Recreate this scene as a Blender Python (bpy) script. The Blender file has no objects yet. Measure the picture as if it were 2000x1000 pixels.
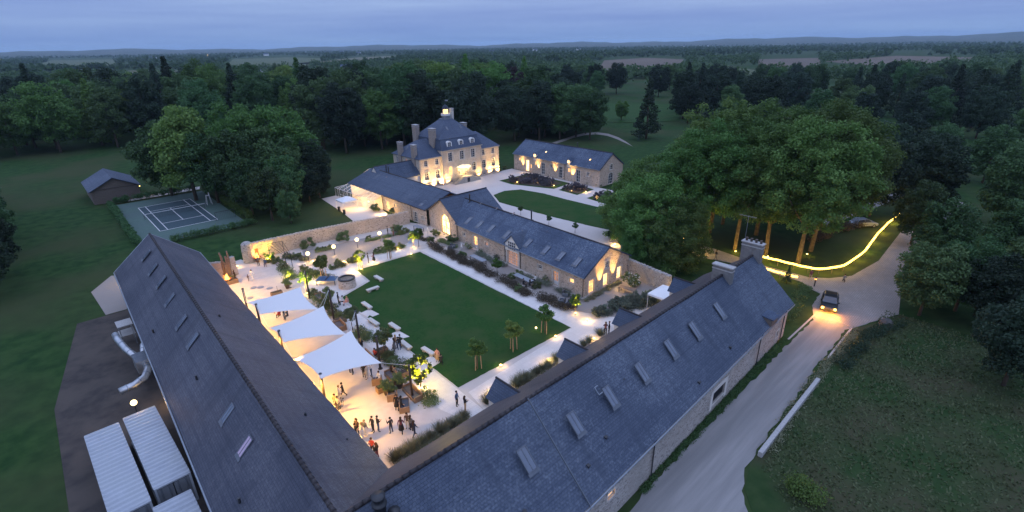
# A manor with its courtyard and outbuildings at dusk, seen from the air.
import bpy, math, random
import numpy as np
from mathutils import Vector, Matrix
from mathutils.geometry import tessellate_polygon

R = math.radians
random.seed(7)
rng = np.random.default_rng(7)
S = bpy.context.scene
COL = S.collection

# ------------------------------------------------------------------ camera
az, pitch, roll = R(43.0), R(22.4), R(0.9)
fw = Vector((math.sin(az), math.cos(az), 0)); rt = Vector((math.cos(az), -math.sin(az), 0)); up = Vector((0, 0, 1))
dv = fw * math.cos(pitch) - up * math.sin(pitch)
uv_ = fw * math.sin(pitch) + up * math.cos(pitch)
cr = rt * math.cos(roll) - uv_ * math.sin(roll)
cu = uv_ * math.cos(roll) + rt * math.sin(roll)
cam = bpy.data.cameras.new('camera')
cam.sensor_width = 36; cam.lens = 18.0; cam.clip_start = 0.5; cam.clip_end = 40000
co = bpy.data.objects.new('camera', cam); COL.objects.link(co)
M = Matrix((cr, cu, -dv)).transposed().to_4x4(); M.translation = (0, 0, 32)
co.matrix_world = M
S.camera = co

# ------------------------------------------------------------------ render, sky, sun
S.render.engine = 'CYCLES'
S.cycles.use_denoising = True
S.cycles.max_bounces = 6; S.cycles.diffuse_bounces = 3; S.cycles.glossy_bounces = 2
S.cycles.transmission_bounces = 4; S.cycles.transparent_max_bounces = 8; S.cycles.volume_bounces = 1
S.cycles.sample_clamp_indirect = 4
S.cycles.caustics_reflective = False; S.cycles.caustics_refractive = False
vs = S.view_settings
vs.view_transform = 'Standard'; vs.look = 'None'; vs.exposure = 0.38; vs.gamma = 1.0; vs.use_curve_mapping = False

SUN_EL, SUN_AZ = R(8), R(250)
w = bpy.data.worlds.new('World'); S.world = w; w.use_nodes = True
nt = w.node_tree; nt.nodes.clear()
out = nt.nodes.new('ShaderNodeOutputWorld'); bg = nt.nodes.new('ShaderNodeBackground')
sky = nt.nodes.new('ShaderNodeTexSky'); sky.sky_type = 'NISHITA'; sky.sun_disc = False
sky.sun_elevation = R(0.5); sky.sun_rotation = SUN_AZ; sky.altitude = 50; sky.air_density = 1.0; sky.dust_density = 2.0
skm = nt.nodes.new('ShaderNodeMix'); skm.data_type = 'RGBA'; skm.blend_type = 'ADD'; skm.inputs[0].default_value = 0.03
tc = nt.nodes.new('ShaderNodeTexCoord'); sep = nt.nodes.new('ShaderNodeSeparateXYZ')
nt.links.new(tc.outputs['Generated'], sep.inputs[0])
cl = nt.nodes.new('ShaderNodeMapRange'); cl.inputs[1].default_value = 0.0; cl.inputs[2].default_value = 0.9
nt.links.new(sep.outputs[2], cl.inputs[0])
g = nt.nodes.new('ShaderNodeMix'); g.data_type = 'RGBA'
g.inputs[6].default_value = (0.158, 0.246, 0.475, 1)      # overcast dusk at the horizon
g.inputs[7].default_value = (0.62, 0.75, 1.20, 1)        # and overhead
nt.links.new(cl.outputs[0], g.inputs[0])
mp = nt.nodes.new('ShaderNodeMapping'); mp.inputs['Scale'].default_value = (1.6, 1.6, 26)
nz = nt.nodes.new('ShaderNodeTexNoise'); nz.inputs['Scale'].default_value = 1.6; nz.inputs['Detail'].default_value = 5
nz.inputs['Roughness'].default_value = 0.55
nt.links.new(tc.outputs['Generated'], mp.inputs[0]); nt.links.new(mp.outputs[0], nz.inputs['Vector'])
cr2 = nt.nodes.new('ShaderNodeValToRGB')
cr2.color_ramp.elements[0].position = 0.3; cr2.color_ramp.elements[0].color = (0.86, 0.90, 0.98, 1)
cr2.color_ramp.elements[1].position = 0.72; cr2.color_ramp.elements[1].color = (1.26, 1.23, 1.12, 1)
nt.links.new(nz.outputs[0], cr2.inputs[0])
mu = nt.nodes.new('ShaderNodeMix'); mu.data_type = 'RGBA'; mu.blend_type = 'MULTIPLY'; mu.inputs[0].default_value = 1.0
nt.links.new(g.outputs[2], mu.inputs[6]); nt.links.new(cr2.outputs[0], mu.inputs[7])
nt.links.new(mu.outputs[2], skm.inputs[6]); nt.links.new(sky.outputs[0], skm.inputs[7])
nt.links.new(skm.outputs[2], bg.inputs[0]); bg.inputs[1].default_value = 1.0
nt.links.new(bg.outputs[0], out.inputs[0])

sl = bpy.data.lights.new('sun', 'SUN'); sl.energy = 0.10; sl.angle = R(40); sl.color = (0.85, 0.9, 1.0)
so = bpy.data.objects.new('sun', sl); COL.objects.link(so)
so.rotation_euler = (R(90) - R(35), 0, R(180) - SUN_AZ)

# ------------------------------------------------------------------ material helpers
def nodes(name):
    m = bpy.data.materials.new(name); m.use_nodes = True
    return m, m.node_tree, m.node_tree.nodes['Principled BSDF']

def L_(nt, a, b): nt.links.new(a, b)

def pos(nt, coord='P', scale=None):
    if coord == 'P': o = nt.nodes.new('ShaderNodeNewGeometry').outputs['Position']
    elif coord == 'UV': o = nt.nodes.new('ShaderNodeUVMap').outputs[0]
    else: o = nt.nodes.new('ShaderNodeTexCoord').outputs['Object']
    if scale:
        mp = nt.nodes.new('ShaderNodeMapping'); mp.inputs['Scale'].default_value = scale
        L_(nt, o, mp.inputs[0]); o = mp.outputs[0]
    return o

def noise(nt, vec, scale, detail=4, rough=.55):
    n = nt.nodes.new('ShaderNodeTexNoise'); n.inputs['Scale'].default_value = scale
    n.inputs['Detail'].default_value = detail; n.inputs['Roughness'].default_value = rough
    L_(nt, vec, n.inputs['Vector']); return n.outputs[0]

def rampf(nt, f, a, b):
    n = nt.nodes.new('ShaderNodeMapRange'); n.inputs[1].default_value = a; n.inputs[2].default_value = b
    L_(nt, f, n.inputs[0]); return n.outputs[0]

def mixc(nt, f, a, b, blend='MIX'):
    n = nt.nodes.new('ShaderNodeMix'); n.data_type = 'RGBA'; n.blend_type = blend
    for k, v in ((0, f), (6, a), (7, b)):
        if hasattr(v, 'is_linked'): L_(nt, v, n.inputs[k])
        else: n.inputs[k].default_value = v if k == 0 else (*v, 1)
    return n.outputs[2]

def bump(nt, b, h, strength, dist=.02):
    n = nt.nodes.new('ShaderNodeBump'); n.inputs['Strength'].default_value = strength; n.inputs['Distance'].default_value = dist
    L_(nt, h, n.inputs['Height']); L_(nt, n.outputs[0], b.inputs['Normal'])

def pm(name, c1, c2=None, scale=4, rough=.8, spec=.3, metal=0, bmp=0, bscale=None, coord='P', stretch=None, big=None, bigscale=.15, emit=None, estr=0):
    m, nt, b = nodes(name)
    b.inputs['Roughness'].default_value = rough; b.inputs['Specular IOR Level'].default_value = spec; b.inputs['Metallic'].default_value = metal
    if c2 is None: b.inputs['Base Color'].default_value = (*c1, 1)
    else:
        v = pos(nt, coord, stretch); n = noise(nt, v, scale)
        c = mixc(nt, rampf(nt, n, .34, .66), c1, c2)
        if big: c = mixc(nt, rampf(nt, noise(nt, v, bigscale, 3), .42, .62), c, big)
        L_(nt, c, b.inputs['Base Color'])
        if bmp: bump(nt, b, noise(nt, v, bscale or scale * 3, 3), bmp)
    if emit:
        b.inputs['Emission Color'].default_value = (*emit, 1); b.inputs['Emission Strength'].default_value = estr
    return m

def slate(name, c1, c2, lich, lamt, row=.20):
    m, nt, b = nodes(name)
    v = pos(nt, 'UV')
    br = nt.nodes.new('ShaderNodeTexBrick'); br.offset = .5
    for k, x in (('Scale', 1.0), ('Brick Width', .26), ('Row Height', row), ('Mortar Size', .012), ('Mortar Smooth', .3), ('Bias', 0.0)): br.inputs[k].default_value = x
    br.inputs['Color1'].default_value = (*c1, 1); br.inputs['Color2'].default_value = (*c2, 1)
    br.inputs['Mortar'].default_value = (*[x * .45 for x in c1], 1)
    L_(nt, v, br.inputs['Vector'])
    p = pos(nt, 'P')
    n1 = noise(nt, p, 4.5, 10, .80)                       # lichen blooms
    n2 = noise(nt, p, .22, 3)
    f = nt.nodes.new('ShaderNodeMath'); f.operation = 'MULTIPLY'
    L_(nt, rampf(nt, n1, .50, .64), f.inputs[0]); L_(nt, rampf(nt, n2, .36, .56), f.inputs[1])
    f2 = nt.nodes.new('ShaderNodeMath'); f2.operation = 'MULTIPLY'; f2.inputs[1].default_value = lamt
    L_(nt, f.outputs[0], f2.inputs[0])
    c = mixc(nt, f2.outputs[0], br.outputs[0], lich)
    n3 = noise(nt, pos(nt, 'UV', (.9, .12, 1)), 1.0, 3)   # rain streaks down the slope
    c = mixc(nt, rampf(nt, n3, .52, .78), c, [x * .72 for x in c1])
    c = mixc(nt, rampf(nt, noise(nt, p, .11, 4, .6), .44, .60), c, mixc(nt, 1.0, c, (1.32, 1.28, 1.22), 'MULTIPLY'))
    c = mixc(nt, rampf(nt, noise(nt, pos(nt, 'UV', (.05, 2.4, 1)), 1.0, 3), .48, .66), c, mixc(nt, 1.0, c, (.78, .80, .84), 'MULTIPLY'))
    L_(nt, c, b.inputs['Base Color'])
    b.inputs['Roughness'].default_value = .55; b.inputs['Specular IOR Level'].default_value = .22
    bump(nt, b, br.outputs['Fac'], .6, -.02)
    return m

def stone(name, cs, mortar, sc=4.2, flat=1.7):
    m, nt, b = nodes(name)
    v = pos(nt, 'P', (1, 1, flat))
    w_ = nt.nodes.new('ShaderNodeMix'); w_.data_type = 'VECTOR'; w_.inputs[0].default_value = .06
    nn = nt.nodes.new('ShaderNodeTexNoise'); nn.inputs['Scale'].default_value = 3; L_(nt, v, nn.inputs['Vector'])
    L_(nt, v, w_.inputs[4]); L_(nt, nn.outputs[1], w_.inputs[5]); v2 = w_.outputs[1]
    vo = nt.nodes.new('ShaderNodeTexVoronoi'); vo.inputs['Scale'].default_value = sc; L_(nt, v2, vo.inputs['Vector'])
    ve = nt.nodes.new('ShaderNodeTexVoronoi'); ve.feature = 'DISTANCE_TO_EDGE'; ve.inputs['Scale'].default_value = sc; L_(nt, v2, ve.inputs['Vector'])
    sp = nt.nodes.new('ShaderNodeSeparateColor'); L_(nt, vo.outputs['Color'], sp.inputs[0])
    c = mixc(nt, sp.outputs[0], cs[0], cs[1]); c = mixc(nt, rampf(nt, sp.outputs[1], .62, .95), c, cs[2])
    e = rampf(nt, ve.outputs[0], .015, .075)
    c = mixc(nt, e, mortar, c)
    big = rampf(nt, noise(nt, pos(nt, 'P'), .35, 4), .4, .75)
    c = mixc(nt, big, c, [x * .72 for x in cs[0]])
    L_(nt, c, b.inputs['Base Color']); b.inputs['Roughness'].default_value = .9; b.inputs['Specular IOR Level'].default_value = .2
    bump(nt, b, e, .5, .03)
    return m

def leaf(name, c1, c2, trans=.3):
    m, nt, b = nodes(name)
    at = nt.nodes.new('ShaderNodeAttribute'); at.attribute_name = 'tint'
    oi = nt.nodes.new('ShaderNodeObjectInfo')
    c = mixc(nt, at.outputs['Fac'], c1, c2)
    hv = nt.nodes.new('ShaderNodeHueSaturation')
    L_(nt, rampf(nt, oi.outputs['Random'], -1.4, 2.4), hv.inputs['Value'])
    mr = nt.nodes.new('ShaderNodeMapRange'); mr.inputs[3].default_value = .62; mr.inputs[4].default_value = 1.38
    L_(nt, oi.outputs['Random'], mr.inputs[0]); L_(nt, mr.outputs[0], hv.inputs['Value'])
    mh = nt.nodes.new('ShaderNodeMath'); mh.operation = 'MULTIPLY_ADD'; mh.inputs[1].default_value = .05; mh.inputs[2].default_value = .475
    fr = nt.nodes.new('ShaderNodeMath'); fr.operation = 'FRACT'
    m7 = nt.nodes.new('ShaderNodeMath'); m7.operation = 'MULTIPLY'; m7.inputs[1].default_value = 7.3
    L_(nt, oi.outputs['Random'], m7.inputs[0]); L_(nt, m7.outputs[0], fr.inputs[0]); L_(nt, fr.outputs[0], mh.inputs[0]); L_(nt, mh.outputs[0], hv.inputs['Hue'])
    L_(nt, c, hv.inputs['Color'])
    L_(nt, hv.outputs[0], b.inputs['Base Color'])
    b.inputs['Roughness'].default_value = .65; b.inputs['Specular IOR Level'].default_value = .25
    tr = nt.nodes.new('ShaderNodeBsdfTranslucent'); L_(nt, hv.outputs[0], tr.inputs[0])
    mx = nt.nodes.new('ShaderNodeMixShader'); mx.inputs[0].default_value = trans
    o = nt.nodes['Material Output']
    L_(nt, b.outputs[0], mx.inputs[1]); L_(nt, tr.outputs[0], mx.inputs[2]); L_(nt, mx.outputs[0], o.inputs[0])
    return m

def emis(name, c, s, c2=None, scale=1.5):
    m, nt, b = nodes(name)
    b.inputs['Base Color'].default_value = (.3, .25, .18, 1); b.inputs['Roughness'].default_value = .3
    b.inputs['Emission Strength'].default_value = s
    if c2:
        f = rampf(nt, noise(nt, pos(nt, 'P'), scale, 3), .38, .64)
        L_(nt, mixc(nt, f, c, c2), b.inputs['Emission Color'])
    else: b.inputs['Emission Color'].default_value = (*c, 1)
    return m

def glassm(name, c, alpha, rough=.05):
    m, nt, b = nodes(name)
    b.inputs['Base Color'].default_value = (*c, 1); b.inputs['Roughness'].default_value = rough; b.inputs['Alpha'].default_value = alpha
    b.inputs['Specular IOR Level'].default_value = .6
    return m

def paving(name, c1, c2, bw, rh, joint, mort=.012):
    m, nt, b = nodes(name)
    p = pos(nt, 'P')
    br = nt.nodes.new('ShaderNodeTexBrick'); br.offset = .5
    for k, x in (('Scale', 1.0), ('Brick Width', bw), ('Row Height', rh), ('Mortar Size', mort), ('Mortar Smooth', .2)): br.inputs[k].default_value = x
    br.inputs['Color1'].default_value = (*c1, 1); br.inputs['Color2'].default_value = (*c2, 1); br.inputs['Mortar'].default_value = (*joint, 1)
    L_(nt, p, br.inputs['Vector'])
    c = mixc(nt, rampf(nt, noise(nt, p, .5, 5, .65), .4, .72), br.outputs[0], [x * .80 for x in c1])
    c = mixc(nt, rampf(nt, noise(nt, p, 9, 3), .5, .8), c, [x * .88 for x in c2])
    L_(nt, c, b.inputs['Base Color']); b.inputs['Roughness'].default_value = .8
    bump(nt, b, br.outputs['Fac'], .25, -.01)
    return m

MT = dict(
    slate_a=slate('weathered_slate', (.060, .066, .090), (.076, .083, .108), (.15, .155, .175), .5),
    slate_r=slate('even_slate', (.058, .076, .114), (.074, .094, .134), (.19, .225, .27), .55),
    slate_b=slate('blue_slate', (.044, .066, .112), (.058, .082, .130), (.20, .25, .31), .80),
    slate_c=slate('new_slate', (.052, .072, .112), (.066, .086, .128), (.18, .20, .22), .12),
    slate_d=slate('old_brown_slate', (.072, .064, .070), (.092, .082, .088), (.14, .13, .13), .35, .16),
    slate_m=slate('manor_slate', (.054, .074, .118), (.068, .088, .134), (.18, .20, .22), .15),
    stone=stone('rubble_stone', ((.60, .485, .385), (.46, .36, .285), (.25, .20, .165)), (.66, .575, .49)),
    stone_g=stone('grey_rubble', ((.46, .42, .375), (.33, .295, .265), (.17, .155, .145)), (.56, .53, .50)),
    stone_m=stone('manor_stone', ((.60, .515, .41), (.52, .44, .345), (.39, .32, .255)), (.64, .56, .47), 3.6),
    ashlar=pm('dressed_stone', (.48, .43, .36), (.40, .355, .30), 3, .85, bmp=.1),
    boulder=pm('dark_rock', (.10, .095, .09), (.06, .058, .055), 3, .9, bmp=.4),
    white_stone=pm('white_stone', (.60, .57, .52), (.50, .47, .43), 5, .85),
    brick=pm('chimney_stone', (.34, .29, .25), (.25, .21, .18), 4, .9, bmp=.3),
    concrete=pm('cement_cap', (.42, .41, .40), (.33, .32, .31), 6, .9),
    chimney_grey=pm('weathered_render', (.22, .215, .21), (.15, .148, .145), 2.2, .9, bmp=.3),
    pave=paving('pale_paving', (.68, .635, .595), (.63, .59, .555), 1.2, .6, (.49, .455, .43)),
    court=pm('courtyard_screed', (.54, .50, .465), (.47, .435, .40), 1.2, .85, big=(.49, .45, .415), bmp=.05, bscale=20),
    gravel=pm('pale_gravel', (.30, .27, .245), (.24, .215, .195), 14, .95, big=(.26, .232, .21), bigscale=.2, bmp=.3, bscale=40),
    drive=pm('drive_gravel', (.55, .495, .46), (.48, .43, .40), 10, .95, big=(.54, .495, .465), bigscale=.12, bmp=.15, bscale=40),
    lawn=pm('mown_lawn', (.017, .056, .013), (.027, .074, .018), 3.2, .9, .08, big=(.037, .070, .021), bigscale=.30, bmp=.5, bscale=30),
    meadow=pm('meadow', (.014, .042, .012), (.032, .070, .020), .55, .95, .08, big=(.044, .058, .024), bigscale=.04, bmp=.6, bscale=6),
    rough_grass=pm('rough_meadow', (.020, .046, .015), (.036, .062, .022), .8, .95, .08, big=(.054, .056, .030), bigscale=.14, bmp=.8, bscale=8),
    soil=pm('soil', (.07, .055, .04), (.045, .036, .028), 8, .95, bmp=.4),
    road=pm('pale_road', (.215, .21, .205), (.275, .266, .257), 1.1, .9, big=(.19, .187, .184), bigscale=.4, bmp=.35, bscale=24, stretch=(.12, 1.6, 1)),
    sett=paving('stone_setts', (.27, .24, .225), (.335, .30, .28), .34, .22, (.15, .138, .126), .02),
    tennis_in=pm('court_dark', (.045, .075, .088), (.055, .088, .10), 2, .9),
    tennis_out=pm('court_green', (.075, .130, .110), (.095, .150, .128), 1.2, .9, big=(.085, .13, .12)),
    paint=pm('white_line_paint', (.70, .70, .70), (.58, .58, .58), 6, .8),
    white=pm('white_paint', (.74, .73, .70), (.66, .65, .63), 3, .5),
    offwhite=pm('lime_render', (.66, .63, .58), (.58, .55, .50), 1.2, .9, bmp=.1),
    black=pm('black_metal', (.022, .024, .028), (.03, .032, .036), 5, .45, .5),
    zinc=pm('zinc', (.30, .33, .37), (.24, .27, .31), 3, .45, .5, .7),
    steel=pm('duct_steel', (.50, .52, .54), (.38, .40, .42), 2, .38, .5, .85),
    skyglass=pm('skylight_glass', (.085, .105, .145), (.12, .145, .19), .8, .10, 1.0),
    skyframe=pm('skylight_frame', (.10, .115, .14), (.13, .145, .17), 3, .5),
    darkglass=pm('dark_window_glass', (.028, .036, .052), (.05, .062, .085), .7, .10, .8),
    violet=emis('violet_glow', (.15, .11, .50), .40),
    litglass=emis('lit_window', (1.0, .55, .16), 1.9, (.75, .32, .06), 1.3),
    litbright=emis('bright_lit_window', (1.0, .70, .30), 3.0, (1.0, .50, .12), 1.0),
    litdim=emis('dim_lit_window', (.55, .20, .06), .75, (.16, .075, .05), 2.2),
    bulb=emis('lamp_bulb', (1.0, .74, .34), 3.2),
    bulb_s=emis('small_bulb', (1.0, .64, .18), 4.5),
    rope=emis('rope_light', (1.0, .62, .09), 5.0),
    fire=emis('flame', (1.0, .36, .06), 4),
    head=emis('headlight', (1.0, .46, .07), 6),
    sail=None,
    wood=pm('oak_boards', (.30, .20, .125), (.22, .145, .09), 3, .7, bmp=.2, stretch=(1, 1, 6)),
    wood_g=pm('grey_timber', (.19, .155, .13), (.11, .09, .078), 4, .85, bmp=.3, stretch=(6, 6, 1)),
    stake=pm('pale_stake', (.42, .30, .19), (.34, .24, .15), 4, .8),
    mast=pm('dark_mast', (.055, .042, .036), (.035, .028, .026), 4, .5),
    rust=pm('rusty_steel', (.24, .095, .045), (.13, .055, .03), 5, .85, bmp=.2),
    bark=pm('bark', (.13, .10, .075), (.085, .066, .05), 5, .95, bmp=.6, stretch=(1, 1, .3)),
    bark_p=pm('plane_bark', (.17, .135, .095), (.085, .068, .05), 2.2, .9, bmp=.4),
    cushion=pm('grey_cushion', (.085, .085, .095), (.11, .11, .12), 8, .95),
    pot=pm('clay_pot', (.14, .105, .09), (.10, .078, .068), 5, .8),
    table=pm('grey_table_top', (.27, .29, .32), (.22, .24, .27), 2, .5),
    pingpong=pm('blue_table', (.035, .085, .17), (.045, .10, .19), 2, .45),
    canvas=pm('white_canvas', (.80, .80, .80), (.76, .76, .77), 1.0, .8),
    contain=pm('container_paint', (.40, .43, .47), (.33, .36, .40), .9, .6, big=(.37, .40, .43), bigscale=.5),
    contain_side=pm('container_side', (.20, .215, .235), (.155, .165, .18), 1.1, .6),
    tarmac=pm('yard_tarmac', (.036, .032, .030), (.060, .050, .044), 1.1, .9, bmp=.3, big=(.075, .062, .052), bigscale=.3),
    carpaint=pm('dark_car_paint', (.030, .032, .036), None, rough=.28, spec=.6, metal=.4),
    carpaint2=pm('silver_car_paint', (.32, .36, .42), None, rough=.28, spec=.6, metal=.5),
    tyre=pm('tyre', (.02, .02, .02), (.03, .03, .03), 6, .9),
    field_b=pm('stubble_field', (.115, .086, .058), (.135, .102, .070), .02, .95, big=(.105, .082, .060), bigscale=.006),
    field_g=pm('green_field', (.066, .085, .034), (.078, .098, .040), .02, .95),
    field_t=pm('tan_field', (.135, .125, .070), (.115, .110, .060), .02, .95),
    hill=pm('wooded_hill', (.022, .040, .026), (.050, .062, .040), .012, .95, big=(.065, .07, .042), bigscale=.003),
    skin=pm('skin', (.48, .30, .22), None, rough=.6),
)
def sailm():
    m, nt, b = nodes('sail_cloth')
    b.inputs['Base Color'].default_value = (.80, .79, .78, 1); b.inputs['Roughness'].default_value = .7
    tr = nt.nodes.new('ShaderNodeBsdfTranslucent'); tr.inputs[0].default_value = (.74, .72, .70, 1)
    mx = nt.nodes.new('ShaderNodeMixShader'); mx.inputs[0].default_value = .16
    o = nt.nodes['Material Output']; L_(nt, b.outputs[0], mx.inputs[1]); L_(nt, tr.outputs[0], mx.inputs[2]); L_(nt, mx.outputs[0], o.inputs[0])
    return m
MT['sail'] = sailm()
MT['clearglass'] = glassm('conservatory_glass', (.75, .78, .82), .22)
MT['leaf_plane'] = leaf('plane_leaf', (.066, .138, .030), (.122, .212, .056))
MT['leaf_wood'] = leaf('woodland_leaf', (.042, .094, .034), (.078, .146, .052))
MT['leaf_dark'] = leaf('dark_leaf', (.020, .044, .026), (.036, .064, .036))
MT['leaf_fresh'] = leaf('fresh_leaf', (.09, .165, .038), (.15, .235, .065), .45)
MT['leaf_shrub'] = leaf('shrub_leaf', (.10, .145, .055), (.17, .215, .09))
MT['leaf_grey'] = leaf('grey_green_leaf', (.11, .135, .095), (.175, .20, .15))
MT['leaf_red'] = leaf('copper_leaf', (.060, .054, .036), (.095, .080, .052))
MT['leaf_blue'] = leaf('blue_cedar_needle', (.060, .085, .095), (.095, .12, .13))
MT['leaf_lav'] = leaf('lavender_leaf', (.085, .078, .092), (.145, .130, .150))
MT['leaf_grass'] = leaf('feather_grass', (.12, .135, .075), (.22, .225, .145))
MT['leaf_copper'] = leaf('copper_beech_leaf', (.028, .018, .022), (.042, .024, .028))
MT['leaf_gold'] = leaf('golden_leaf', (.085, .070, .020), (.13, .10, .03))
MT['flower'] = leaf('white_flower', (.55, .55, .50), (.70, .70, .66))

# ------------------------------------------------------------------ mesh helpers
class MB:
    def __init__(s): s.v = []; s.f = []; s.uv = []
    def quad(s, p, uv=None):
        i = len(s.v); s.v += [tuple(x) for x in p]; s.f.append(tuple(range(i, i + len(p)))); s.uv.append(uv)
    def box(s, c, d, rz=0, taper=1.0):
        x, y, z = [k / 2 for k in d]; i = len(s.v); ca, sa = math.cos(rz), math.sin(rz)
        for k in (-1, 1):
            t = taper if k > 0 else 1.0
            for a, b in ((-1, -1), (1, -1), (1, 1), (-1, 1)):
                px, py = a * x * t, b * y * t
                s.v.append((c[0] + px * ca - py * sa, c[1] + px * sa + py * ca, c[2] + k * z))
        for q in ((3, 2, 1, 0), (4, 5, 6, 7), (0, 1, 5, 4), (1, 2, 6, 5), (2, 3, 7, 6), (3, 0, 4, 7)):
            s.f.append(tuple(i + k for k in q)); s.uv.append(None)
        return s
    def obox(s, o, ax, ay, az_):
        o, ax, ay, az_ = map(Vector, (o, ax, ay, az_)); i = len(s.v)
        for k in (0, 1):
            for a, b in ((0, 0), (1, 0), (1, 1), (0, 1)): s.v.append(tuple(o + ax * a + ay * b + az_ * k))
        for q in ((3, 2, 1, 0), (4, 5, 6, 7), (0, 1, 5, 4), (1, 2, 6, 5), (2, 3, 7, 6), (3, 0, 4, 7)):
            s.f.append(tuple(i + k for k in q)); s.uv.append(None)
        return s
    def tube(s, pts, rad, n=6, cap=True):
        pts = [Vector(p) for p in pts]
        if not isinstance(rad, (list, tuple)): rad = [rad] * len(pts)
        i0 = len(s.v)
        for k, p in enumerate(pts):
            d = (pts[min(k + 1, len(pts) - 1)] - pts[max(k - 1, 0)]).normalized()
            a = d.cross(Vector((0, 0, 1)) if abs(d.z) < .9 else Vector((1, 0, 0))).normalized(); b = d.cross(a)
            for j in range(n):
                t = 2 * math.pi * j / n; s.v.append(tuple(p + (a * math.cos(t) + b * math.sin(t)) * rad[k]))
        for k in range(len(pts) - 1):
            for j in range(n):
                a = i0 + k * n + j; b = i0 + k * n + (j + 1) % n
                s.f.append((a, b, b + n, a + n)); s.uv.append(None)
        if cap:
            s.f.append(tuple(i0 + j for j in range(n))[::-1]); s.uv.append(None)
            s.f.append(tuple(i0 + (len(pts) - 1) * n + j for j in range(n))); s.uv.append(None)
        return s
    def lathe(s, prof, c=(0, 0, 0), n=12):
        i0 = len(s.v)
        for r, z in prof:
            for j in range(n):
                t = 2 * math.pi * j / n; s.v.append((c[0] + r * math.cos(t), c[1] + r * math.sin(t), c[2] + z))
        for k in range(len(prof) - 1):
            for j in range(n):
                a = i0 + k * n + j; b = i0 + k * n + (j + 1) % n
                s.f.append((a, b, b + n, a + n)); s.uv.append(None)
        return s
    def prism(s, poly, z0, z1):
        n = len(poly); i = len(s.v)
        s.v += [(x, y, z0) for x, y in poly] + [(x, y, z1) for x, y in poly]
        tris = tessellate_polygon([[Vector((x, y, 0)) for x, y in poly]])
        for t in tris:
            a, b, c = (Vector(poly[k]).to_3d() for k in t)
            if (b - a).cross(c - a).z < 0: t = t[::-1]
            s.f.append(tuple(i + n + k for k in t)); s.uv.append(None)
        for k in range(n):
            a, b = k, (k + 1) % n; s.f.append((i + a, i + b, i + n + b, i + n + a)); s.uv.append(None)
        return s
    def mesh(s, name, smooth=False):
        me = bpy.data.meshes.new(name); me.from_pydata(s.v, [], s.f)
        if any(u is not None for u in s.uv):
            ul = me.uv_layers.new(name='UVMap'); k = 0
            for f, u in zip(s.f, s.uv):
                for j in range(len(f)):
                    if u is not None: ul.data[k].uv = u[j]
                    k += 1
        if smooth: me.polygons.foreach_set('use_smooth', [True] * len(me.polygons))
        me.update(); return me
    def build(s, name, mat, parent=None, smooth=False):
        return link(name, s.mesh(name, smooth), mat, parent)

def link(name, me, mat=None, parent=None, loc=None, rz=None, sc=None):
    o = bpy.data.objects.new(name, me); COL.objects.link(o)
    if mat is not None and me is not None and not me.materials: me.materials.append(MT[mat] if isinstance(mat, str) else mat)
    if parent is not None: o.parent = parent
    if loc is not None: o.location = loc
    if rz is not None: o.rotation_euler = (0, 0, rz)
    if sc is not None: o.scale = (sc, sc, sc) if not isinstance(sc, (tuple, list)) else sc
    return o

def thing(name, label, cat, loc=(0, 0, 0), rz=0, group=None, sc=None):
    o = link(name, None, loc=loc, rz=rz, sc=sc); o.empty_display_size = .2
    return tag(o, label, cat, group)

def tag(o, label, cat, group=None):
    o['label'] = label; o['category'] = cat
    if group: o['group'] = group
    return o

def struct(o, kind='structure'): o['kind'] = kind; return o

def copy_tree(root, loc, rz=0, sc=None, label=None, group=None):
    r = root.copy(); COL.objects.link(r); r.location = loc; r.rotation_euler = (0, 0, rz)
    if sc is not None: r.scale = (sc, sc, sc) if not isinstance(sc, (tuple, list)) else sc
    if label: r['label'] = label
    if group: r['group'] = group
    for ch in root.children:
        c = ch.copy(); COL.objects.link(c); c.parent = r
        for gch in ch.children:
            d = gch.copy(); COL.objects.link(d); d.parent = c
    return r

def sheet(name, poly, z, mat, thick=0.0):
    m = MB(); m.prism(poly, z - max(thick, .02), z)
    return struct(m.build(name, mat))

def mesh_np(name, V, nq, tint=None):
    me = bpy.data.meshes.new(name); V = np.asarray(V, dtype=np.float32)
    me.vertices.add(len(V)); me.vertices.foreach_set('co', V.ravel())
    me.loops.add(nq * 4); me.loops.foreach_set('vertex_index', np.arange(nq * 4, dtype=np.int32))
    me.polygons.add(nq); me.polygons.foreach_set('loop_start', np.arange(0, nq * 4, 4, dtype=np.int32))
    me.polygons.foreach_set('loop_total', np.full(nq, 4, dtype=np.int32))
    if tint is not None:
        a = me.attributes.new('tint', 'FLOAT', 'POINT'); a.data.foreach_set('value', np.repeat(tint, 4).astype(np.float32))
    me.update(calc_edges=True); return me

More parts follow.
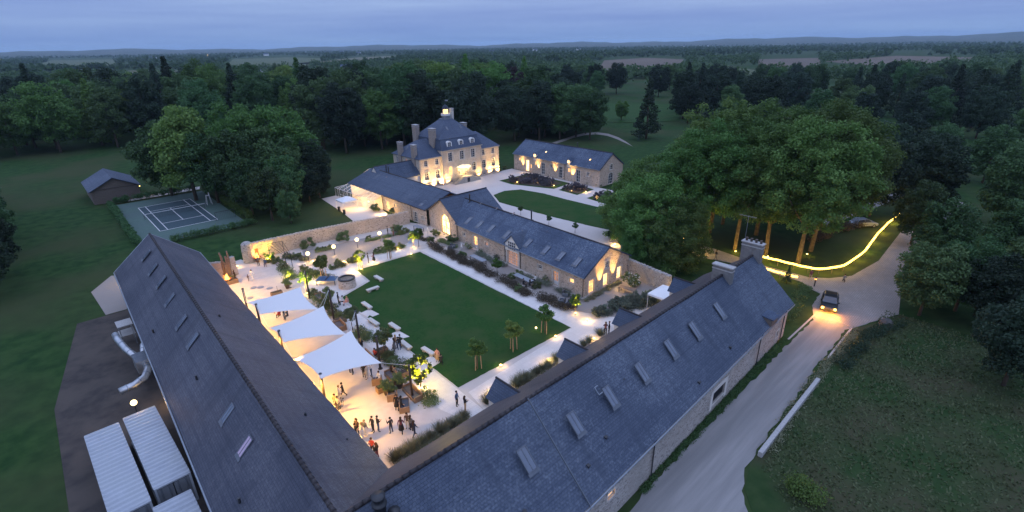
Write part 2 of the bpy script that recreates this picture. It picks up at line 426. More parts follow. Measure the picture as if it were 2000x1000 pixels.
def leaves(cen, rad, n, size, seed=0, squash=.8, shell=.5, up=.25):
    """n leaf quads spread through clumps (cen, rad)"""
    q = np.random.default_rng(seed); cen = np.asarray(cen, float); rad = np.asarray(rad, float)
    w_ = rad ** 2; idx = q.choice(len(cen), n, p=w_ / w_.sum())
    d = q.normal(size=(n, 3)); d /= np.linalg.norm(d, axis=1)[:, None]
    rr = rad[idx] * (shell + (1 - shell) * q.random(n) ** .5) * (1 + .18 * q.normal(size=n))
    c = cen[idx] + d * rr[:, None] * np.array([1, 1, squash])
    nrm = d * .7 + q.normal(size=(n, 3)) * .6 + np.array([0, 0, up]); nrm /= np.linalg.norm(nrm, axis=1)[:, None]
    t = np.cross(nrm, q.normal(size=(n, 3))); t /= np.linalg.norm(t, axis=1)[:, None] + 1e-9; b = np.cross(nrm, t)
    s = size * (.55 + .8 * q.random(n)); s = s[:, None]
    V = np.empty((n, 4, 3)); V[:, 0] = c - t * s * .62; V[:, 1] = c + b * s * .42; V[:, 2] = c + t * s * .62; V[:, 3] = c - b * s * .42
    ct = q.random(len(cen)); tint = np.clip(ct[idx] * .65 + q.random(n) * .45, 0, 1)
    return V.reshape(-1, 3), tint

def foliage(name, cen, rad, n, size, seed, **k):
    V, t = leaves(cen, rad, n, size, seed, **k); return mesh_np(name, V, n, t)

from mathutils import noise as pnoise
# ------------------------------------------------------------------ building helpers
def wframe(p0, p1):
    p0 = Vector((*p0[:2], 0)); p1 = Vector((*p1[:2], 0)); d = (p1 - p0); L = d.length; d = d / L
    n = Vector((d.y, -d.x, 0))
    return p0, d, n, L

def hole(u0, u1, z0, z1, arch):
    if not arch: return [(u0, z0), (u1, z0), (u1, z1), (u0, z1)]
    r = (u1 - u0) / 2; h = r * (arch if arch is not True else 1.0); zs = z1 - h; c = (u0 + u1) / 2
    return [(u0, z0), (u1, z0)] + [(c + r * math.cos(t), zs + h * math.sin(t)) for t in [math.pi * k / 8 for k in range(9)]]

def W(u0, u1, z0, z1, pane='darkglass', nx=2, nz=3, arch=False, sur='white_stone', kind='window', frm='white', door=0.0, sw=.2, label=None):
    return dict(u0=u0, u1=u1, z0=z0, z1=z1, pane=pane, nx=nx, nz=nz, arch=arch, sur=sur, kind=kind, frm=frm, door=door, sw=sw, label=label)

def facade(root, p0, p1, profile, specs=(), mat='stone', depth=.28):
    p0, d, n, L = wframe(p0, p1)
    if isinstance(profile, (int, float)): profile = [(0, 0), (L, 0), (L, profile), (0, profile)]
    P = lambda u, z, dp=0.0: p0 + d * u + Vector((0, 0, z)) - n * dp
    holes = [hole(s['u0'], s['u1'], s['z0'], s['z1'], s['arch']) for s in specs]
    polys = [profile] + holes; flat = [q for pl in polys for q in pl]
    m = MB(); m.v = [tuple(P(u, z)) for u, z in flat]
    for t in tessellate_polygon([[Vector((u, z, 0)) for u, z in pl] for pl in polys]):
        a, b, c = (Vector((*flat[k], 0)) for k in t)
        if (b - a).cross(c - a).z < 0: t = t[::-1]
        m.f.append(tuple(t)); m.uv.append(None)
    for h in holes:
        for k in range(len(h)):
            a, b = h[k], h[(k + 1) % len(h)]
            m.quad([P(*a), P(*b), P(*b, depth), P(*a, depth)])
    m.build('wall', mat, root)
    for s, h in zip(specs, holes):
        u0, u1, z0, z1 = s['u0'], s['u1'], s['z0'], s['z1']; cu_, cz_ = (u0 + u1) / 2, (z0 + z1) / 2
        f = MB(); fw_ = .07
        for k in range(len(h)):
            a, b = Vector(h[k]), Vector(h[(k + 1) % len(h)]); e = b - a
            if e.length < 1e-4: continue
            q = Vector((-e.y, e.x)).normalized() * fw_
            f.obox(P(*a, depth - .06), P(*b) - P(*a), P(*(a + q)) - P(*a), n * .07)
        for k in range(1, s['nx']):
            u = u0 + (u1 - u0) * k / s['nx']; f.obox(P(u - .03, z0, depth - .06), d * .06, Vector((0, 0, z1 - z0 - .02)), n * .06)
        for k in range(1, s['nz']):
            z = z0 + (z1 - z0) * k / s['nz']; f.obox(P(u0, z - .022, depth - .06), d * (u1 - u0), Vector((0, 0, .045)), n * .055)
        if s['door']: f.obox(P(u0 + .02, z0 + .01, depth - .05), d * (u1 - u0 - .04), Vector((0, 0, s['door'])), n * .05)
        wo = f.build(s['kind'], s['frm'], root)
        if s['label']: wo['label'] = s['label']
        g_ = MB(); g_.quad([P(*q, depth - .02) for q in h]); g_.build('pane', s['pane'], wo)
        if s['sur']:
            g_ = MB(); sw = s['sw']
            for k in range(len(h)):
                if s['kind'] == 'door' and k == 0: continue
                a, b = Vector(h[k]), Vector(h[(k + 1) % len(h)]); e = b - a
                if e.length < 1e-4: continue
                q = Vector((e.y, -e.x)).normalized() * (sw if k else .14); x = e.normalized() * (sw if len(h) == 4 else .02)
                if k == 0: x = e.normalized() * .12
                o_ = a - x
                g_.obox(P(*o_, .012), P(*(b + x)) - P(*o_), P(*(a + q)) - P(*a), n * (.045 + .006 * (k % 2)))
            g_.build('surround', s['sur'], wo)
    return P

def slab(root, q, mat, name='roof', t=.14):
    """roof slope: eave a, eave b, ridge b, ridge a (or 3 points)"""
    q = [Vector(p) for p in q]; d = (q[1] - q[0]).normalized(); n = d.cross(q[2] - q[0]).normalized()
    if n.z < 0: n = -n
    v = n.cross(d); uvs = [((p - q[0]).dot(d), (p - q[0]).dot(v)) for p in q]
    m = MB(); lo = [p - n * t for p in q]
    if len(q) == 4 and (q[1] - q[0]).length > 20:          # old timbers: the slope sags a little
        nu, nv = int((q[1] - q[0]).length / 1.6), 6; gp = []
        for i in range(nu + 1):
            for j in range(nv + 1):
                a_ = q[0].lerp(q[1], i / nu).lerp(q[3].lerp(q[2], i / nu), j / nv); a_ = a_ + n * (.075 * pnoise.noise(a_ * .22) + .03 * pnoise.noise(a_ * .8)); gp.append(a_)
        for i in range(nu):
            for j in range(nv):
                k4 = [gp[i * (nv + 1) + j], gp[(i + 1) * (nv + 1) + j], gp[(i + 1) * (nv + 1) + j + 1], gp[i * (nv + 1) + j + 1]]
                m.quad(k4, [((p - q[0]).dot(d), (p - q[0]).dot(v)) for p in k4])
        lo = [p - n * .1 for p in lo]; q = [p - n * .05 for p in q]
    else: m.quad(q, uvs)
    m.quad(lo[::-1])
    for k in range(len(q)):
        j = (k + 1) % len(q); m.quad([lo[k], lo[j], q[j], q[k]])
    return m.build(name, mat, root)

def slope_basis(a, b, c):
    a, b, c = Vector(a), Vector(b), Vector(c); d = (b - a).normalized(); n = d.cross(c - a).normalized()
    if n.z < 0: n = -n
    v = n.cross(d)
    if v.z < 0: v = -v
    return a, d, v, n

def skylight(root, a, b, c, x, y, w_=.8, h_=1.6, pane='skyglass', split=True, label=None):
    a, d, v, n = slope_basis(a, b, c)
    z = a.z - (n.x * (x - a.x) + n.y * (y - a.y)) / n.z; p = Vector((x, y, z))
    o = p - d * w_ / 2 - v * h_ / 2; f = MB(); e = .07; t = .075
    f.obox(o - n * .02, d * w_, v * e, n * t); f.obox(o + v * (h_ - e) - n * .02, d * w_, v * e, n * t * 1.15)
    f.obox(o + v * e - n * .02, d * e, v * (h_ - 2 * e), n * t); f.obox(o + d * (w_ - e) + v * e - n * .02, d * e, v * (h_ - 2 * e), n * t)
    if split: f.obox(o + d * (w_ / 2 - .025) + v * e, d * .05, v * (h_ - 2 * e), n * .05)
    s = f.build('skylight', 'skyframe', root)
    if label: s['label'] = label
    g_ = MB(); g_.obox(o + d * e + v * e, d * (w_ - 2 * e), v * (h_ - 2 * e), n * .03); g_.build('pane', pane, s)
    g_ = MB(); g_.obox(o - d * .06 - v * .22, d * (w_ + .12), v * .22, n * .02); g_.build('flashing', 'skyframe', s)
    return s

_rt = MB()
for k in range(5):
    t0, t1 = R(-70 + 35 * k - 20), R(-70 + 35 * k + 15)
_rt = MB(); _rt.tube([(0, -.26, 0), (0, .22, -.015)], [.155, .135], 8)
RIDGE = _rt.mesh('ridge_tile', True); RIDGE.materials.append(MT['slate_d'])
_rt = MB(); _rt.tube([(0, -.26, 0), (0, .22, -.015)], [.14, .125], 8)
RIDGE2 = _rt.mesh('ridge_tile', True); RIDGE2.materials.append(MT['black'])

def ridge(root, p0, p1, step=.5, me=RIDGE):
    p0, p1 = Vector(p0), Vector(p1); d = p1 - p0; n = int(d.length / step); rz = math.atan2(d.y, d.x) - math.pi / 2
    for k in range(n):
        p = p0 + d * ((k + .5) / n)
        link('ridge_tile', me, None, root, (p.x, p.y, p.z + .01 + random.uniform(-.012, .012)), rz + random.uniform(-.03, .03))

def rcap(root, p0, p1, mat='black', r=.11):
    m = MB(); m.tube([p0, p1], r, 6); return m.build('ridge_cap', mat, root)

def pipe(root, name, pts, r=.05, mat='zinc'):
    m = MB(); m.tube(pts, r, 6); return m.build(name, mat, root)

def chimney(root, x, y, z0, z1, sx, sy, mat='brick', pots=0, along='y', rz=0):
    m = MB(); m.box((x, y, (z0 + z1) / 2), (sx, sy, z1 - z0), rz)
    o = m.build('chimney', mat, root)
    c = MB(); c.box((x, y, z1 + .06), (sx + .2, sy + .2, .12), rz); c.box((x, y, z1 - .35), (sx + .09, sy + .09, .12), rz)
    c.build('chimney_cap', 'concrete', o)
    for k in range(pots):
        t = (k + .5) / pots - .5; px, py = (x, y + t * (sy - .1)) if along == 'y' else (x + t * (sx - .1), y)
        q = MB(); q.lathe([(.0, .12), (.15, .12), (.13, .42), (.16, .44), (.16, .5), (.0, .5)], (px, py, z1), 8); q.build('chimney_pot', 'pot', o, True)
    return o

def flue(root, x, y, z0, z1):
    m = MB(); m.tube([(x, y, z0), (x, y, z1)], .12, 8); m.lathe([(.02, z1 + .14), (.22, z1 + .04), (.22, z1)], (x, y, 0), 8); m.box((x, y, z0 + .05), (.5, .5, .12))
    m.build('flue', 'black', root)

def point(parent, loc, power, col=(1, .62, .24), r=.15, name='lamp_light'):
    l = bpy.data.lights.new(name, 'POINT'); l.energy = power; l.color = col; l.shadow_soft_size = r
    o = bpy.data.objects.new(name, l); COL.objects.link(o); o.location = loc
    if parent is not None: o.parent = parent
    return o

def spot(parent, loc, target, power, ang=50, blend=.7, col=(1, .62, .22), r=.06):
    l = bpy.data.lights.new('spot_light', 'SPOT'); l.energy = power; l.color = col; l.spot_size = R(ang); l.spot_blend = blend; l.shadow_soft_size = r
    o = bpy.data.objects.new('spot_light', l); COL.objects.link(o); o.location = loc
    dd = Vector(target) - Vector(loc); o.rotation_euler = dd.to_track_quat('-Z', 'Y').to_euler()
    if parent is not None: o.parent = parent
    return o

# ------------------------------------------------------------------ ground
GR = MB(); a_ = np.linspace(0, 2 * np.pi, 64, endpoint=False)
GR.quad([(12000 * math.cos(t), 12000 * math.sin(t), -.06) for t in a_])
struct(GR.build('ground', 'meadow'))
sheet('courtyard', [(12, 26), (50.2, 26.5), (59, 31), (61.5, 41), (52.5, 80), (50.5, 84), (31, 86.6), (21, 85.6), (20.5, 87.5), (17.3, 87.0), (16.5, 82), (12, 83)], .0, 'court')
LAWN = [(25.12, 35.23), (42.25, 34.97), (43.28, 69.15), (35.15, 69.93), (31.80, 70.45), (31.45, 64.69), (26.04, 62.59)]
LAWN = [(25.12, 35.23), (42.25, 34.97), (43.28, 69.15), (32.00, 69.68), (31.51, 64.64), (26.04, 62.59)]
def ragged(poly, step=.7, amp=.16):
    o_ = []
    for a, b in zip(poly, poly[1:] + poly[:1]):
        n_ = max(1, int(math.hypot(b[0] - a[0], b[1] - a[1]) / step))
        for k in range(n_): t = k / n_; o_.append((a[0] + (b[0] - a[0]) * t + random.uniform(-amp, amp), a[1] + (b[1] - a[1]) * t + random.uniform(-amp, amp)))
    return o_
sheet('court_lawn', ragged(LAWN, .5, .035), .03, 'lawn')
sheet('path_paving', [(25.39, 33.92), (24.78, 30.83), (48.54, 31.93), (48.05, 33.15), (44.52, 34.83), (45.34, 69.73), (43.80, 69.62), (42.34, 34.88)], .012, 'pave')
sheet('terrace_paving', [(24.94, 35.17), (25.56, 62.84), (31.13, 65.02), (31.80, 70.45), (43.80, 69.62), (43.92, 73.27), (26.59, 73.22), (23.49, 69.97), (21.81, 33.73), (22.63, 30.72), (24.74, 30.86)], .008, 'pave')
sheet('gravel_terrace', [(27.16, 76.83), (29.31, 83.98), (48.56, 80.46), (46.11, 74.67), (44.47, 74.13), (29.48, 74.49)], .010, 'gravel')
sheet('barn_terrace', [(47.94, 72.06), (45.88, 37.22), (48.30, 32.54), (58.29, 31.68), (61.61, 40.95), (49.11, 38.68), (50.58, 67.91)], .016, 'gravel')
# forecourt of the manor
sheet('forecourt', [(62.5, 44), (58, 70), (62, 100), (63.5, 103.5), (97, 103.5), (97.3, 72), (98, 50), (88, 45), (74, 42)], .0, 'drive')
OV = [(75.30, 86.67), (79.45, 87.52), (83.10, 85.70), (84.25, 79.21), (84.15, 73.13), (84.40, 63.30), (83.79, 53.96), (82.34, 46.23), (79.61, 42.73), (76.65, 42.79), (75.34, 48.23), (73.77, 56.28), (72.76, 65.81), (72.38, 75.78), (72.30, 81.39)]
sheet('oval_lawn', ragged(OV, .6, .05), .03, 'lawn')
for nm, pl in (('flower_bed_lawn', [(85.26, 95.77), (95.92, 95.90), (95.69, 80.93), (88.92, 80.26), (84.92, 90.85)]), ('flower_bed_lawn', [(88.98, 78.84), (95.79, 79.36), (95.09, 73.09), (88.55, 72.80)]),
               ('flower_bed_lawn', [(88.10, 69.60), (95.00, 69.87), (94.21, 59.71), (86.77, 59.78)]), ('flower_bed_lawn', [(86.62, 58.38), (94.12, 58.10), (93.99, 49.73), (85.89, 49.50)])):
    sheet(nm, pl, .03, 'lawn')
    c = np.mean(pl, axis=0); sheet('flower_bed', [tuple(c + (np.array(p) - c) * .80) for p in pl], .05, 'soil')
sheet('park_path', [(127.96, 120.99), (141.13, 124.55), (151.05, 126.94), (158.27, 127.89), (163.49, 125.75), (163.50, 120.09), (159.36, 112.36), (153.98, 105.42), (147.46, 97.98), (150.29, 101.99), (155.52, 110.04), (159.41, 117.50), (159.45, 122.84), (154.64, 124.67), (147.55, 123.96), (138.21, 121.47), (127.28, 118.92)], -.02, 'gravel')
# service path left of the lawn, tent terrace
sheet('garden_path', [(45.91, 113.06), (49.34, 113.22), (51.05, 105.29), (51.46, 95.88), (50.35, 90.88), (43.21, 92.53), (44.48, 99.97)], .0, 'drive')
sheet('back_path', [(13.87, 146.52), (29.06, 146.86), (28.35, 143.99), (13.47, 143.87)], -.02, 'drive')
sheet('barn_yard', [(-5.5, 15), (2.4, 15), (4.0, 79.8), (-1.5, 79.8), (-5.0, 60)], -.02, 'tarmac')
sheet('west_yard', [(1.5, 80), (3.8, 80), (4.4, 83.5), (8.6, 84.5), (8.6, 92), (4, 95), (1.0, 90)], .0, 'gravel')
# tennis court
sheet('tennis_court', [(10.4, 106.4), (27.8, 106.2), (28.2, 141.6), (10.8, 142)], .0, 'tennis_out')
sheet('tennis_playing_surface', [(14.1, 113.8), (24.2, 114.0), (24.2, 135.6), (14.1, 135.4)], .012, 'tennis_in')
def line(x0, y0, x1, y1, w_=.13):
    d = Vector((x1 - x0, y1 - y0)); n = Vector((-d.y, d.x)).normalized() * w_ / 2; e = d.normalized() * w_ / 2
    pts = [(x0 - e.x - n.x, y0 - e.y - n.y), (x1 + e.x - n.x, y1 + e.y - n.y), (x1 + e.x + n.x, y1 + e.y + n.y), (x0 - e.x + n.x, y0 - e.y + n.y)]
    line.k += 1
    sheet('court_line', pts, .024 + .0012 * line.k, 'paint')
line.k = 0
x0, x1, y0, y1 = 14.1, 24.2, 113.8, 135.5
for q in ((x0, y0, x1, y0), (x0, y1, x1, y1), (x0, y0, x0, y1), (x1, y0, x1, y1), (15.4, y0, 15.4, y1), (22.9, y0, 22.9, y1), (15.4, 118.9, 22.9, 118.9), (15.4, 130.4, 22.9, 130.4), (19.15, 118.9, 19.15, 130.4)):
    line(*q)
# road, verges, junction
def ragged(poly, step=.7, amp=.16):
    o_ = []
    for a, b in zip(poly, poly[1:] + poly[:1]):
        n_ = max(1, int(math.hypot(b[0] - a[0], b[1] - a[1]) / step))
        for k in range(n_): t = k / n_; o_.append((a[0] + (b[0] - a[0]) * t + random.uniform(-amp, amp), a[1] + (b[1] - a[1]) * t + random.uniform(-amp, amp)))
    return o_
sheet('road', ragged([(8, 14.2), (25, 14.7), (34.8, 15.0), (50.7, 15.1), (57, 15.2), (65, 15.2), (69, 16.6), (73.4, 17), (74, 18.6), (80.5, 11), (74, 8.6), (67, 10.8), (65.2, 11.7), (56.4, 11.5), (47.2, 11.0), (36, 10.6), (33, 9.8), (31.2, 8.4), (31, 4), (27, -6), (8, -6)]), -.035, 'road')
sheet('junction_setts', [(66, 11.4), (69, 16.6), (73.4, 17), (75.6, 20.5), (75.9, 27), (74.5, 33), (71, 40), (66, 44), (72, 48), (78, 43), (79, 35), (77.6, 26.5), (77.9, 20), (79.6, 17.8), (82.8, 15.8), (92, 14.6), (110, 15.4), (140, 13), (140, 10), (110, 12), (92, 11.2), (82, 9.6), (74, 8.2)], -.02, 'sett')
sheet('service_drive', [(103, 25.5), (112, 24.5), (140, 20), (140, 23), (112, 27.5), (103, 28)], -.02, 'road')
sheet('field_verge', [(31.4, 8.2), (33.2, 9.6), (36, 10.4), (47.2, 10.8), (56.4, 11.3), (65.2, 11.5), (67, 10.6), (74, 8), (74, -40), (36, -40), (30, -6)], -.03, 'rough_grass')
sheet('road_edge', [(58, 15.45), (66.5, 15.35), (66.5, 15.55), (58, 15.65)], .05, 'concrete')
sheet('road_edge', [(57, 11.2), (66, 11.35), (66, 11.15), (57, 11.0)], .05, 'concrete')

# ------------------------------------------------------------------ long barn on the left
root = thing('long_barn', 'long grey slate roofed barn on the left, skylights along its slope', 'building', (8, 50, 0))
def at0(root):            # parts are modelled in world space: cancel the parent's place
    for ch in root.children: ch.matrix_parent_inverse = Matrix.Translation(-Vector(root.location))
EL = ((1.85, 17, 4.4), (3.95, 83, 4.4)); ER = ((12.1, 17, 4.4), (14.25, 82.9, 4.4)); RD = ((6.5, 17, 8.95), (8.9, 82.0, 8.95))
slab(root, (EL[0], EL[1], RD[1], RD[0]), 'slate_a'); slab(root, (ER[0], ER[1], RD[1], RD[0]), 'slate_a')
ridge(root, (6.5, 17, 8.95), (8.9, 82.0, 8.95))
facade(root, (13.75, 82.5), (4.45, 82.5), [(0, 0), (9.3, 0), (9.3, 4.35), (4.9, 8.6), (0, 4.35)], [W(3.2, 6.1, 0, 2.8, 'darkglass', 2, 2, kind='door', frm='wood', door=1.2)], 'stone_g')
facade(root, (4.4, 82.5), (2.3, 17), 4.4, [W(28.2, 30.6, .1, 2.4, 'litbright', 3, 1, kind='door', frm='black'), W(20, 21.2, 1, 2.2), W(44, 45.4, 1, 2.2)], 'offwhite')
facade(root, (11.75, 17), (13.8, 82.5), 4.4, [W(20, 22.4, 0, 2.6, 'litglass', 2, 3, kind='door'), W(27, 29.4, 0, 2.6, 'litglass', 2, 3, kind='door'), W(34, 36.4, 0, 2.6, 'litglass', 2, 3, kind='door'), W(41, 43.4, 0, 2.6, 'litglass', 2, 3, kind='door'), W(50, 52, 0, 2.6, 'litglass', 2, 3, kind='door')], 'offwhite')
pipe(root, 'gutter', [(1.78, 17, 4.33), (3.88, 83, 4.33)], .07, 'zinc')
pipe(root, 'gutter', [(12.2, 27, 4.33), (14.33, 82.9, 4.33)], .07, 'zinc')
pipe(root, 'verge_flashing', [ER[1], RD[1]], .06, 'zinc'); pipe(root, 'verge_flashing', [EL[1], RD[1]], .06, 'zinc')
for x, y, pn in ((7.5, 76.3, 0), (7.2, 70.7, 0), (7.1, 65.7, 0), (6.8, 60.1, 0), (6.5, 54.0, 0), (6.4, 49.3, 0), (5.6, 36.7, 1), (5.4, 32.3, 2)):
    skylight(root, *EL, RD[0], x - .2, y, .75, 1.45, 'violet' if pn == 2 else 'skyglass', True, 'skylight glowing violet from the room below' if pn == 2 else None)
for x, y in ((5.0, 44), (4.2, 58), (3.6, 29), (9.6, 33), (9.2, 52), (11.2, 30), (10.2, 24)):
    m = MB(); sx = 6.5 + (y - 17) * .037; z = 8.95 - abs(x - sx) * .87; m.tube([(x, y, z - .1), (x, y, z + .3)], .09, 8); m.build('roof_vent', 'black', root)
at0(root)

# ------------------------------------------------------------------ long barn along the road
root = thing('road_barn', 'long blue slate roofed stone barn beside the pale road, two chimneys', 'building', (38, 20, 0))
RS = ((2, 14.1, 4.1), (59.0, 16.0, 4.1)); RN = ((2, 26.4, 4.4), (58.6, 26.9, 4.4)); RR = ((2, 20.75, 9.1), (58.2, 20.95, 9.1))
slab(root, (RS[0], RS[1], RR[1], RR[0]), 'slate_r'); slab(root, (RN[0], RN[1], RR[1], RR[0]), 'slate_d')
ridge(root, (4, 20.76, 9.1), (58.2, 20.95, 9.1))
facade(root, (2, 14.45), (58.4, 16.3), 4.1, [W(20.9, 21.8, 2.25, 2.85, 'litglass', 1, 1, sur='white_stone', sw=.12, label='small lit window near the eave of the road wall'), W(37.6, 40.2, .9, 2.2, 'darkglass', 9, 1, frm='black', sur='offwhite', sw=.45, label='barred window in a pale surround'), W(53.6, 54.3, .95, 1.75, 'litdim', 1, 2)], 'stone_g')
facade(root, (58.4, 16.3), (58.2, 26.6), [(0, 0), (10.3, 0), (10.3, 4.4), (4.7, 8.9), (0, 4.1)], [W(4.4, 5.6, 4.8, 6.0)], 'stone_g')
facade(root, (58.2, 26.55), (13, 26.2), 4.4, [W(10, 12, 0, 2.5, 'litdim', 2, 3, kind='door'), W(18, 20, 0, 2.5, 'litglass', 2, 3, kind='door'), W(26, 28, 0, 2.5, 'litdim', 2, 3, kind='door')], 'stone')
pipe(root, 'gutter', [(2, 14.02, 4.03), (59.0, 15.92, 4.03)], .065)
for x, y in ((28.9, 15.2), (49.9, 15.85), (56.9, 16.1)): pipe(root, 'downpipe', [(x, y - .12, 4.0), (x, y + .02, 3.5), (x, y + .02, .1)], .055, 'black')
for x, y in ((45.6, 18.9), (40.4, 18.7), (36, 18.6), (31.3, 18.4), (26.9, 18.3), (22.7, 18.2), (17.8, 18.1)):
    skylight(root, *RS, RR[1], x, y - .1, .85, 1.6)
for x, y in ((36.7, 15.9), (33.5, 20.2), (24.6, 16.8), (29.5, 18.9), (38.2, 19.3), (21.9, 16.2), (43.6, 16.4), (16, 16.4)):
    z = 4.1 + (y - 14.1 - (x - 2) * .0333) * .75; m = MB(); m.tube([(x, y, z - .1), (x, y - .05, z + .26)], .08, 8); m.box((x, y - .02, z + .29), (.24, .24, .05)); m.build('roof_vent', 'black', root)
# lead flashing strip, lifted slate hooks
a_, d_, v_, n_ = slope_basis(*RS, RR[1])
m = MB(); o_ = a_ + d_ * 18.3; m.obox(o_, d_ * .07, v_ * 7.9, n_ * .11); m.build('lead_strip', 'skyframe', root)
m = MB(); o_ = a_ + d_ * 24.0 + v_ * 5.2; m.obox(o_, d_ * .5, v_ * .06, n_ * .1); m.obox(o_, d_ * .06, v_ * .6, n_ * .1); m.obox(o_ + v_ * .6, d_ * .4, v_ * .06, n_ * .1); m.build('roof_hatch_frame', 'zinc', root)
chimney(root, 50.3, 21.0, 8.2, 10.0, .65, 2.1, 'chimney_grey', 0)
chimney(root, 57.9, 21.2, 8.2, 10.5, .75, 2.3, 'chimney_grey', 4)
m = MB(); m.tube([(57.8, 22.2, 10.9), (57.8, 22.2, 13.6)], .025, 5); m.tube([(57.8, 21.3, 13.5), (57.8, 23.3, 13.5)], .02, 5)
for k in range(5): m.tube([(57.5, 21.4 + k * .4, 13.5), (58.1, 21.4 + k * .4, 13.5)], .012, 4)
m.build('aerial', 'zinc', root)
m = MB(); m.lathe([(.0, .0), (.32, 0), (.32, .5), (.42, .52), (.42, .62), (.3, .66), (.3, 1.0), (.38, 1.02), (.38, 1.12), (0, 1.14)], (8.55, 19.95, 8.75), 14); m.build('extractor_cowl', 'black', root, True)
m = MB(); m.lathe([(.0, .0), (.25, 0), (.25, .35), (.32, .37), (.32, .5), (0, .52)], (9.15, 19.55, 8.2), 14); m.build('extractor_cowl', 'black', root, True)
for x in (23.6, 32.4, 41.2, 52.2):                    # dormers over the courtyard doors
    za, ze_, hw, yf = 5.95, 4.55, 1.25, 27.3
    s1 = slab(root, ((x - hw, yf + .25, ze_), (x - hw, 26.0, ze_), (x, 24.4, za), (x, yf + .25, za)), 'slate_c' if x < 45 else 'slate_b', 'dormer', .1)
    slab(s1, ((x + hw, yf + .25, ze_), (x + hw, 26.0, ze_), (x, 24.4, za), (x, yf + .25, za)), 'slate_c', 'dormer_slope', .1)
    m = MB(); m.quad([(x - hw + .15, yf, 2.3), (x + hw - .15, yf, 2.3), (x + hw - .15, yf, ze_ + .05), (x, yf, za - .15), (x - hw + .15, yf, ze_ + .05)][::-1])
    m.quad([(x - hw + .15, yf, 2.3), (x - hw + .15, 26.2, 2.3), (x - hw + .15, 26.2, ze_), (x - hw + .15, yf, ze_)]); m.quad([(x + hw - .15, yf, 2.3), (x + hw - .15, 26.2, 2.3), (x + hw - .15, 26.2, ze_), (x + hw - .15, yf, ze_)])
    m.build('dormer_wall', 'offwhite', s1)
    m = MB(); m.tube([(x, 24.4, za + .03), (x, yf + .25, za + .03)], .09, 6); m.build('dormer_ridge', 'slate_d', s1)
# hay door dormer facing the road
x, y0 = 52.6, 15.75
s1 = slab(root, ((x - .9, y0 - .2, 5.0), (x - .9, y0 + 2.3, 5.3), (x + .9, y0 + 2.3, 5.3), (x + .9, y0 - .2, 5.0)), 'slate_b', 'hatch_dormer', .1)
m = MB(); m.obox((x - .8, y0, 4.1), (1.6, 0, 0), (0, .1, 0), (0, 0, .85)); m.obox((x - .85, y0, 4.1), (.1, 0, 0), (0, 1.6, 0), (0, 0, .95)); m.obox((x + .75, y0, 4.1), (.1, 0, 0), (0, 1.6, 0), (0, 0, .95)); m.build('hatch_wall', 'wood_g', s1)
at0(root)

# ------------------------------------------------------------------ stone house with the white dormer
root = thing('stone_house', 'long stone house with lichen spotted slate roof and white dormer', 'building', (55, 54, 0))
MF = ((50.95, 69.2, 3.1), (49.2, 38.75, 3.1)); MR = ((56.0, 72.5, 6.1), (54.65, 38.8, 6.1)); MK = ((61.5, 70, 3.1), (60.6, 39.0, 3.1))
slab(root, (MF[0], MF[1], MR[1], MR[0]), 'slate_b'); slab(root, (MK[0], MK[1], MR[1], MR[0]), 'slate_b')
rcap(root, MR[0], MR[1], 'slate_d', .12)
facade(root, (51.25, 69), (49.55, 39.0), 3.1, [W(1.6, 2.4, 1.35, 2.0, 'darkglass', 1, 2, sw=.14), W(4.8, 5.9, .05, 2.2, 'litglass', 2, 4, kind='door', door=.55), W(8.0, 8.9, 1.35, 2.0, 'litdim', 1, 2, sw=.14), W(13.9, 16.5, .05, 2.35, 'litdim', 6, 5, kind='door', sw=.3), W(20.9, 21.8, 1.4, 2.05, 'darkglass', 1, 2, sw=.14), W(24.1, 25.2, .05, 2.15, 'litdim', 2, 4, kind='door', door=.5), W(27.3, 28.2, 1.4, 2.05, 'litglass', 1, 2, sw=.14)], 'stone')
facade(root, (49.55, 39.0), (60.25, 39.25), [(0, 0), (10.7, 0), (10.7, 3.1), (5.2, 5.95), (0, 3.1)], [W(1.0, 2.4, .1, 2.1, 'litglass', 4, 4, sw=.15), W(4.4, 5.6, .1, 2.0, 'litbright', 4, 4, sw=.15), W(7.7, 8.9, .1, 2.0, 'litbright', 4, 4, sw=.15), W(4.65, 5.65, 2.75, 3.8, 'darkglass', 2, 3)], 'stone')
facade(root, (60.25, 39.25), (61.2, 70), 3.1, [W(4, 5.2, .1, 2.2, kind='door'), W(10, 11, 1.2, 2.1), W(17, 18.2, .1, 2.2, kind='door')], 'stone')
pipe(root, 'gutter', [(50.88, 69.2, 3.04), (49.13, 38.75, 3.04)], .06)
for u in (.2, 13.3, 17.0, 29.9):
    y = 69 - u; x = 51.25 - u * .0567 - .08; pipe(root, 'downpipe', [(x - .2, y, 3.0), (x, y, 2.7), (x, y, .05)], .05, 'black')
for x, y in ((52, 66.9), (51.9, 63.8), (51.8, 60.7), (51.6, 56.7), (51.3, 51.6), (51.1, 47.7), (50.9, 44.6), (50.8, 41.5)):
    skylight(root, *MF, MR[0], x + .25, y, .85, 1.5)
for y in (67.6, 63.2, 58.9): skylight(root, *MF, MR[0], 54.9 + (y - 39) * .03, y, .28, .35, 'litdim', False)
flue(root, 55.6, 70.6, 5.7, 7.2); flue(root, 57.2, 56.5, 5.2, 6.9)
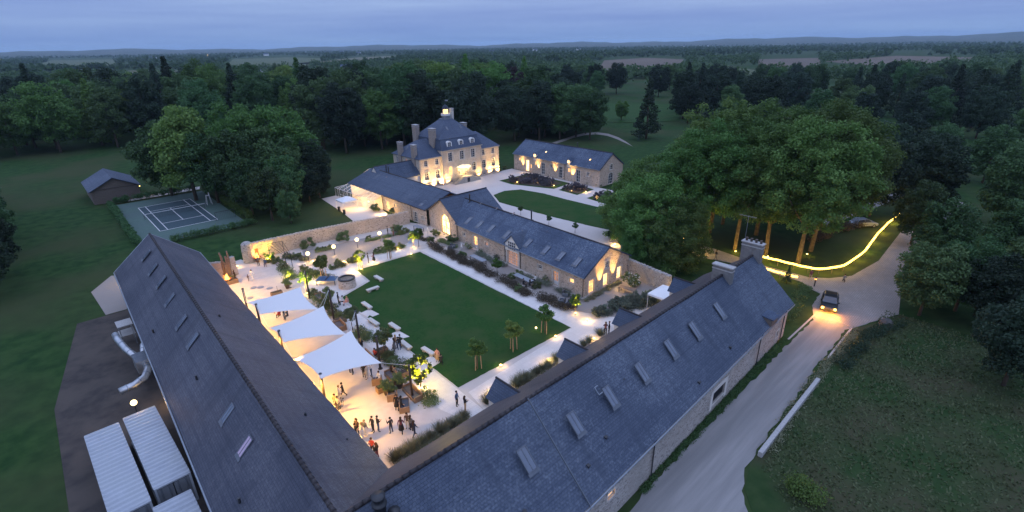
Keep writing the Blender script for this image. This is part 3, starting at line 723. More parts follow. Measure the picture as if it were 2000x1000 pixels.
# dormer
yc, hw = 53.8, 1.55
s1 = slab(root, ((50.02, yc + hw + .2, 3.45), (53.0, yc + hw + .2, 3.45), (54.3, yc, 5.15), (50.02, yc, 5.15)), 'slate_c', 'dormer', .1)
slab(s1, ((50.02, yc - hw - .2, 3.45), (53.0, yc - hw - .2, 3.45), (54.3, yc, 5.15), (50.02, yc, 5.15)), 'slate_c', 'dormer_slope', .1)
m = MB(); X_ = 50.18
def cheek(m, y): m.quad([(X_, y, 2.6), (53, y, 2.6), (53, y, 3.6), (X_, y, 3.6)])
m.quad([(X_, yc + hw, 2.42), (X_, yc - hw, 2.42), (X_, yc - hw, 3.5), (X_, yc, 5.0), (X_, yc + hw, 3.5)]); cheek(m, yc - hw); cheek(m, yc + hw); m.build('dormer_wall', 'white', s1)
m = MB(); m.obox((X_ - .05, yc + .8, 2.75), (.05, 0, 0), (0, -1.6, 0), (0, 0, 1.25)); wo = m.build('dormer_window', 'darkglass', s1)
m = MB()
for k in range(5): m.obox((X_ - .09, yc + .83 - k * .4, 2.72), (.06, 0, 0), (0, -.06, 0), (0, 0, 1.3))
for k in range(4): m.obox((X_ - .085, yc + .83, 2.72 + k * .42), (.05, 0, 0), (0, -1.66, 0), (0, 0, .05))
m.build('dormer_window_bar', 'white', s1)
at0(root)

# ------------------------------------------------------------------ gabled arch hall
root = thing('arch_hall', 'gabled stone hall with a tall glowing arched doorway', 'building', (57, 74, 0))
slab(root, ((50.9, 68.2, 3.0), (61.9, 68.2, 3.0), (62.4, 73.9, 6.55), (51.4, 74.0, 6.55)), 'slate_c'); slab(root, ((52.0, 79.7, 3.1), (62.6, 79.5, 3.1), (62.4, 73.9, 6.55), (51.4, 74.0, 6.55)), 'slate_c')
rcap(root, (51.4, 74.0, 6.58), (62.4, 73.9, 6.58), 'slate_d', .11)
facade(root, (52.35, 79.2), (51.25, 68.7), [(0, 0), (10.55, 0), (10.55, 3.0), (5.3, 6.4), (0, 3.2)], [W(4.55, 7.55, 0, 3.75, 'litbright', 2, 3, arch=1.0, kind='door', frm='black', sur='ashlar', sw=.4, label='tall arched glass doorway glowing amber')], 'stone')
facade(root, (61.8, 68.7), (62.0, 79.2), [(0, 0), (10.5, 0), (10.5, 3.1), (5.2, 6.4), (0, 3.0)], [W(4, 7, 0, 3.6, 'litglass', 2, 3, arch=1.0, kind='door', frm='black', sur='ashlar')], 'stone')
for y in (79.1, 68.9): pipe(root, 'downpipe', [(51.0 + (y - 68) * .1 - .05, y, 3.0), (51.0 + (y - 68) * .1 - .05, y, .05)], .05, 'black')
at0(root); point(root, (54.5 - 57, 74 - 74, 2.4), 160, (1, .58, .18), .4)
point(root, (50.2 - 57, 73.3 - 74, 2.2), 160, (1, .6, .2), .3)

# ------------------------------------------------------------------ orangery wing
root = thing('orangery_wing', 'long slate roofed wing with a lit glass conservatory at its end', 'building', (56, 95, 0))
OE = ((51.2, 110, 3.3), (51.45, 79.3, 3.3)); OR_ = ((57.0, 108.6, 6.0), (56.9, 78.2, 6.0)); OK_ = ((62.7, 109.6, 3.3), (62.5, 79.3, 3.3))
slab(root, (OE[0], OE[1], OR_[1], OR_[0]), 'slate_c'); slab(root, (OK_[0], OK_[1], OR_[1], OR_[0]), 'slate_c'); rcap(root, OR_[0], OR_[1], 'slate_d', .1)
facade(root, (51.55, 95.2), (51.8, 79.2), 3.3, [W(1.4, 2.6, .5, 2.2, 'litglass', 2, 3), W(4.6, 5.4, 1.5, 2.2, 'litglass', 1, 2, sw=.12), W(11.6, 12.8, 0.05, 2.05, 'darkglass', 2, 4, kind='door', frm='white'), W(14.2, 15.1, 1.1, 1.75, 'darkglass', 2, 2, sw=.12)], 'stone')
facade(root, (62.2, 79.3), (62.3, 109.2), 3.3, [W(4, 5.2, .1, 2.2, 'darkglass', 2, 3), W(20, 21.4, .1, 2.2, 'litglass', 2, 3, kind='door')], 'stone')
facade(root, (56.4, 95.2), (51.6, 95.2), 3.3, [], 'offwhite')
m = MB(); m.quad([(51.6, 109.3, 0), (56.4, 109.3, 0), (56.4, 109.3, 5.7), (51.6, 109.3, 3.3)]); m.quad([(56.4, 109.3, 0), (62.2, 109.3, 0), (62.2, 109.3, 3.2), (57, 109.3, 5.8), (56.4, 109.3, 5.7)]); m.build('gable_wall', 'offwhite', root)
m = MB(); m.quad([(56.4, 95.2, 0), (56.4, 109.3, 0), (56.4, 109.3, 5.6), (56.4, 95.2, 5.6)]); m.build('inner_wall', 'offwhite', root)
# conservatory: sloping glass from the eave, glazing bars, glass front
cg = MB(); cg.quad([(51.3, 95.2, 3.2), (51.3, 109.6, 3.2), (48.9, 109.6, 2.3), (49.6, 95.2, 2.3)]); cg.quad([(48.9, 109.6, 2.3), (51.3, 109.6, 3.2), (51.3, 112.2, 2.3), (49.1, 112.2, 2.2)])
o1 = cg.build('conservatory_roof', 'clearglass', root)
cg = MB(); cg.quad([(49.6, 95.2, 0), (48.9, 109.6, 0), (48.9, 109.6, 2.3), (49.6, 95.2, 2.3)]); cg.quad([(48.9, 109.6, 0), (49.1, 112.2, 0), (49.1, 112.2, 2.2), (48.9, 109.6, 2.3)]); cg.build('conservatory_glazing', 'clearglass', root)
for k in range(10):
    t = k / 9; y = 95.2 + 14.4 * t; x = 49.6 - .7 * t; m = MB(); m.tube([(x, y, 0), (x, y, 2.3), (51.3, y, 3.22)], .045, 5); m.build('glazing_bar', 'white', root)
for y in (110.9, 112.2):
    m = MB(); m.tube([(49.05, y, 0), (49.05, y, 2.2), (51.3, y, 2.3 + .9 * (112.2 - y) / 2.6), (51.3, y, 0)], .045, 5); m.build('glazing_bar', 'white', root)
pipe(root, 'glazing_rail', [(49.6, 95.2, 2.3), (48.9, 109.6, 2.3), (49.1, 112.2, 2.2)], .05, 'white'); pipe(root, 'glazing_rail', [(49.6, 95.2, 1.1), (48.9, 109.6, 1.1)], .03, 'white')
sheet('conservatory_tiles', [(49.3, 95.3), (56.3, 95.3), (56.3, 109.2), (48.9, 109.2)], .03, 'court')
for x, y in ((55.2, 103.2),): skylight(root, *OE, OR_[0], x, y, .75, 1.6, 'skyglass')
for x, y in ((52.9, 87.2), (52.9, 84.9), (52.8, 81.6)): skylight(root, *OE, OR_[0], x, y, .8, 1.5)
for y in (100, 96, 92, 84, 81): skylight(root, *OE, OR_[0], 55.9, y, .26, .3, 'litdim', False)
flue(root, 57.3, 101.5, 5.7, 7.3); flue(root, 60.5, 107.0, 4.4, 6.4)
for u in (95.0, 84.0): pipe(root, 'downpipe', [(51.4, u, 3.2), (51.5, u, .05)], .05, 'black')
at0(root)
for y, pw in ((98, 520), (102.5, 560), (107, 460)): point(root, (53.4 - 56, y - 95, 2.7), pw, (1, .60, .24), .25)

# ------------------------------------------------------------------ link wing
root = thing('link_wing', 'low slate roofed link wing joining the orangery and the manor', 'building', (61, 106, 0))
slab(root, ((56.0, 102.6, 3.7), (66.4, 102.6, 3.7), (66.4, 105.8, 6.8), (56.0, 105.8, 6.8)), 'slate_c'); slab(root, ((56.0, 109.2, 3.7), (66.4, 109.2, 3.7), (66.4, 105.8, 6.8), (56.0, 105.8, 6.8)), 'slate_c'); rcap(root, (56.0, 105.8, 6.83), (66.4, 105.8, 6.83), 'slate_d', .1)
facade(root, (62.4, 102.95), (66.4, 102.95), 3.7, [W(1.2, 2.2, .8, 2.2, 'litglass', 2, 3)], 'offwhite')
facade(root, (66.4, 108.9), (56.4, 108.9), 3.7, [W(3, 4.2, .8, 2.2)], 'offwhite')
m = MB(); m.quad([(56.0, 102.9, 0), (56.0, 102.9, 3.6), (56.0, 105.8, 6.6), (56.0, 108.9, 3.6), (56.0, 108.9, 0)]); m.build('gable_wall', 'offwhite', root)
flue(root, 58.4, 104.4, 5.3, 7.0)
at0(root)

# ------------------------------------------------------------------ manor house
root = thing('manor_house', 'floodlit stone manor house with tall slate roof, chimneys and glowing lantern', 'building', (79, 108.5, 0))
Y0, Y1 = 102.7, 114.5
def sq(u, z0, z1, w_=1.2, pane='darkglass', arch=False, **k): return W(u - w_ / 2, u + w_ / 2, z0, z1, pane, 2, 4 if z1 - z0 > 1.6 else 3, arch, 'white_stone', sw=.24, **k)
base = lambda u: W(u - .4, u + .4, .25, .85, 'darkglass', 2, 1, sur='ashlar', sw=.12)
facade(root, (66.4, Y0), (72.7, Y0), 7.2, [sq(1.7, 5.35, 6.75, .95), sq(4.95, 5.35, 6.75, .95), sq(1.8, 2.0, 4.2, 1.25, arch=True), sq(5.0, 2.0, 4.2, 1.25, arch=True), base(5.0)], 'stone_m')
facade(root, (72.7, Y0 - .35), (85.1, Y0 - .35), 8.4, [sq(2.5, 5.6, 7.7, 1.25), sq(6.1, 5.6, 7.7, 1.25), sq(9.7, 5.6, 7.7, 1.25), sq(2.4, 2.2, 4.4, 1.15, 'litglass', True), sq(9.9, 2.2, 4.4, 1.25, arch=True), W(5.4, 6.9, 1.55, 4.0, 'litglass', 2, 4, .5, 'white_stone', 'door', sw=.24), base(2.6), base(9.9)], 'stone_m')
facade(root, (85.1, Y0), (91.4, Y0), 7.2, [sq(1.0, 5.5, 6.9, .95), sq(4.3, 5.5, 6.9, .95), sq(1.1, 2.1, 4.3, 1.25, arch=True), sq(4.4, 2.1, 4.3, 1.25, arch=True), base(1.2), base(4.5)], 'stone_m')
facade(root, (66.4, Y1), (66.4, Y0), 7.2, [sq(2, 5.3, 6.7, .95), sq(6, 5.3, 6.7, .95, 'litdim')], 'stone_m')
facade(root, (91.4, Y0), (91.4, Y1), 7.2, [sq(3, 5.3, 6.7, .95), sq(8.5, 5.3, 6.7, .95), sq(3, 2.1, 4.3, 1.25, arch=True)], 'stone_m')
facade(root, (91.4, Y1), (66.4, Y1), 7.2, [sq(3 + 3.2 * k, 2.1, 4.3, 1.2) for k in range(7)], 'stone_m')
for x in (72.7, 85.1):
    m = MB(); m.quad([(x, Y0 - .35, 0), (x, Y1, 0), (x, Y1, 8.4), (x, Y0 - .35, 8.4)]); m.build('side_wall', 'stone_m', root)
for x, zt, y in ((66.5, 7.1, Y0), (72.6, 7.1, Y0), (72.85, 8.3, Y0 - .35), (84.95, 8.3, Y0 - .35), (85.25, 7.1, Y0), (91.3, 7.1, Y0)):   # quoins
    for k in range(int(zt / .42)):
        w_ = .5 if k % 2 else .34; m = MB(); m.box((x, y - .015, .3 + k * .42), (w_, .07, .36)); m.build('quoin', 'ashlar', root)
def cornice(x0, x1, y, z): m = MB(); m.obox((x0, y - .28, z - .22), (x1 - x0, 0, 0), (0, .34, 0), (0, 0, .12)); m.obox((x0 - .05, y - .38, z - .10), (x1 - x0 + .1, 0, 0), (0, .44, 0), (0, 0, .14)); m.build('cornice', 'ashlar', root)
cornice(66.3, 72.66, Y0, 7.25); cornice(72.55, 85.25, Y0 - .35, 8.45); cornice(85.14, 91.5, Y0, 7.25)
m = MB(); m.obox((66.35, Y0 - .10, 1.05), (6.3, 0, 0), (0, .12, 0), (0, 0, .16)); m.obox((85.15, Y0 - .10, 1.05), (6.25, 0, 0), (0, .12, 0), (0, 0, .16)); m.obox((72.72, Y0 - .45, 1.05), (12.4, 0, 0), (0, .12, 0), (0, 0, .16)); m.build('plinth_course', 'ashlar', root)
# roofs
ym = 108.6
A, B, C, D = (66.05, Y0 - .3, 7.3), (73.0, Y0 - .3, 7.3), (73.0, Y1 + .3, 7.3), (66.05, Y1 + .3, 7.3); r0, r1 = (69.8, ym, 10.8), (73.0, ym, 10.8)
slab(root, (A, B, r1, r0), 'slate_m'); slab(root, (D, C, r1, r0), 'slate_m'); slab(root, (D, A, r0), 'slate_m')
A, B, C, D = (84.8, Y0 - .3, 7.3), (91.75, Y0 - .3, 7.3), (91.75, Y1 + .3, 7.3), (84.8, Y1 + .3, 7.3); r0, r1 = (84.8, ym, 10.8), (88.6, ym, 10.8)
slab(root, (A, B, r1, r0), 'slate_m'); slab(root, (D, C, r1, r0), 'slate_m'); slab(root, (B, C, r1), 'slate_m')
E0, E1, E2, E3 = (72.55, Y0 - .68, 8.5), (85.25, Y0 - .68, 8.5), (85.25, Y1 + .3, 8.5), (72.55, Y1 + .3, 8.5)
K0, K1, K2, K3 = (73.1, Y0 + .75, 10.95), (84.7, Y0 + .75, 10.95), (84.7, Y1 - .8, 10.95), (73.1, Y1 - .8, 10.95)
for a, b, c, d in ((E0, E1, K1, K0), (E1, E2, K2, K1), (E2, E3, K3, K2), (E3, E0, K0, K3)): slab(root, (a, b, c, d), 'slate_m', 'mansard', .12)
T0, T1, T2, T3 = (77.9, 107.6, 15.0), (80.3, 107.6, 15.0), (80.3, 109.6, 15.0), (77.9, 109.6, 15.0)
for a, b, c, d in (((72.95, Y0 + .6, 10.98), (84.85, Y0 + .6, 10.98), T1, T0), ((84.85, Y0 + .6, 10.98), (84.85, Y1 - .65, 10.98), T2, T1), ((84.85, Y1 - .65, 10.98), (72.95, Y1 - .65, 10.98), T3, T2), ((72.95, Y1 - .65, 10.98), (72.95, Y0 + .6, 10.98), T0, T3)): slab(root, (a, b, c, d), 'slate_m', 'roof', .12)
m = MB(); m.obox((77.8, 107.5, 14.9), (2.6, 0, 0), (0, 2.2, 0), (0, 0, .2)); m.build('roof_deck', 'zinc', root)
for x, y in ((77.0, 105.6), (81.2, 105.6)): skylight(root, (72.95, Y0 + .6, 10.98), (84.85, Y0 + .6, 10.98), T1, x, y, .5, .9, 'skyglass', False)
skylight(root, (66.05, Y1 + .3, 7.3), (66.05, Y0 - .3, 7.3), (69.8, ym, 10.8), 67.9, 110, .5, .9, 'skyglass', False)
for u in (2.5, 6.1, 9.7):                             # mansard dormers
    x = 72.7 + u; m = MB(); pr = [(-.72, 8.7), (.72, 8.7), (.72, 10.1)] + [(.72 * math.cos(t), 10.1 + .42 * math.sin(t)) for t in [math.pi * k / 6 for k in range(1, 6)]] + [(-.72, 10.1)]
    yf = Y0 - .25
    m.quad([(x + a, yf, z) for a, z in pr])
    for k in range(len(pr)):
        a, b = pr[k], pr[(k + 1) % len(pr)]; m.quad([(x + a[0], yf, a[1]), (x + a[0], yf + 1.1, a[1]), (x + b[0], yf + 1.1, b[1]), (x + b[0], yf, b[1])])
    dm = m.build('dormer', 'white', root)
    m = MB(); q = hole(x - .42, x + .42, 8.95, 10.25, .6); m.quad([(a, yf - .03, z) for a, z in q]); m.build('dormer_pane', 'darkglass', dm)
    m = MB(); m.obox((x - .025, yf - .07, 8.95), (.05, 0, 0), (0, .03, 0), (0, 0, 1.28))
    for z in (9.35, 9.75): m.obox((x - .42, yf - .065, z), (.84, 0, 0), (0, .025, 0), (0, 0, .04))
    m.build('dormer_bar', 'white', dm)
chimney(root, 66.55, 111.0, 3.5, 10.4, .9, 1.3, 'brick', 1); chimney(root, 66.55, 105.0, 3.5, 10.4, .9, 1.3, 'brick', 0)
chimney(root, 72.9, 113.3, 7.5, 13.6, 1.1, 1.7, 'brick', 0); chimney(root, 72.8, 106.0, 7.5, 13.4, 1.1, 1.7, 'brick', 0)
chimney(root, 81.4, 109.2, 13.0, 17.2, .7, .9, 'white_stone', 0); chimney(root, 85.3, 109.5, 8.5, 13.2, 1.0, 1.6, 'brick', 0)
# lantern
ln = MB(); ln.lathe([(1.05, 0), (1.05, .55), (1.25, .6), (1.25, .75), (0, .75)], (79.1, 108.6, 15.05), 12); lo = ln.build('lantern', 'zinc', root)
m = MB(); m.lathe([(1.2, .75), (1.2, 1.25), (1.12, 1.25), (1.12, .8)], (79.1, 108.6, 15.05), 16); m.build('lantern_rail', 'white', lo)
m = MB(); m.lathe([(.55, .75), (.55, 2.3)], (79.1, 108.6, 15.05), 8); m.build('lantern_glass', 'litbright', lo)
for k in range(8):
    t = 2 * math.pi * k / 8; m = MB(); m.tube([(79.1 + .62 * math.cos(t), 108.6 + .62 * math.sin(t), 15.8), (79.1 + .62 * math.cos(t), 108.6 + .62 * math.sin(t), 17.4)], .07, 6); m.build('lantern_column', 'white', lo)
m = MB(); m.lathe([(.85, 2.3), (.85, 2.45), (.75, 2.5), (.68, 2.85), (.45, 3.15), (.12, 3.3), (.04, 3.5), (.03, 4.6), (0, 4.6)], (79.1, 108.6, 15.05), 12); m.build('lantern_dome', 'slate_c', lo, True)
m = MB(); m.obox((79.1, 108.6, 19.2), (.75, -.25, 0), (.01, .02, 0), (0, 0, .35)); m.build('weather_vane', 'zinc', lo)
# perron and canopy
m = MB(); m.obox((77.6, 100.3, 0), (3.0, 0, 0), (0, 2.05, 0), (0, 0, 1.5)); pe = m.build('perron', 'ashlar', root)
for s in (-1, 1):
    for k in range(7):
        m = MB(); x = 79.1 + s * (1.5 + .36 * k); m.obox((min(x, x + s * .38), 100.4, 0), (.38, 0, 0), (0, 1.5, 0), (0, 0, 1.35 - .19 * k)); m.build('step', 'ashlar', pe)
m = MB(); m.obox((78.6, 100.26, .1), (.8, 0, 0), (0, .06, 0), (0, 0, 1.1)); m.build('cellar_door', 'black', pe)
for a, b in (((77.65, 100.4), (80.55, 100.4)), ((75.2, 100.4), (77.6, 100.4)), ((80.6, 100.4), (83, 100.4))):
    za, zb = (1.5, 1.5) if a[0] == 77.65 else ((.2, 1.5) if a[0] < 77 else (1.5, .2)); m = MB(); m.tube([(a[0], a[1], za + .9), (b[0], b[1], zb + .9)], .03, 5)
    for k in range(7): t = k / 6; m.tube([(a[0] + (b[0] - a[0]) * t, a[1], za + (zb - za) * t), (a[0] + (b[0] - a[0]) * t, a[1], za + (zb - za) * t + .9)], .02, 4)
    m.build('railing', 'black', pe)
m = MB(); pts = [(78.9 + 2.1 * math.cos(t), 102.3 - 1.9 * math.sin(t), 3.85 - .25 * math.sin(t)) for t in [math.pi * k / 10 for k in range(11)]]
for k in range(10): m.quad([(78.9, 102.3, 4.35), pts[k], pts[k + 1]])
MT['canopyglass'] = emis('self_glowing_canopy_glass', (1.0, .80, .42), 1.6)  # lamplight from below is put into the glass as emission
ca_ = m.build('canopy', 'canopyglass', root)
for k in range(11): mm = MB(); mm.tube([(78.9, 102.3, 4.37), pts[k]], .035, 5); mm.build('canopy_rib', 'white', ca_)
for u in (77.4, 80.4): m = MB(); m.lathe([(.02, 0), (.12, .05), (.15, .4), (.02, .5)], (u, 102.1, 2.9), 8); m.build('added_lantern', 'bulb_s', root)  # two glowing lanterns added to warm the central facade
at0(root)
point(root, (0, 101.0 - 108.5, 3.6), 420, (1, .68, .28), .3); point(root, (.1, .1, 16.7), 60, (1, .66, .28), .4)
for x, pw in ((67.4, 230), (70.0, 250), (72.3, 250), (74.0, 110), (84.0, 110), (88.2, 230), (91.0, 230)): spot(root, (x - 79, Y0 - (.5 if x < 73 or x > 86 else .9) - 108.5, .1), (x - 79, Y0 - (.15 if x < 73 or x > 86 else .5) - 108.5, 5.0), pw * 20, 100, 1.0, (1, .60, .20), .12)  # the two weaker middle spots are added to warm the central facade

# ------------------------------------------------------------------ stable range
root = thing('stable_range', 'stone stable range with blue slate roof and uplit front', 'building', (102, 88, 0))
X0 = 97.3; ya, yb = 102.9, 73.3
slab(root, ((X0 - .35, ya + .2, 4.3), (X0 - .35, yb - .2, 4.3), (102, yb - .2, 7.6), (102, ya + .2, 7.6)), 'slate_b'); slab(root, ((106.9, ya + .2, 4.3), (106.9, yb - .2, 4.3), (102, yb - .2, 7.6), (102, ya + .2, 7.6)), 'slate_b'); rcap(root, (102, ya + .2, 7.63), (102, yb - .2, 7.63), 'slate_d', .11)
dw = lambda u, p='darkglass': W(u - .6, u + .6, .2, 3.2, p, 2, 4, kind='door', sur='white_stone', sw=.16)
facade(root, (X0, ya), (X0, yb), 4.3, [W(4.7, 5.9, .2, 3.2, 'litbright', 2, 1, kind='door', sw=.16), W(1.9, 2.5, 2.6, 3.4, 'litglass', 1, 1, sw=.1), W(6.3, 6.9, 1.2, 2.2, 'litglass', 1, 2, sw=.1), W(8.0, 8.6, 2.3, 3.2, 'litglass', 1, 2, sw=.1), dw(11.1), W(13.7, 14.6, 2.4, 3.3, 'darkglass', 2, 2, sw=.12), dw(17.2), W(19.6, 20.4, 2.2, 3.2, 'litglass', 2, 2, sw=.12), dw(23.0), W(25.7, 26.5, 2.2, 3.1, 'darkglass', 2, 2, sw=.12)], 'stone')
facade(root, (X0, yb), (106.6, yb), [(0, 0), (9.3, 0), (9.3, 4.3), (4.7, 7.45), (0, 4.3)], [W(3.6, 5.4, .1, 2.9, 'darkglass', 2, 4, True, kind='door'), W(3.9, 5.1, 3.6, 5.0, 'darkglass', 2, 3, True)], 'stone')
facade(root, (106.6, yb), (106.6, ya), 4.3, [W(5, 6.2, 1, 2.6), W(14, 15.2, 1, 2.6)], 'stone'); facade(root, (106.6, ya), (X0, ya), [(0, 0), (9.3, 0), (9.3, 4.3), (4.6, 7.45), (0, 4.3)], [W(4, 5.2, 1, 2.6)], 'stone')
for u in (8.1, 19.9):
    y = ya - u
    s1 = slab(root, ((X0 - .2, y + .7, 5.1), (X0 + 2.2, y + .7, 5.1), (X0 + 2.6, y, 5.75), (X0 - .2, y, 5.75)), 'slate_b', 'dormer', .08); slab(s1, ((X0 - .2, y - .7, 5.1), (X0 + 2.2, y - .7, 5.1), (X0 + 2.6, y, 5.75), (X0 - .2, y, 5.75)), 'slate_b', 'dormer_slope', .08)
    m = MB(); m.quad([(X0 - .05, y + .55, 3.5), (X0 - .05, y - .55, 3.5), (X0 - .05, y - .55, 5.1), (X0 - .05, y, 5.65), (X0 - .05, y + .55, 5.1)]); m.quad([(X0 - .05, y + .55, 3.5), (X0 + 1.5, y + .55, 3.5), (X0 + 1.5, y + .55, 5.1), (X0 - .05, y + .55, 5.1)]); m.quad([(X0 - .05, y - .55, 3.5), (X0 + 1.5, y - .55, 3.5), (X0 + 1.5, y - .55, 5.1), (X0 - .05, y - .55, 5.1)]); m.build('dormer_wall', 'white', s1)
    m = MB(); m.quad([(X0 - .08, y + .36, 4.1), (X0 - .08, y - .36, 4.1), (X0 - .08, y - .36, 5.1), (X0 - .08, y + .36, 5.1)]); m.build('dormer_pane', 'litbright', s1)
for y in (92.5, 77.8): skylight(root, (X0 - .35, ya, 4.3), (X0 - .35, yb, 4.3), (102, yb, 7.6), 99.2, y, .5, .6, 'litbright', False)
flue(root, 102.3, 84.5, 7.3, 8.7); pipe(root, 'gutter', [(X0 - .42, ya + .2, 4.24), (X0 - .42, yb - .2, 4.24)], .06); pipe(root, 'downpipe', [(X0 - .1, 84.2, 4.2), (X0 - .1, 84.2, .1)], .05, 'black')
at0(root)
for u in (3.6, 9.4, 15.4, 21.3): spot(root, (X0 - .38 - 102, ya - u - 88, 1.1), (X0 - .1 - 102, ya - u - 88, 5.0), 2600, 60, 1.0, (1, .58, .17), .08)
spot(root, (X0 - 2 - 102, ya - 5.3 - 88, 2.2), (X0 - 2 - 102, ya - 5.5 - 88, 0), 80, 120, .8)
# uplights on the stone house gable
for u in (3.55, 6.7): spot(bpy.data.objects['stone_house'], (49.55 + u - 55, 38.6 - 54, .6), (49.55 + u - 55, 38.95 - 54, 5.2), 3200, 58, 1.0, (1, .57, .15), .06)
spot(bpy.data.objects['stone_house'], (55.2 - 55, 38.9 - 54, 2.5), (55.8 - 55, 36.8 - 54, 0), 520, 115, .9, (1, .58, .16))

# ------------------------------------------------------------------ free-standing walls
def stone_wall(label, pts, hs, t=.6, mat='stone_g', lit='coping'):
    root = thing('stone_wall', label, 'wall', (*pts[0], 0))
    for k in range(len(pts) - 1):
        a, b = Vector((*pts[k], 0)), Vector((*pts[k + 1], 0)); d = (b - a); n = Vector((d.y, -d.x, 0)).normalized() * t / 2
        m = MB(); N = 14; tp = []
        for j in range(N + 1):
            p = a + d * (j / N); h = hs[k] + (hs[k + 1] - hs[k]) * j / N + random.uniform(-.06, .06); tp.append((p, h))
        for j in range(N):
            (p, h), (q, g_) = tp[j], tp[j + 1]; z = lambda v_, e: (v_.x, v_.y, e)
            m.quad([z(p + n, 0), z(q + n, 0), z(q + n, g_), z(p + n, h)]); m.quad([z(q - n, 0), z(p - n, 0), z(p - n, h), z(q - n, g_)]); m.quad([z(p + n, h), z(q + n, g_), z(q - n, g_), z(p - n, h)])
        m.quad([z(a - n, 0), z(a + n, 0), z(a + n, hs[k]), z(a - n, hs[k])]); m.quad([z(b + n, 0), z(b - n, 0), z(b - n, hs[k + 1]), z(b + n, hs[k + 1])])
        m.build('wall_face', mat, root)
        nc = int(d.length / .55)
        for j in range(nc):                            # rough coping stones
            p = a + d * ((j + .5) / nc); h = hs[k] + (hs[k + 1] - hs[k]) * (j + .5) / nc
            c = MB(); c.box((p.x, p.y, h + .02), (.5 * random.uniform(.8, 1.05), t + random.uniform(.0, .1), .14 + random.uniform(0, .1)), math.atan2(d.y, d.x) + random.uniform(-.05, .05), .86); c.build('coping_stone', mat, root)
    at0(root); return root
w1 = stone_wall('old rubble wall closing the courtyard behind four bright lamps', [(21.2, 85.4), (31.2, 86.3), (50.4, 83.4)], [3.0, 2.4, 2.35], .65, 'stone')
m = MB(); m.lathe([(.95, 0), (.9, 2.4), (.82, 3.1), (.5, 3.4), (0, 3.45)], (0.1, 0, 0), 10); m.build('round_pier', 'stone_g', w1)
stone_wall('short rubble wall stub beside the far end of the long barn', [(13.9, 83.4), (16.4, 81.2)], [2.4, 2.6], .6, 'stone_g')
stone_wall('rubble wall running from the stone house gable to the white tent', [(60.6, 41.2), (59.0, 31.6)], [2.4, 2.5], .6, 'stone_g')

# ------------------------------------------------------------------ trees
def crown_clumps(seed, rx, rz, n, zc, top=.0):
    q = np.random.default_rng(seed); out_c = []; out_r = []
    while len(out_c) < n:
        d = q.normal(size=3); d /= np.linalg.norm(d); k = .35 + .62 * q.random() ** .6
        p = d * k * np.array([rx, rx * .95, rz])
        if p[2] < -rz * .8: continue
        out_c.append(p + np.array([0, 0, zc])); out_r.append(rx * (.20 + .18 * q.random()) * (1.15 - .35 * k))
    return out_c, out_r

def trunk_mesh(name, h, r, limbs, seed, spread, zb):
    q = random.Random(seed); m = MB()
    m.tube([(0, 0, -.3), (.02 * h * q.uniform(-1, 1), .0, h * .3), (.03 * h * q.uniform(-1, 1), .02 * h, h * .62), (0, 0, h * .86)], [r * 1.35, r, r * .7, r * .2], 8)
    for k in range(limbs):
        t = 2 * math.pi * k / limbs + q.uniform(-.4, .4); z0 = zb + q.uniform(0, h * .22); e = spread * q.uniform(.55, .9)
        m.tube([(0, 0, z0), (math.cos(t) * e * .45, math.sin(t) * e * .45, z0 + e * .45), (math.cos(t) * e, math.sin(t) * e, z0 + e * q.uniform(.7, 1.1))], [r * .5, r * .32, r * .1], 6)
    return m.mesh(name, True)

PROTO = {}
def proto(key, name, crown, trunk, leafmat, barkmat):
    crown.materials.append(MT[leafmat]); 
    if trunk is not None and not trunk.materials: trunk.materials.append(MT[barkmat])
    PROTO[key] = (name, crown, trunk)
def plant(key, x, y, sc, rz=None, label='', cat='tree', group=None, z=0.0, leafmat=None):
    name, crown, trunk = PROTO[key]
    if trunk is None:
        o = link(name, crown, None, None, (x, y, z), random.uniform(0, 6.28) if rz is None else rz, sc); tag(o, label, cat, group); c = o
    else:
        o = thing(name, label, cat, (x, y, z), random.uniform(0, 6.28) if rz is None else rz, group, sc)
        c = link('crown', crown, None, o); link('trunk', trunk, None, o)
    if leafmat:
        c.material_slots[0].link = 'OBJECT'; c.material_slots[0].material = MT[leafmat]
    return o

for k in range(3):
    c, r = crown_clumps(20 + k, 7.9, 8.2, 260, 13.6); proto(f'plane{k}', 'plane_tree', foliage('crown', c, [x * .52 for x in r], 50000, .26, 30 + k, shell=.3), trunk_mesh('trunk', 20, .26, 7, k, 5.5, 5.0), 'leaf_plane', 'bark_p')
for k in range(5):
    c, r = crown_clumps(40 + k, 5.8 + .5 * (k % 3), 8.2 + .9 * (k % 2), 120, 9.9); proto(f'wood{k}', 'woodland_tree', foliage('crown', c, [x * .8 for x in r], 17000, .42, 50 + k), trunk_mesh('trunk', 16, .26, 5, 9 + k, 4, 4.0), 'leaf_wood', 'bark')
for k in range(2):
    q = np.random.default_rng(60 + k); c, r = [], []
    for j in range(90):
        t = (j / 90) ** .85; z = 2.2 + 18 * t; a = j * 2.4 + q.random(); e = (1 - t) * (4.8 + .8 * k) * (.55 + .5 * q.random()); c.append((e * math.cos(a), e * math.sin(a), z - e * .18)); r.append(.55 + 1.15 * (1 - t))
    proto(f'conifer{k}', 'conifer', foliage('crown', c, r, 4200, .52, 62 + k, squash=.45), trunk_mesh('trunk', 20, .34, 0, 4, 1, 3), 'leaf_dark', 'bark')
q = np.random.default_rng(70); c, r = [], []
for j in range(60):
    lv = j % 6; a = q.random() * 6.28; e = (6.5 - lv * .8) * (.25 + .75 * q.random()); c.append((e * math.cos(a), e * math.sin(a), 5 + lv * 1.9)); r.append(1.5)
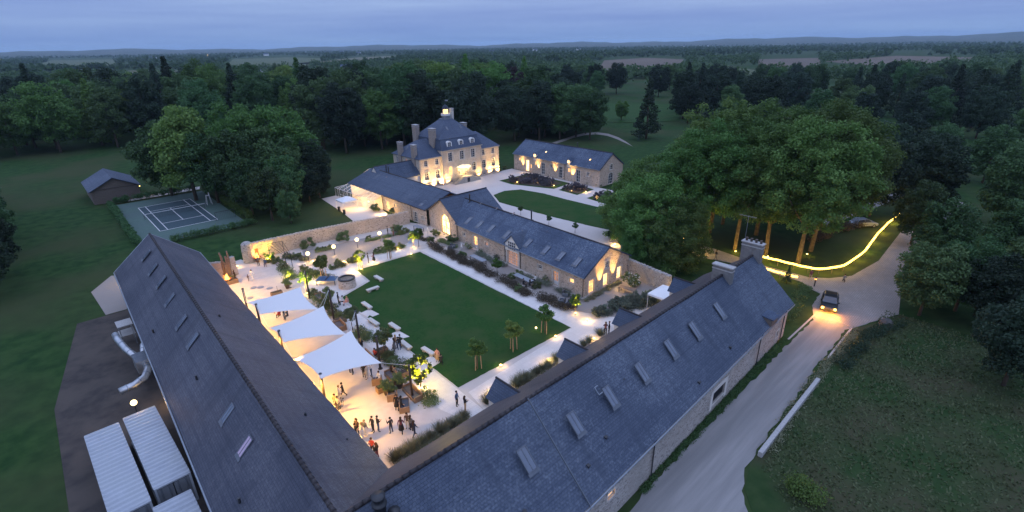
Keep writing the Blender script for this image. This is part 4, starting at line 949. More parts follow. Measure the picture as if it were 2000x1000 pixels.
proto('cedar0', 'cedar_tree', foliage('crown', c, r, 4200, .5, 71, squash=.3), trunk_mesh('trunk', 15, .5, 6, 5, 5, 4), 'leaf_blue', 'bark')
for k in range(3):
    c, r = crown_clumps(80 + k, .8, .62, 16, .55); proto(f'shrub{k}', 'shrub', foliage('shrub', c, [x * 1.15 for x in r], 2600, .09, 82 + k), None, 'leaf_shrub', None)
for k in range(2):
    c, r = crown_clumps(90 + k, 1.05, .85, 24, 2.55); proto(f'small{k}', 'small_tree', foliage('crown', c, [x * 1.15 for x in r], 5000, .13, 92 + k), trunk_mesh('trunk', 2.7, .055, 4, 3 + k, .8, 1.4), 'leaf_fresh', 'bark')
c, r = crown_clumps(190, 1.0, .85, 22, 2.5); proto('lit0', 'small_tree', foliage('crown', c, r, 1000, .17, 192, shell=.2), trunk_mesh('trunk', 2.7, .055, 4, 33, .8, 1.4), 'leaf_fresh', 'bark')
c, r = crown_clumps(290, .8, .75, 18, .75); proto('litshrub', 'shrub', foliage('shrub', c, r, 700, .13, 292, shell=.2), None, 'leaf_fresh', None)
# ornamental grass tuft: arching blades
def tuft(seed, n=520, h=.62):
    q = np.random.default_rng(seed); V = np.empty((n, 4, 3)); a = q.random(n) * 6.28; e = .10 + .75 * q.random(n); hh = h * (.55 + .55 * q.random(n)); rb = .12 * q.random(n)
    ca, sa = np.cos(a), np.sin(a); wv = .010
    for k, (t, ww) in enumerate(((0, 1), (0, -1), (1, -.4), (1, .4))):
        rr = rb + e * t * .8; V[:, k, 0] = rr * ca - sa * wv * ww; V[:, k, 1] = rr * sa + ca * wv * ww; V[:, k, 2] = hh * t
    return mesh_np('feather_grass_clump', V.reshape(-1, 3), n, q.random(n))
for k in range(2): proto(f'grass{k}', 'feather_grass_clump', tuft(95 + k), None, 'leaf_grass', None)
c, r = crown_clumps(99, .42, .36, 9, .28); proto('lav0', 'lavender_mound', foliage('lavender_mound', c, r, 700, .065, 98), None, 'leaf_lav', None)
c, r = crown_clumps(101, .62, .55, 14, .45); proto('flower0', 'flowering_shrub', foliage('flowering_shrub', c, r, 1300, .08, 102), None, 'leaf_shrub', None)
fl_me = foliage('blossom', c, [x * 1.12 for x in r], 170, .075, 103, shell=.9); fl_me.materials.append(MT['flower'])

# the grove of plane trees by the road
PL = [(82, 23, 1.05), (89, 23.5, 1.1), (82.5, 28, 1.0), (81, 32.5, 1.0), (77.5, 37, .98), (90.5, 33, 1.1), (69, 41, .86), (75, 45, .9), (86, 39.5, 1.1), (97, 25, 1.08), (67.5, 36, .74), (65.5, 40, .55), (73.5, 49, .7), (101, 33, .9), (92, 40, .98)]
PLL = ['plane tree with warmly lit trunk nearest the rope light', 'plane tree just behind the lit one nearest the road', 'plane tree whose forked trunk rises behind the big chimney', 'plane tree with a slim lit trunk left of the chimney', 'leaning plane tree with string lights at the grove edge', 'dark plane tree in the middle of the grove', 'leafy plane tree overhanging the courtyard wall', 'plane tree hiding the end of the oval lawn', 'plane tree at the back of the lit grove', 'rightmost plane tree of the grove, near the silver car', 'low plane tree behind the white tent', 'low leafy plane overhanging the wall by the stone house', 'low leafy plane at the end of the oval lawn', 'plane tree at the far right back of the grove', 'plane tree at the far left back of the grove']
for k, (x, y, s) in enumerate(PL): plant(f'plane{k % 3}', x, y, s, k * 1.3, PLL[k], 'tree', 'plane trees of the grove', -5.0 if k in (6, 7, 10, 11, 12) else -.5)
# park trees left of the garden
for x, y, s, kk, lb, lm in ((25, 133, 1.2, 'wood0', 'tall light green tree at the left of the garden clump', 'leaf_plane'), (34, 127, 1.15, 'wood1', 'light green tree in the middle of the garden clump', 'leaf_plane'), (43.5, 124, 1.15, 'wood2', 'rounded light green tree at the right of the garden clump', 'leaf_plane'), (31, 120, .9, 'wood3', 'dark leafy tree at the front of the garden clump', None), (39, 116, .85, 'wood4', 'dark rounded tree in front of the light green ones', None), (22, 142, 1.0, 'wood2', 'dark tree at the far left of the garden clump', None), (40, 134, .95, 'wood4', 'tree at the back of the garden clump', None), (47, 117.5, .7, 'wood1', 'dark evergreen bush like tree beside the lawn', 'leaf_dark'), (48.5, 122, .46, 'wood3', 'small dark tree at the lawn edge of the clump', 'leaf_dark'), (32, 105, .62, 'wood0', 'low spreading tree standing before the garden wall', None), (30.5, 112, .66, 'wood3', 'low bushy tree beside the tennis hedge', None), (36.5, 109.5, .66, 'wood2', 'low grey green tree behind the spreading one', None), (33, 137, .95, 'wood3', 'dense tree behind the light green pair', None), (28, 127, .95, 'wood4', 'dark tree filling the front left of the garden clump', None), (43, 112.5, .5, 'wood4', 'low dark tree at the right foot of the garden clump', 'leaf_dark'), (34, 100.5, .36, 'wood1', 'lowest bushy tree of the clump, nearest the garden wall', None), (37, 121.5, .95, 'wood0', 'dark tree in the heart of the garden clump', None), (46, 114, .42, 'wood2', 'small round dark tree beside the lawn edge', 'leaf_dark')):
    plant(kk, x, y, s, None, lb, 'tree', None, 0, lm)
plant('cedar0', 158, 45, .95, None, 'blue grey cedar standing beyond the grove', 'tree')
plant('conifer0', 163, 103, 1.02, None, 'dark columnar conifer right of the meadow', 'tree')
plant('conifer1', 228, 118, 1.15, None, 'broad dark conifer at the far edge of the park', 'tree')
plant('wood4', 197, 138, .5, None, 'small pale tree alone in the far meadow', 'tree', None, 0, 'leaf_fresh')
plant('wood1', 160, 172, 1.25, None, 'dark copper beech rising behind the manor', 'tree', None, 0, 'leaf_copper')
plant('conifer1', 176, 158, 1.0, None, 'dark pine in the wood right of the copper beech', 'tree')
plant('wood2', 150, 52, .8, None, 'golden leaved tree beside the blue cedar', 'tree', None, 0, 'leaf_gold')
plant('wood0', 104, 12.8, .62, None, 'rightmost dark tree overhanging the lit drive', 'tree', None, 0)
plant('wood3', 88.5, 7.5, .66, None, 'dark bushy tree at the right of the junction', 'tree', None, 0)
plant('wood4', 75.5, 6.4, .56, None, 'dark tree whose crown overhangs the junction from the right', 'tree', None, 0)
plant('wood1', 80, 3.5, .55, None, 'dark tree below the junction beside the field', 'tree', None, 0)
plant('conifer0', 73.6, 21.5, .13, None, 'small clipped conifer beside the rope light fence', 'tree')
# woodland: individual trees, each zone a group
def inside(x, y):
    d = Vector((x, y, 8)) - Vector((0, 0, 32)); w_ = d.dot(dv); return w_ > 0 and -80 < 1000 + 1000 * d.dot(cr) / w_ < 2080
OPEN = [[(437.77, 339.97), (963.46, 736.53), (1173.34, 760.51), (1111.88, 624.51), (564.95, 316.00), (515.58, 317.70)], [(584.26, 240.04), (1146.42, 474.04), (1243.12, 390.86), (726.42, 223.52), (588.01, 195.73)], [(448.12, 215.55), (799.86, 380.33), (669.43, 275.80), (483.03, 186.57)], [(816.72, 248.28), (1432.02, 297.84), (1361.84, 159.84), (850.91, 96.83), (723.87, 171.45)], [(261.15, 946.06), (660.24, 2278.17), (941.55, 2448.00), (883.84, 1915.21), (363.75, 861.66)], [(116.15, 831.64), (174.72, 1223.95), (233.72, 1110.87), (160.24, 762.11)], [(370.62, 972.70), (1024.55, 1950.53), (1359.02, 2109.65), (685.35, 1132.37), (432.06, 941.85)], [(364.38, 530.27), (567.28, 807.24), (590.00, 756.33), (370.98, 481.20)], [(44.15, 1384.74), (197.31, 3433.19), (416.53, 3258.66), (163.55, 1245.35)]]
def in_open(x, y):
    for P_ in OPEN:
        ins = False
        for (ax, ay), (bx, by) in zip(P_, P_[1:] + P_[:1]):
            if (ay > y) != (by > y) and x < (bx - ax) * (y - ay) / (by - ay) + ax: ins = not ins
        if ins: return True
    return False
def zone(poly_fn, n, label, group, keys, smin, smax, mats=(None,), seed=0, mind=6.0):
    q = random.Random(seed); pts = []; tries = 0
    while len(pts) < n and tries < 6000:
        tries += 1; x, y = poly_fn(q)
        if not inside(x, y) or in_open(x, y) or any((x - a) ** 2 + (y - b) ** 2 < mind ** 2 for a, b in pts): continue
        pts.append((x, y)); plant(q.choice(keys), x, y, q.uniform(smin, smax), q.uniform(0, 6.28), label, 'tree', group, 0, q.choice(mats))
def band(x0, x1, f0, f1): return lambda q: (lambda x: (x, q.uniform(f0(x), f1(x))))(q.uniform(x0, x1))
def polar(d0, d1, a0, a1):      # distance, azimuth right of the view axis in degrees
    def f(q):
        d = math.sqrt(q.uniform(d0 * d0, d1 * d1)); t = az + R(q.uniform(a0, a1)); return d * math.sin(t), d * math.cos(t)
    return f
AW = ['wood0', 'wood1', 'wood2', 'wood3', 'wood4']
zone(polar(176, 215, -20, -4), 30, 'broadleaf tree in the wood behind the great lawn and manor', 'wood behind the manor', AW, .9, 1.55, (None, None, None, 'leaf_dark', 'leaf_plane'), 1, 7)
zone(polar(230, 330, -49, -20), 80, 'dark tree of the wood beyond the left meadow', 'wood beyond the left meadow', AW + ['conifer0'], .85, 1.5, (None, None, 'leaf_dark', 'leaf_plane'), 2, 9)
zone(polar(196, 330, -20, 3), 64, 'tree deep in the wood behind the manor roof', 'wood behind the manor roof', AW + ['conifer1'], .9, 1.5, (None, None, 'leaf_dark', 'leaf_plane'), 3, 9)
zone(polar(186, 225, 0, 9), 18, 'tree of the belt behind the stable range', 'belt behind the stable range', AW, .95, 1.2, (None, None, 'leaf_dark'), 4, 7)
zone(polar(330, 420, 3, 50), 46, 'field edge tree beyond the far meadow', 'field edge trees beyond the meadow', AW, .8, 1.15, (None, 'leaf_dark'), 5, 10)
zone(polar(215, 320, 18, 52), 46, 'dark park tree behind the plane grove', 'park trees behind the grove', AW + ['conifer0', 'conifer1'], .85, 1.15, ('leaf_dark', None, 'leaf_dark'), 6, 9)
zone(polar(118, 190, 25, 52), 17, 'dark tree along the drive behind the silver car', 'trees along the drive', AW, .65, .95, ('leaf_dark', None), 7, 9)
zone(polar(330, 520, -50, 2), 26, 'far tree at the back edge of the great wood', 'trees at the back of the wood', AW, 1.0, 1.2, (None, 'leaf_dark'), 8, 16)

# far woods and hedgerows: one mass
def far_mass(name, items, leafn, size, seed, mat):
    q = np.random.default_rng(seed); cen, rad = [], []
    for x, y, h in items:
        for k in range(5): a = q.random() * 6.28; e = h * .3 * q.random(); cen.append((x + e * math.cos(a), y + e * math.sin(a), h * (.35 + .35 * q.random()))); rad.append(h * (.28 + .12 * q.random()))
    V, t = leaves(cen, rad, leafn, size, seed, shell=.75); me = mesh_np(name, V, leafn, t); me.materials.append(MT[mat]); return struct(link(name, me), 'stuff')
def rows(seed, n, d0, d1, a0=-56, a1=56):
    q = random.Random(seed); it = []
    for k in range(n):
        d = d0 * (d1 / d0) ** q.random(); a = q.uniform(a0, a1); t = az + R(a); cx, cy = d * math.sin(t), d * math.cos(t); tt = az + R(90 + q.uniform(-16, 16)); L = q.uniform(.10, .35) * d
        m_ = int(L / (d * .006 + 3))
        for j in range(m_): s_ = (j / max(m_, 1) - .5) * L; it.append((cx + math.sin(tt) * s_ + q.uniform(-3, 3), cy + math.cos(tt) * s_ + q.uniform(-3, 3), q.uniform(8, 15)))
    return [t for t in it if not in_open(t[0], t[1])]
far_mass('far_hedgerows', rows(1, 110, 430, 1200), 110000, 2.2, 5, 'leaf_wood')
far_mass('distant_woods', rows(2, 230, 1100, 5600), 110000, 6.0, 6, 'leaf_wood')

# far fields
def field(px, mat): sheet('field', px, .12, mat)
field([(507.38, 394.33), (906.11, 686.05), (1092.71, 708.03), (1011.42, 567.72), (680.47, 382.96), (639.83, 395.09)], 'field_b'); field([(694.68, 286.41), (1049.55, 433.53), (1170.82, 367.76), (849.80, 262.55), (680.43, 227.45)], 'field_b')
field([(501.20, 239.08), (766.63, 360.51), (645.92, 265.93), (537.99, 210.83)], 'field_g'); field([(974.81, 297.56), (1344.67, 279.23), (1254.60, 146.62), (993.23, 114.38), (838.41, 199.68)], 'field_b'); field([(325.25, 1165.83), (595.88, 2030.32), (831.67, 2164.07), (796.97, 1728.06), (449.41, 1071.36)], 'field_g')
field([(135.07, 958.40), (165.14, 1159.79), (221.57, 1054.88), (188.12, 894.81)], 'field_t'); field([(455.58, 1192.25), (918.55, 1749.61), (1198.78, 1861.52), (864.60, 1455.98), (533.16, 1159.67)], 'field_t'); field([(444.36, 640.67), (539.98, 762.62), (558.49, 722.98), (435.59, 569.97)], 'field_b'); field([(59.75, 1790.94), (171.61, 3005.10), (363.19, 2849.35), (211.14, 1605.31)], 'field_g')
field([(187.57, 141.72), (248.74, 187.51), (271.11, 150.83), (211.88, 118.27), (194.31, 128.96)], 'lawn'); field([(388.14, 184.88), (461.71, 218.93), (479.64, 191.71), (414.38, 164.89)], 'field_g')
# hills on the skyline
m = MB(); prev = None; N = 150
for k in range(N + 1):
    a = -62 + 124 * k / N; t = az + R(a); D = 7600; h = 40 + 26 * max(0, a / 40) + 10 * math.sin(a * .31) + 6 * math.sin(a * .9 + 1) + 3.5 * math.sin(a * 2.7) + (14 * math.exp(-((a + 9) / 4) ** 2)) + 2 * random.random()
    row = [((D - 2600) * math.sin(t), (D - 2600) * math.cos(t), -1), ((D - 900) * math.sin(t), (D - 900) * math.cos(t), h * .55), (D * math.sin(t), D * math.cos(t), h), ((D + 1800) * math.sin(t), (D + 1800) * math.cos(t), h * .5 - 5)]
    if prev:
        for j in range(3): m.quad([prev[j], row[j], row[j + 1], prev[j + 1]])
    prev = row
struct(m.build('hills', 'hill', None, True))

# far farm houses
def far_house(x, y, rz, w_, l_, h, wall, label, cat='house'):
    r_ = thing('farm_house', label, cat, (x, y, 0), rz); m = MB(); m.box((0, 0, h / 2), (l_, w_, h)); m.quad([(-l_ / 2, -w_ / 2, h), (-l_ / 2, w_ / 2, h), (-l_ / 2, 0, h + w_ * .4)]); m.quad([(l_ / 2, -w_ / 2, h), (l_ / 2, w_ / 2, h), (l_ / 2, 0, h + w_ * .4)]); m.build('wall', wall, r_)
    e = w_ / 2 + .4; zt = h + w_ * .42; ze_ = h - .25
    slab(r_, ((-l_ / 2 - .3, -e, ze_), (l_ / 2 + .3, -e, ze_), (l_ / 2 + .3, 0, zt), (-l_ / 2 - .3, 0, zt)), 'slate_b'); slab(r_, ((l_ / 2 + .3, e, ze_), (-l_ / 2 - .3, e, ze_), (-l_ / 2 - .3, 0, zt), (l_ / 2 + .3, 0, zt)), 'slate_b')
    for k in (-.3, .3): mm = MB(); mm.box((k * l_, -w_ / 2 - .03, h * .55), (1.2, .08, 1.4)); mm.build('window', 'darkglass', r_)
    mm = MB(); mm.box((l_ * .3, 0, zt + .3), (.8, .8, 1.6)); mm.build('chimney', 'brick', r_); return r_
hs = (('stone', 'grey stone farm house among the trees on the left'), ('brick', 'brown farm barn beside the grey farm house'), ('white', 'white walled farm house among the trees'), ('white', 'white farm house right of the other white one'), ('stone_g', 'grey farm house half hidden by the conifer'), ('offwhite', 'lone pale house before the wood'))
for (wl, lb), (p, rz) in zip(hs, (((174.65, 686.57), -.6), ((190.05, 696.98), -.5), ((203.73, 693.53), -.55), ((230.44, 708.72), -.9), ((271.54, 683.45), -.5), ((379.11, 761.99), -.6))): far_house(*p, rz, 9, 17, 5, wl, lb)
for p in ((1560.16, 3372.36), (1718.88, 3495.60), (1330.72, 2530.86), (2078.68, 3598.92), (3384.88, 5246.61), (2479.80, 3570.01), (3637.68, 4960.18), (1976.60, 2503.59), (1682.26, 1921.42), (2066.56, 2014.79), (2354.58, 1960.85), (3594.75, 2027.91), (3833.65, 1977.27), (5190.64, 1572.33), (4460.04, 1250.53), (5346.24, 1347.74), (405.43, 2266.83), (980.70, 2809.51)):
    o = far_house(*p, random.uniform(-1, .4), 12, 22, 7, 'white', 'pale house of the distant hamlets on the plain'); o['group'] = 'distant hamlet houses'
# hamlet lights on the skyline
def far_lamp(x, y, z, r, label): m = MB(); m.lathe([(0, 0), (r, r), (0, 2 * r)], (0, 0, 0), 6); m.tube([(0, 0, -z), (0, 0, 0)], r * .2, 4); o = m.build('street_lamp', 'bulb_s', None); o.location = (x, y, z); tag(o, label, 'lamp')
far_lamp(*(189.68, 680.16), 3.5, 0.6, 'lit street lamp between the farm houses'); far_lamp(*(757.99, 2960.85), 8, 1.3, 'bright lamp far off on the left plain')
# dark shed on the left
r_ = thing('garden_shed', 'dark slate roofed shed at the far left by the path', 'shed', (12, 152, 0), 0)
m = MB(); m.box((0, 0, 1.6), (9, 13, 3.2)); m.build('wall', 'wood_g', r_); slab(r_, ((5, -7, 3.0), (5, 7, 3.0), (0, 7, 5.6), (0, -7, 5.6)), 'slate_c'); slab(r_, ((-5, -7, 3.0), (-5, 7, 3.0), (0, 7, 5.6), (0, -7, 5.6)), 'slate_c')
m = MB(); m.quad([(-4.5, -6.5, 3.1), (4.5, -6.5, 3.1), (0, -6.5, 5.4)]); m.build('gable', 'wood_g', r_); m = MB(); m.quad([(-4.5, 6.5, 3.1), (4.5, 6.5, 3.1), (0, 6.5, 5.4)]); m.build('gable', 'wood_g', r_)
m = MB(); m.box((4.56, -4.2, 1.1), (.12, 1.2, 2.2)); m.build('door', 'wood', r_); m = MB(); m.lathe([(0, 0), (.14, .14), (0, .28)], (4.8, -5.2, 2.3), 8); m.build('wall_lamp', 'bulb_s', r_)
point(r_, (5.1, -5.2, 2.2), 40)

# ------------------------------------------------------------------ hedges
def hedge(label, pts, w_, h, mat='leaf_shrub', dens=130, size=.16, seed=0, name='hedge', cat='hedge', jag=.12):
    q = np.random.default_rng(seed); cen, rad = [], []; L = 0
    for (x0, y0), (x1, y1) in zip(pts[:-1], pts[1:]):
        l_ = math.hypot(x1 - x0, y1 - y0); L += l_
        for k in range(max(4, int(l_ / (.14 * w_)))):
            t = q.random(); e = (q.random() - .5) * w_ * .6; nx, ny = -(y1 - y0) / l_, (x1 - x0) / l_; cen.append((x0 + (x1 - x0) * t + nx * e, y0 + (y1 - y0) * t + ny * e, h * (.38 + .25 * q.random()))); rad.append(w_ * (.3 + jag * q.random()))
    n = int(L * dens * 2.6); size = size * .66; V, t = leaves(cen, rad, n, size, seed, squash=min(1.2, h / w_)); V[:, 2] = np.maximum(V[:, 2], .02); me = mesh_np(name, V, n, t); me.materials.append(MT[mat]); return tag(link(name, me), label, cat)
hedge('dark copper hedge between the white path and the stone house', [(46.19, 70.96), (45.71, 60.44), (45.24, 51.36), (45.05, 43.81), (45.77, 37.72)], 2.1, .85, 'leaf_red', 420, .14, 1)
hedge('green hedge along the right side of the tennis court', [(28.7, 107.5), (28.9, 124), (28.9, 141.5)], 1.5, 2.3, 'leaf_fresh', 120, .3, 2)
hedge('clipped hedge along the left side of the tennis court', [(9.6, 107), (9.8, 124), (10.0, 142)], 1.3, 1.7, 'leaf_wood', 110, .28, 32)
hedge('clipped hedge along the far end of the tennis court', [(11, 143.4), (20, 143.2), (28, 143.2)], 1.4, 1.7, 'leaf_wood', 110, .28, 33)
hedge('low dark hedge along the near end of the tennis court', [(14.5, 105.2), (22, 104.9), (28.5, 105.3)], 1.6, 1.5, 'leaf_wood', 140, .26, 3)
hedge('dark clipped hedge before the stable range doors', [(98.27, 80.45), (97.59, 73.20)], 1.3, .8, 'leaf_wood', 160, .2, 4); hedge('low dark hedge beside the lit stable doorway', [(98.93, 98.90), (98.60, 93.90)], 1.2, .7, 'leaf_wood', 160, .2, 5)
hedge('lavender strip at the foot of the stone house wall left of the big door', [(49.38, 61.67), (49.08, 54.43)], 1.5, .6, 'leaf_grey', 260, .13, 6); hedge('grey green planting under the stone house windows', [(48.24, 50.12), (48.75, 44.66)], 1.6, .75, 'leaf_grey', 260, .13, 7)
hedge('grey planting at the near corner of the stone house', [(48.84, 43.17), (48.42, 38.73)], 1.4, .7, 'leaf_grey', 240, .13, 8); hedge('grass strip under the lit gable windows', [(48.82, 37.91), (52.48, 38.16), (56.81, 38.26)], .9, .5, 'leaf_grass', 240, .16, 9)
hedge('brown hedge beyond the lit lawn below the silver car', [(92, 24.5), (100, 23.5), (108, 21)], 2.2, 1.6, 'leaf_red', 90, .3, 10); hedge('weedy verge at the foot of the road barn wall', [(27, 14.95), (40, 15.3), (57, 15.9)], .8, .35, 'leaf_wood', 120, .13, 11)
hedge('rounded dark hedge at the corner of the road and junction', [(62, 17.2), (67, 18.2), (72.3, 18.6), (73.6, 19.8)], 1.8, .9, 'leaf_wood', 150, .2, 12); hedge('dry grass bank along the right edge of the road', [(38, 9.9), (47, 10.5), (56, 10.8), (66, 10.6)], 1.2, .35, 'leaf_grass', 90, .16, 13)
hedge('dark bramble bank along the field edge below the junction', [(56, 9.6), (64, 9.4), (72, 7.4)], 1.8, .9, 'leaf_dark', 120, .2, 14); hedge('bright green bush at the bottom right of the field', [(34.62, 6.19), (36.71, 5.81)], 2.4, 1.6, 'leaf_fresh', 380, .2, 15, 'bush', 'bush')
hedge('shrubbery below the grove behind the courtyard wall', [(63.5, 34), (65, 38.5), (67.5, 43)], 3.4, 2.6, 'leaf_plane', 300, .28, 16)

# rough grass in the field, one mass
n = 16000; q = np.random.default_rng(4); gx = 30 + 44 * q.random(n); gy = 9.6 - 26 * q.random(n) ** 1.2; ok = ~((gx < 36) & (gy > 4 + (gx - 31) * 1.0)); gx, gy = gx[ok], gy[ok]; n = len(gx); a = q.random(n) * 6.28; hh = .08 + .16 * q.random(n) * (noise_ := (.5 + .5 * np.sin(gx * .7 + np.sin(gy * .5) * 2))); V = np.empty((n, 4, 3)); ca, sa = np.cos(a), np.sin(a); le = (q.random(n) - .5) * .5
for k, (t, ww) in enumerate(((0, 1), (0, -1), (1, -.5), (1, .5))): V[:, k, 0] = gx - sa * .08 * ww + ca * le * t; V[:, k, 1] = gy + ca * .08 * ww + sa * le * t; V[:, k, 2] = -.03 + hh * t
me = mesh_np('field_grass', V.reshape(-1, 3), n, q.random(n)); me.materials.append(leaf('field_grass_blade', (.036, .066, .024), (.070, .092, .042))); struct(link('field_grass', me), 'stuff')

# ------------------------------------------------------------------ shade sails and masts
def sail(label, A, B, C, D, bow=.13):
    A, B, C, D = map(Vector, (A, B, C, D)); cen = (A + B + C + D) / 4; N = 18
    def edge(p, q, t): m_ = (p + q) / 2; return p.lerp(q, t) + (cen - m_) * bow * 4 * t * (1 - t)
    r_ = thing('shade_sail', label, 'shade sail', (cen.x, cen.y, 0), 0, 'white shade sails'); m = MB(); G_ = []
    for i in range(N + 1):
        s = i / N
        for j in range(N + 1):
            t = j / N; p = edge(A, B, s) * (1 - t) + edge(D, C, s) * t + edge(A, D, t) * (1 - s) + edge(B, C, t) * s - ((A * (1 - s) + B * s) * (1 - t) + (D * (1 - s) + C * s) * t)
            G_.append(p - Vector((cen.x, cen.y, 0)))
    m.v = [tuple(p) for p in G_] + [tuple(p - Vector((0, 0, .012))) for p in G_]; o_ = (N + 1) ** 2
    for i in range(N):
        for j in range(N): a = i * (N + 1) + j; b = a + N + 1; m.f += [(a, b, b + 1, a + 1), (o_ + a, o_ + a + 1, o_ + b + 1, o_ + b)]; m.uv += [None, None]
    m.build('cloth', 'sail', r_, True); return r_
s1 = sail('white shade sail farthest from the camera, nearest the gravel court', (20.20, 60.70, 4.30), (19.78, 54.84, 3.50), (13.98, 57.07, 4.20), (14.23, 62.96, 3.50))
s2 = sail('middle one of the three white shade sails', (19.96, 53.54, 4.40), (19.49, 47.16, 3.50), (13.60, 49.11, 4.20), (13.95, 54.48, 3.50))
s3 = sail('largest and nearest white shade sail', (19.47, 45.77, 4.60), (19.44, 39.68, 3.50), (13.60, 40.26, 4.30), (13.46, 46.56, 3.50))
def cable(par, a, b): loc = Vector(par.location); m = MB(); m.tube([Vector(a) - loc, Vector(b) - loc], .018, 4); m.build('cable', 'white', par)
MASTS = [((22.77, 65.63), 4.1, 'dark sail mast by the uplit tree near the table tennis table'), ((22.23, 56.96), 4.5, 'dark sail mast among white flowers, second from the table tennis table'), ((21.75, 49.26), 4.6, 'dark sail mast third along the flower beds'), ((21.16, 43.73), 4.0, 'dark sail mast beside the multi stemmed shrub'), ((20.81, 36.95), 3.9, 'dark sail mast beside the brightly lit shrub'),
         ((14.93, 66.07, 1.50)[:2], 4.0, 'dark sail mast at the far end of the long barn eave'), ((14.44, 59.55, 2.50)[:2], 4.4, 'dark sail mast between the first and second sails by the barn'), ((14.07, 51.46, 2.50)[:2], 4.4, 'dark sail mast between the second and third sails by the barn'), ((13.97, 41.18, 2.20)[:2], 4.2, 'dark sail mast nearest the camera beside the barn roof')]
tops = []
for (x, y), h, lb in MASTS:
    r_ = thing('sail_mast', lb, 'mast', (x, y, 0), 0, 'sail masts'); m = MB(); m.tube([(0, 0, 0), (0, 0, h)], [.13, .11], 10); m.build('post', 'mast', r_, True); m = MB(); m.lathe([(.26, 0), (.26, .04), (.12, .06)], (0, 0, 0), 10); m.build('base_plate', 'mast', r_); m = MB(); m.lathe([(.15, h - .06), (.15, h + .05), (0, h + .06)], (0, 0, 0), 10); m.build('cap', 'black', r_); tops.append((x, y, h))
for s_, c_, k in ((s1, (20.20, 60.70, 4.30), 0), (s1, (19.78, 54.84, 3.50), 1), (s2, (19.96, 53.54, 4.40), 1), (s2, (19.49, 47.16, 3.50), 2), (s3, (19.47, 45.77, 4.60), 2), (s3, (19.44, 39.68, 3.50), 4), (s1, (14.23, 62.96, 3.50), 5), (s1, (13.98, 57.07, 4.20), 6), (s2, (13.95, 54.48, 3.50), 6), (s2, (13.60, 49.11, 4.20), 7), (s3, (13.46, 46.56, 3.50), 7), (s3, (13.60, 40.26, 4.30), 8)): cable(s_, c_, tops[k])

# courtyard floodlights under the eave of the long barn
for y, pw in ((31.5, 300), (36.5, 1100), (41, 1500), (46, 900), (51.5, 900), (57.5, 1100), (64, 1300), (71, 1500), (77, 900)):
    x = 12.3 + (y - 26.4) * .0327 + .35; r_ = thing('wall_floodlight', f'warm floodlight under the barn eave {dict(zip((31.5,36.5,41,46,51.5,57.5,64,71,77), ("nearest the barn corner", "above the dancing guests", "beside the nearest sail mast", "under the nearest sail", "between the second and nearest sails", "under the middle sail", "beside the farthest sail", "near the fire pit", "at the far end of the barn")))[y]}', 'lamp', (x, y, 3.7)); m = MB(); m.box((-.05, 0, 0), (.16, .3, .2)); m.build('housing', 'black', r_); m = MB(); m.box((.05, 0, -.02), (.04, .26, .16)); m.build('lens', 'bulb_s', r_)
    spot(r_, (.15, 0, -.05), (2.2, 0, -3.7), pw * 1.55, 122, .8, (1, .50, .085), .15)

# ------------------------------------------------------------------ lamps
def ball_lamp(p, z, pw, label, r=.13):
    r_ = thing('garden_lamp', label, 'lamp', (*p, 0)); m = MB(); m.tube([(0, 0, 0), (0, 0, z - r)], .03, 6); m.lathe([(.1, 0), (.1, .03), (.03, .04)], (0, 0, 0), 8); m.build('post', 'black', r_); m = MB(); m.lathe([(r * math.sin(t), -r * math.cos(t)) for t in [math.pi * k / 8 for k in range(9)]], (0, 0, z), 12); m.build('bulb', 'bulb', r_, True); point(r_, (0, 0, z + .02), pw, (1, .60, .22), r + .02)
for p, lb in (((28.10, 78.24), 'leftmost of the four bright lamps before the rubble wall'), ((32.45, 78.18), 'second from left of the four bright lamps before the rubble wall'), ((36.78, 78.43), 'third from left of the four bright lamps before the rubble wall'), ((41.22, 78.54), 'rightmost of the four bright lamps before the rubble wall')): ball_lamp(p, 1.5, 950, lb, .32)
ball_lamp((22.24, 36.56), .75, 170, 'round lamp glowing under the brightly lit shrub', .2); ball_lamp((38.80, 37.54), .35, 40, 'glowing lamp on the lawn beside the third staked tree', .13)
def uplight(p, pw, label, tgt=None, col=(1, .60, .18), z=.12, dx=0.0, dy=0.0):
    r_ = thing('ground_uplight', label, 'lamp', (*p, 0)); m = MB(); m.lathe([(.05, 0), (.07, .1), (.08, .16), (0, .16)], (0, 0, 0), 8); m.build('housing', 'black', r_); m = MB(); m.lathe([(.15, .165), (.12, .25), (0, .29)], (0, 0, 0), 8); m.build('lens', 'bulb_s', r_); point(r_, (dx, dy, .42), pw * 1.9, col, .12)
    if tgt: spot(r_, (-.35, -.35, .85 if tgt[2] > 1 else .3), (.1, .1, 3), pw * 45, 95 if tgt[2] > 1 else 130, .6, (1, .68, .07), .05); point(r_, tgt, pw * 3.5, (1, .68, .07), .15)  # spot and point light without fixtures, added to make the foliage glow
    return r_
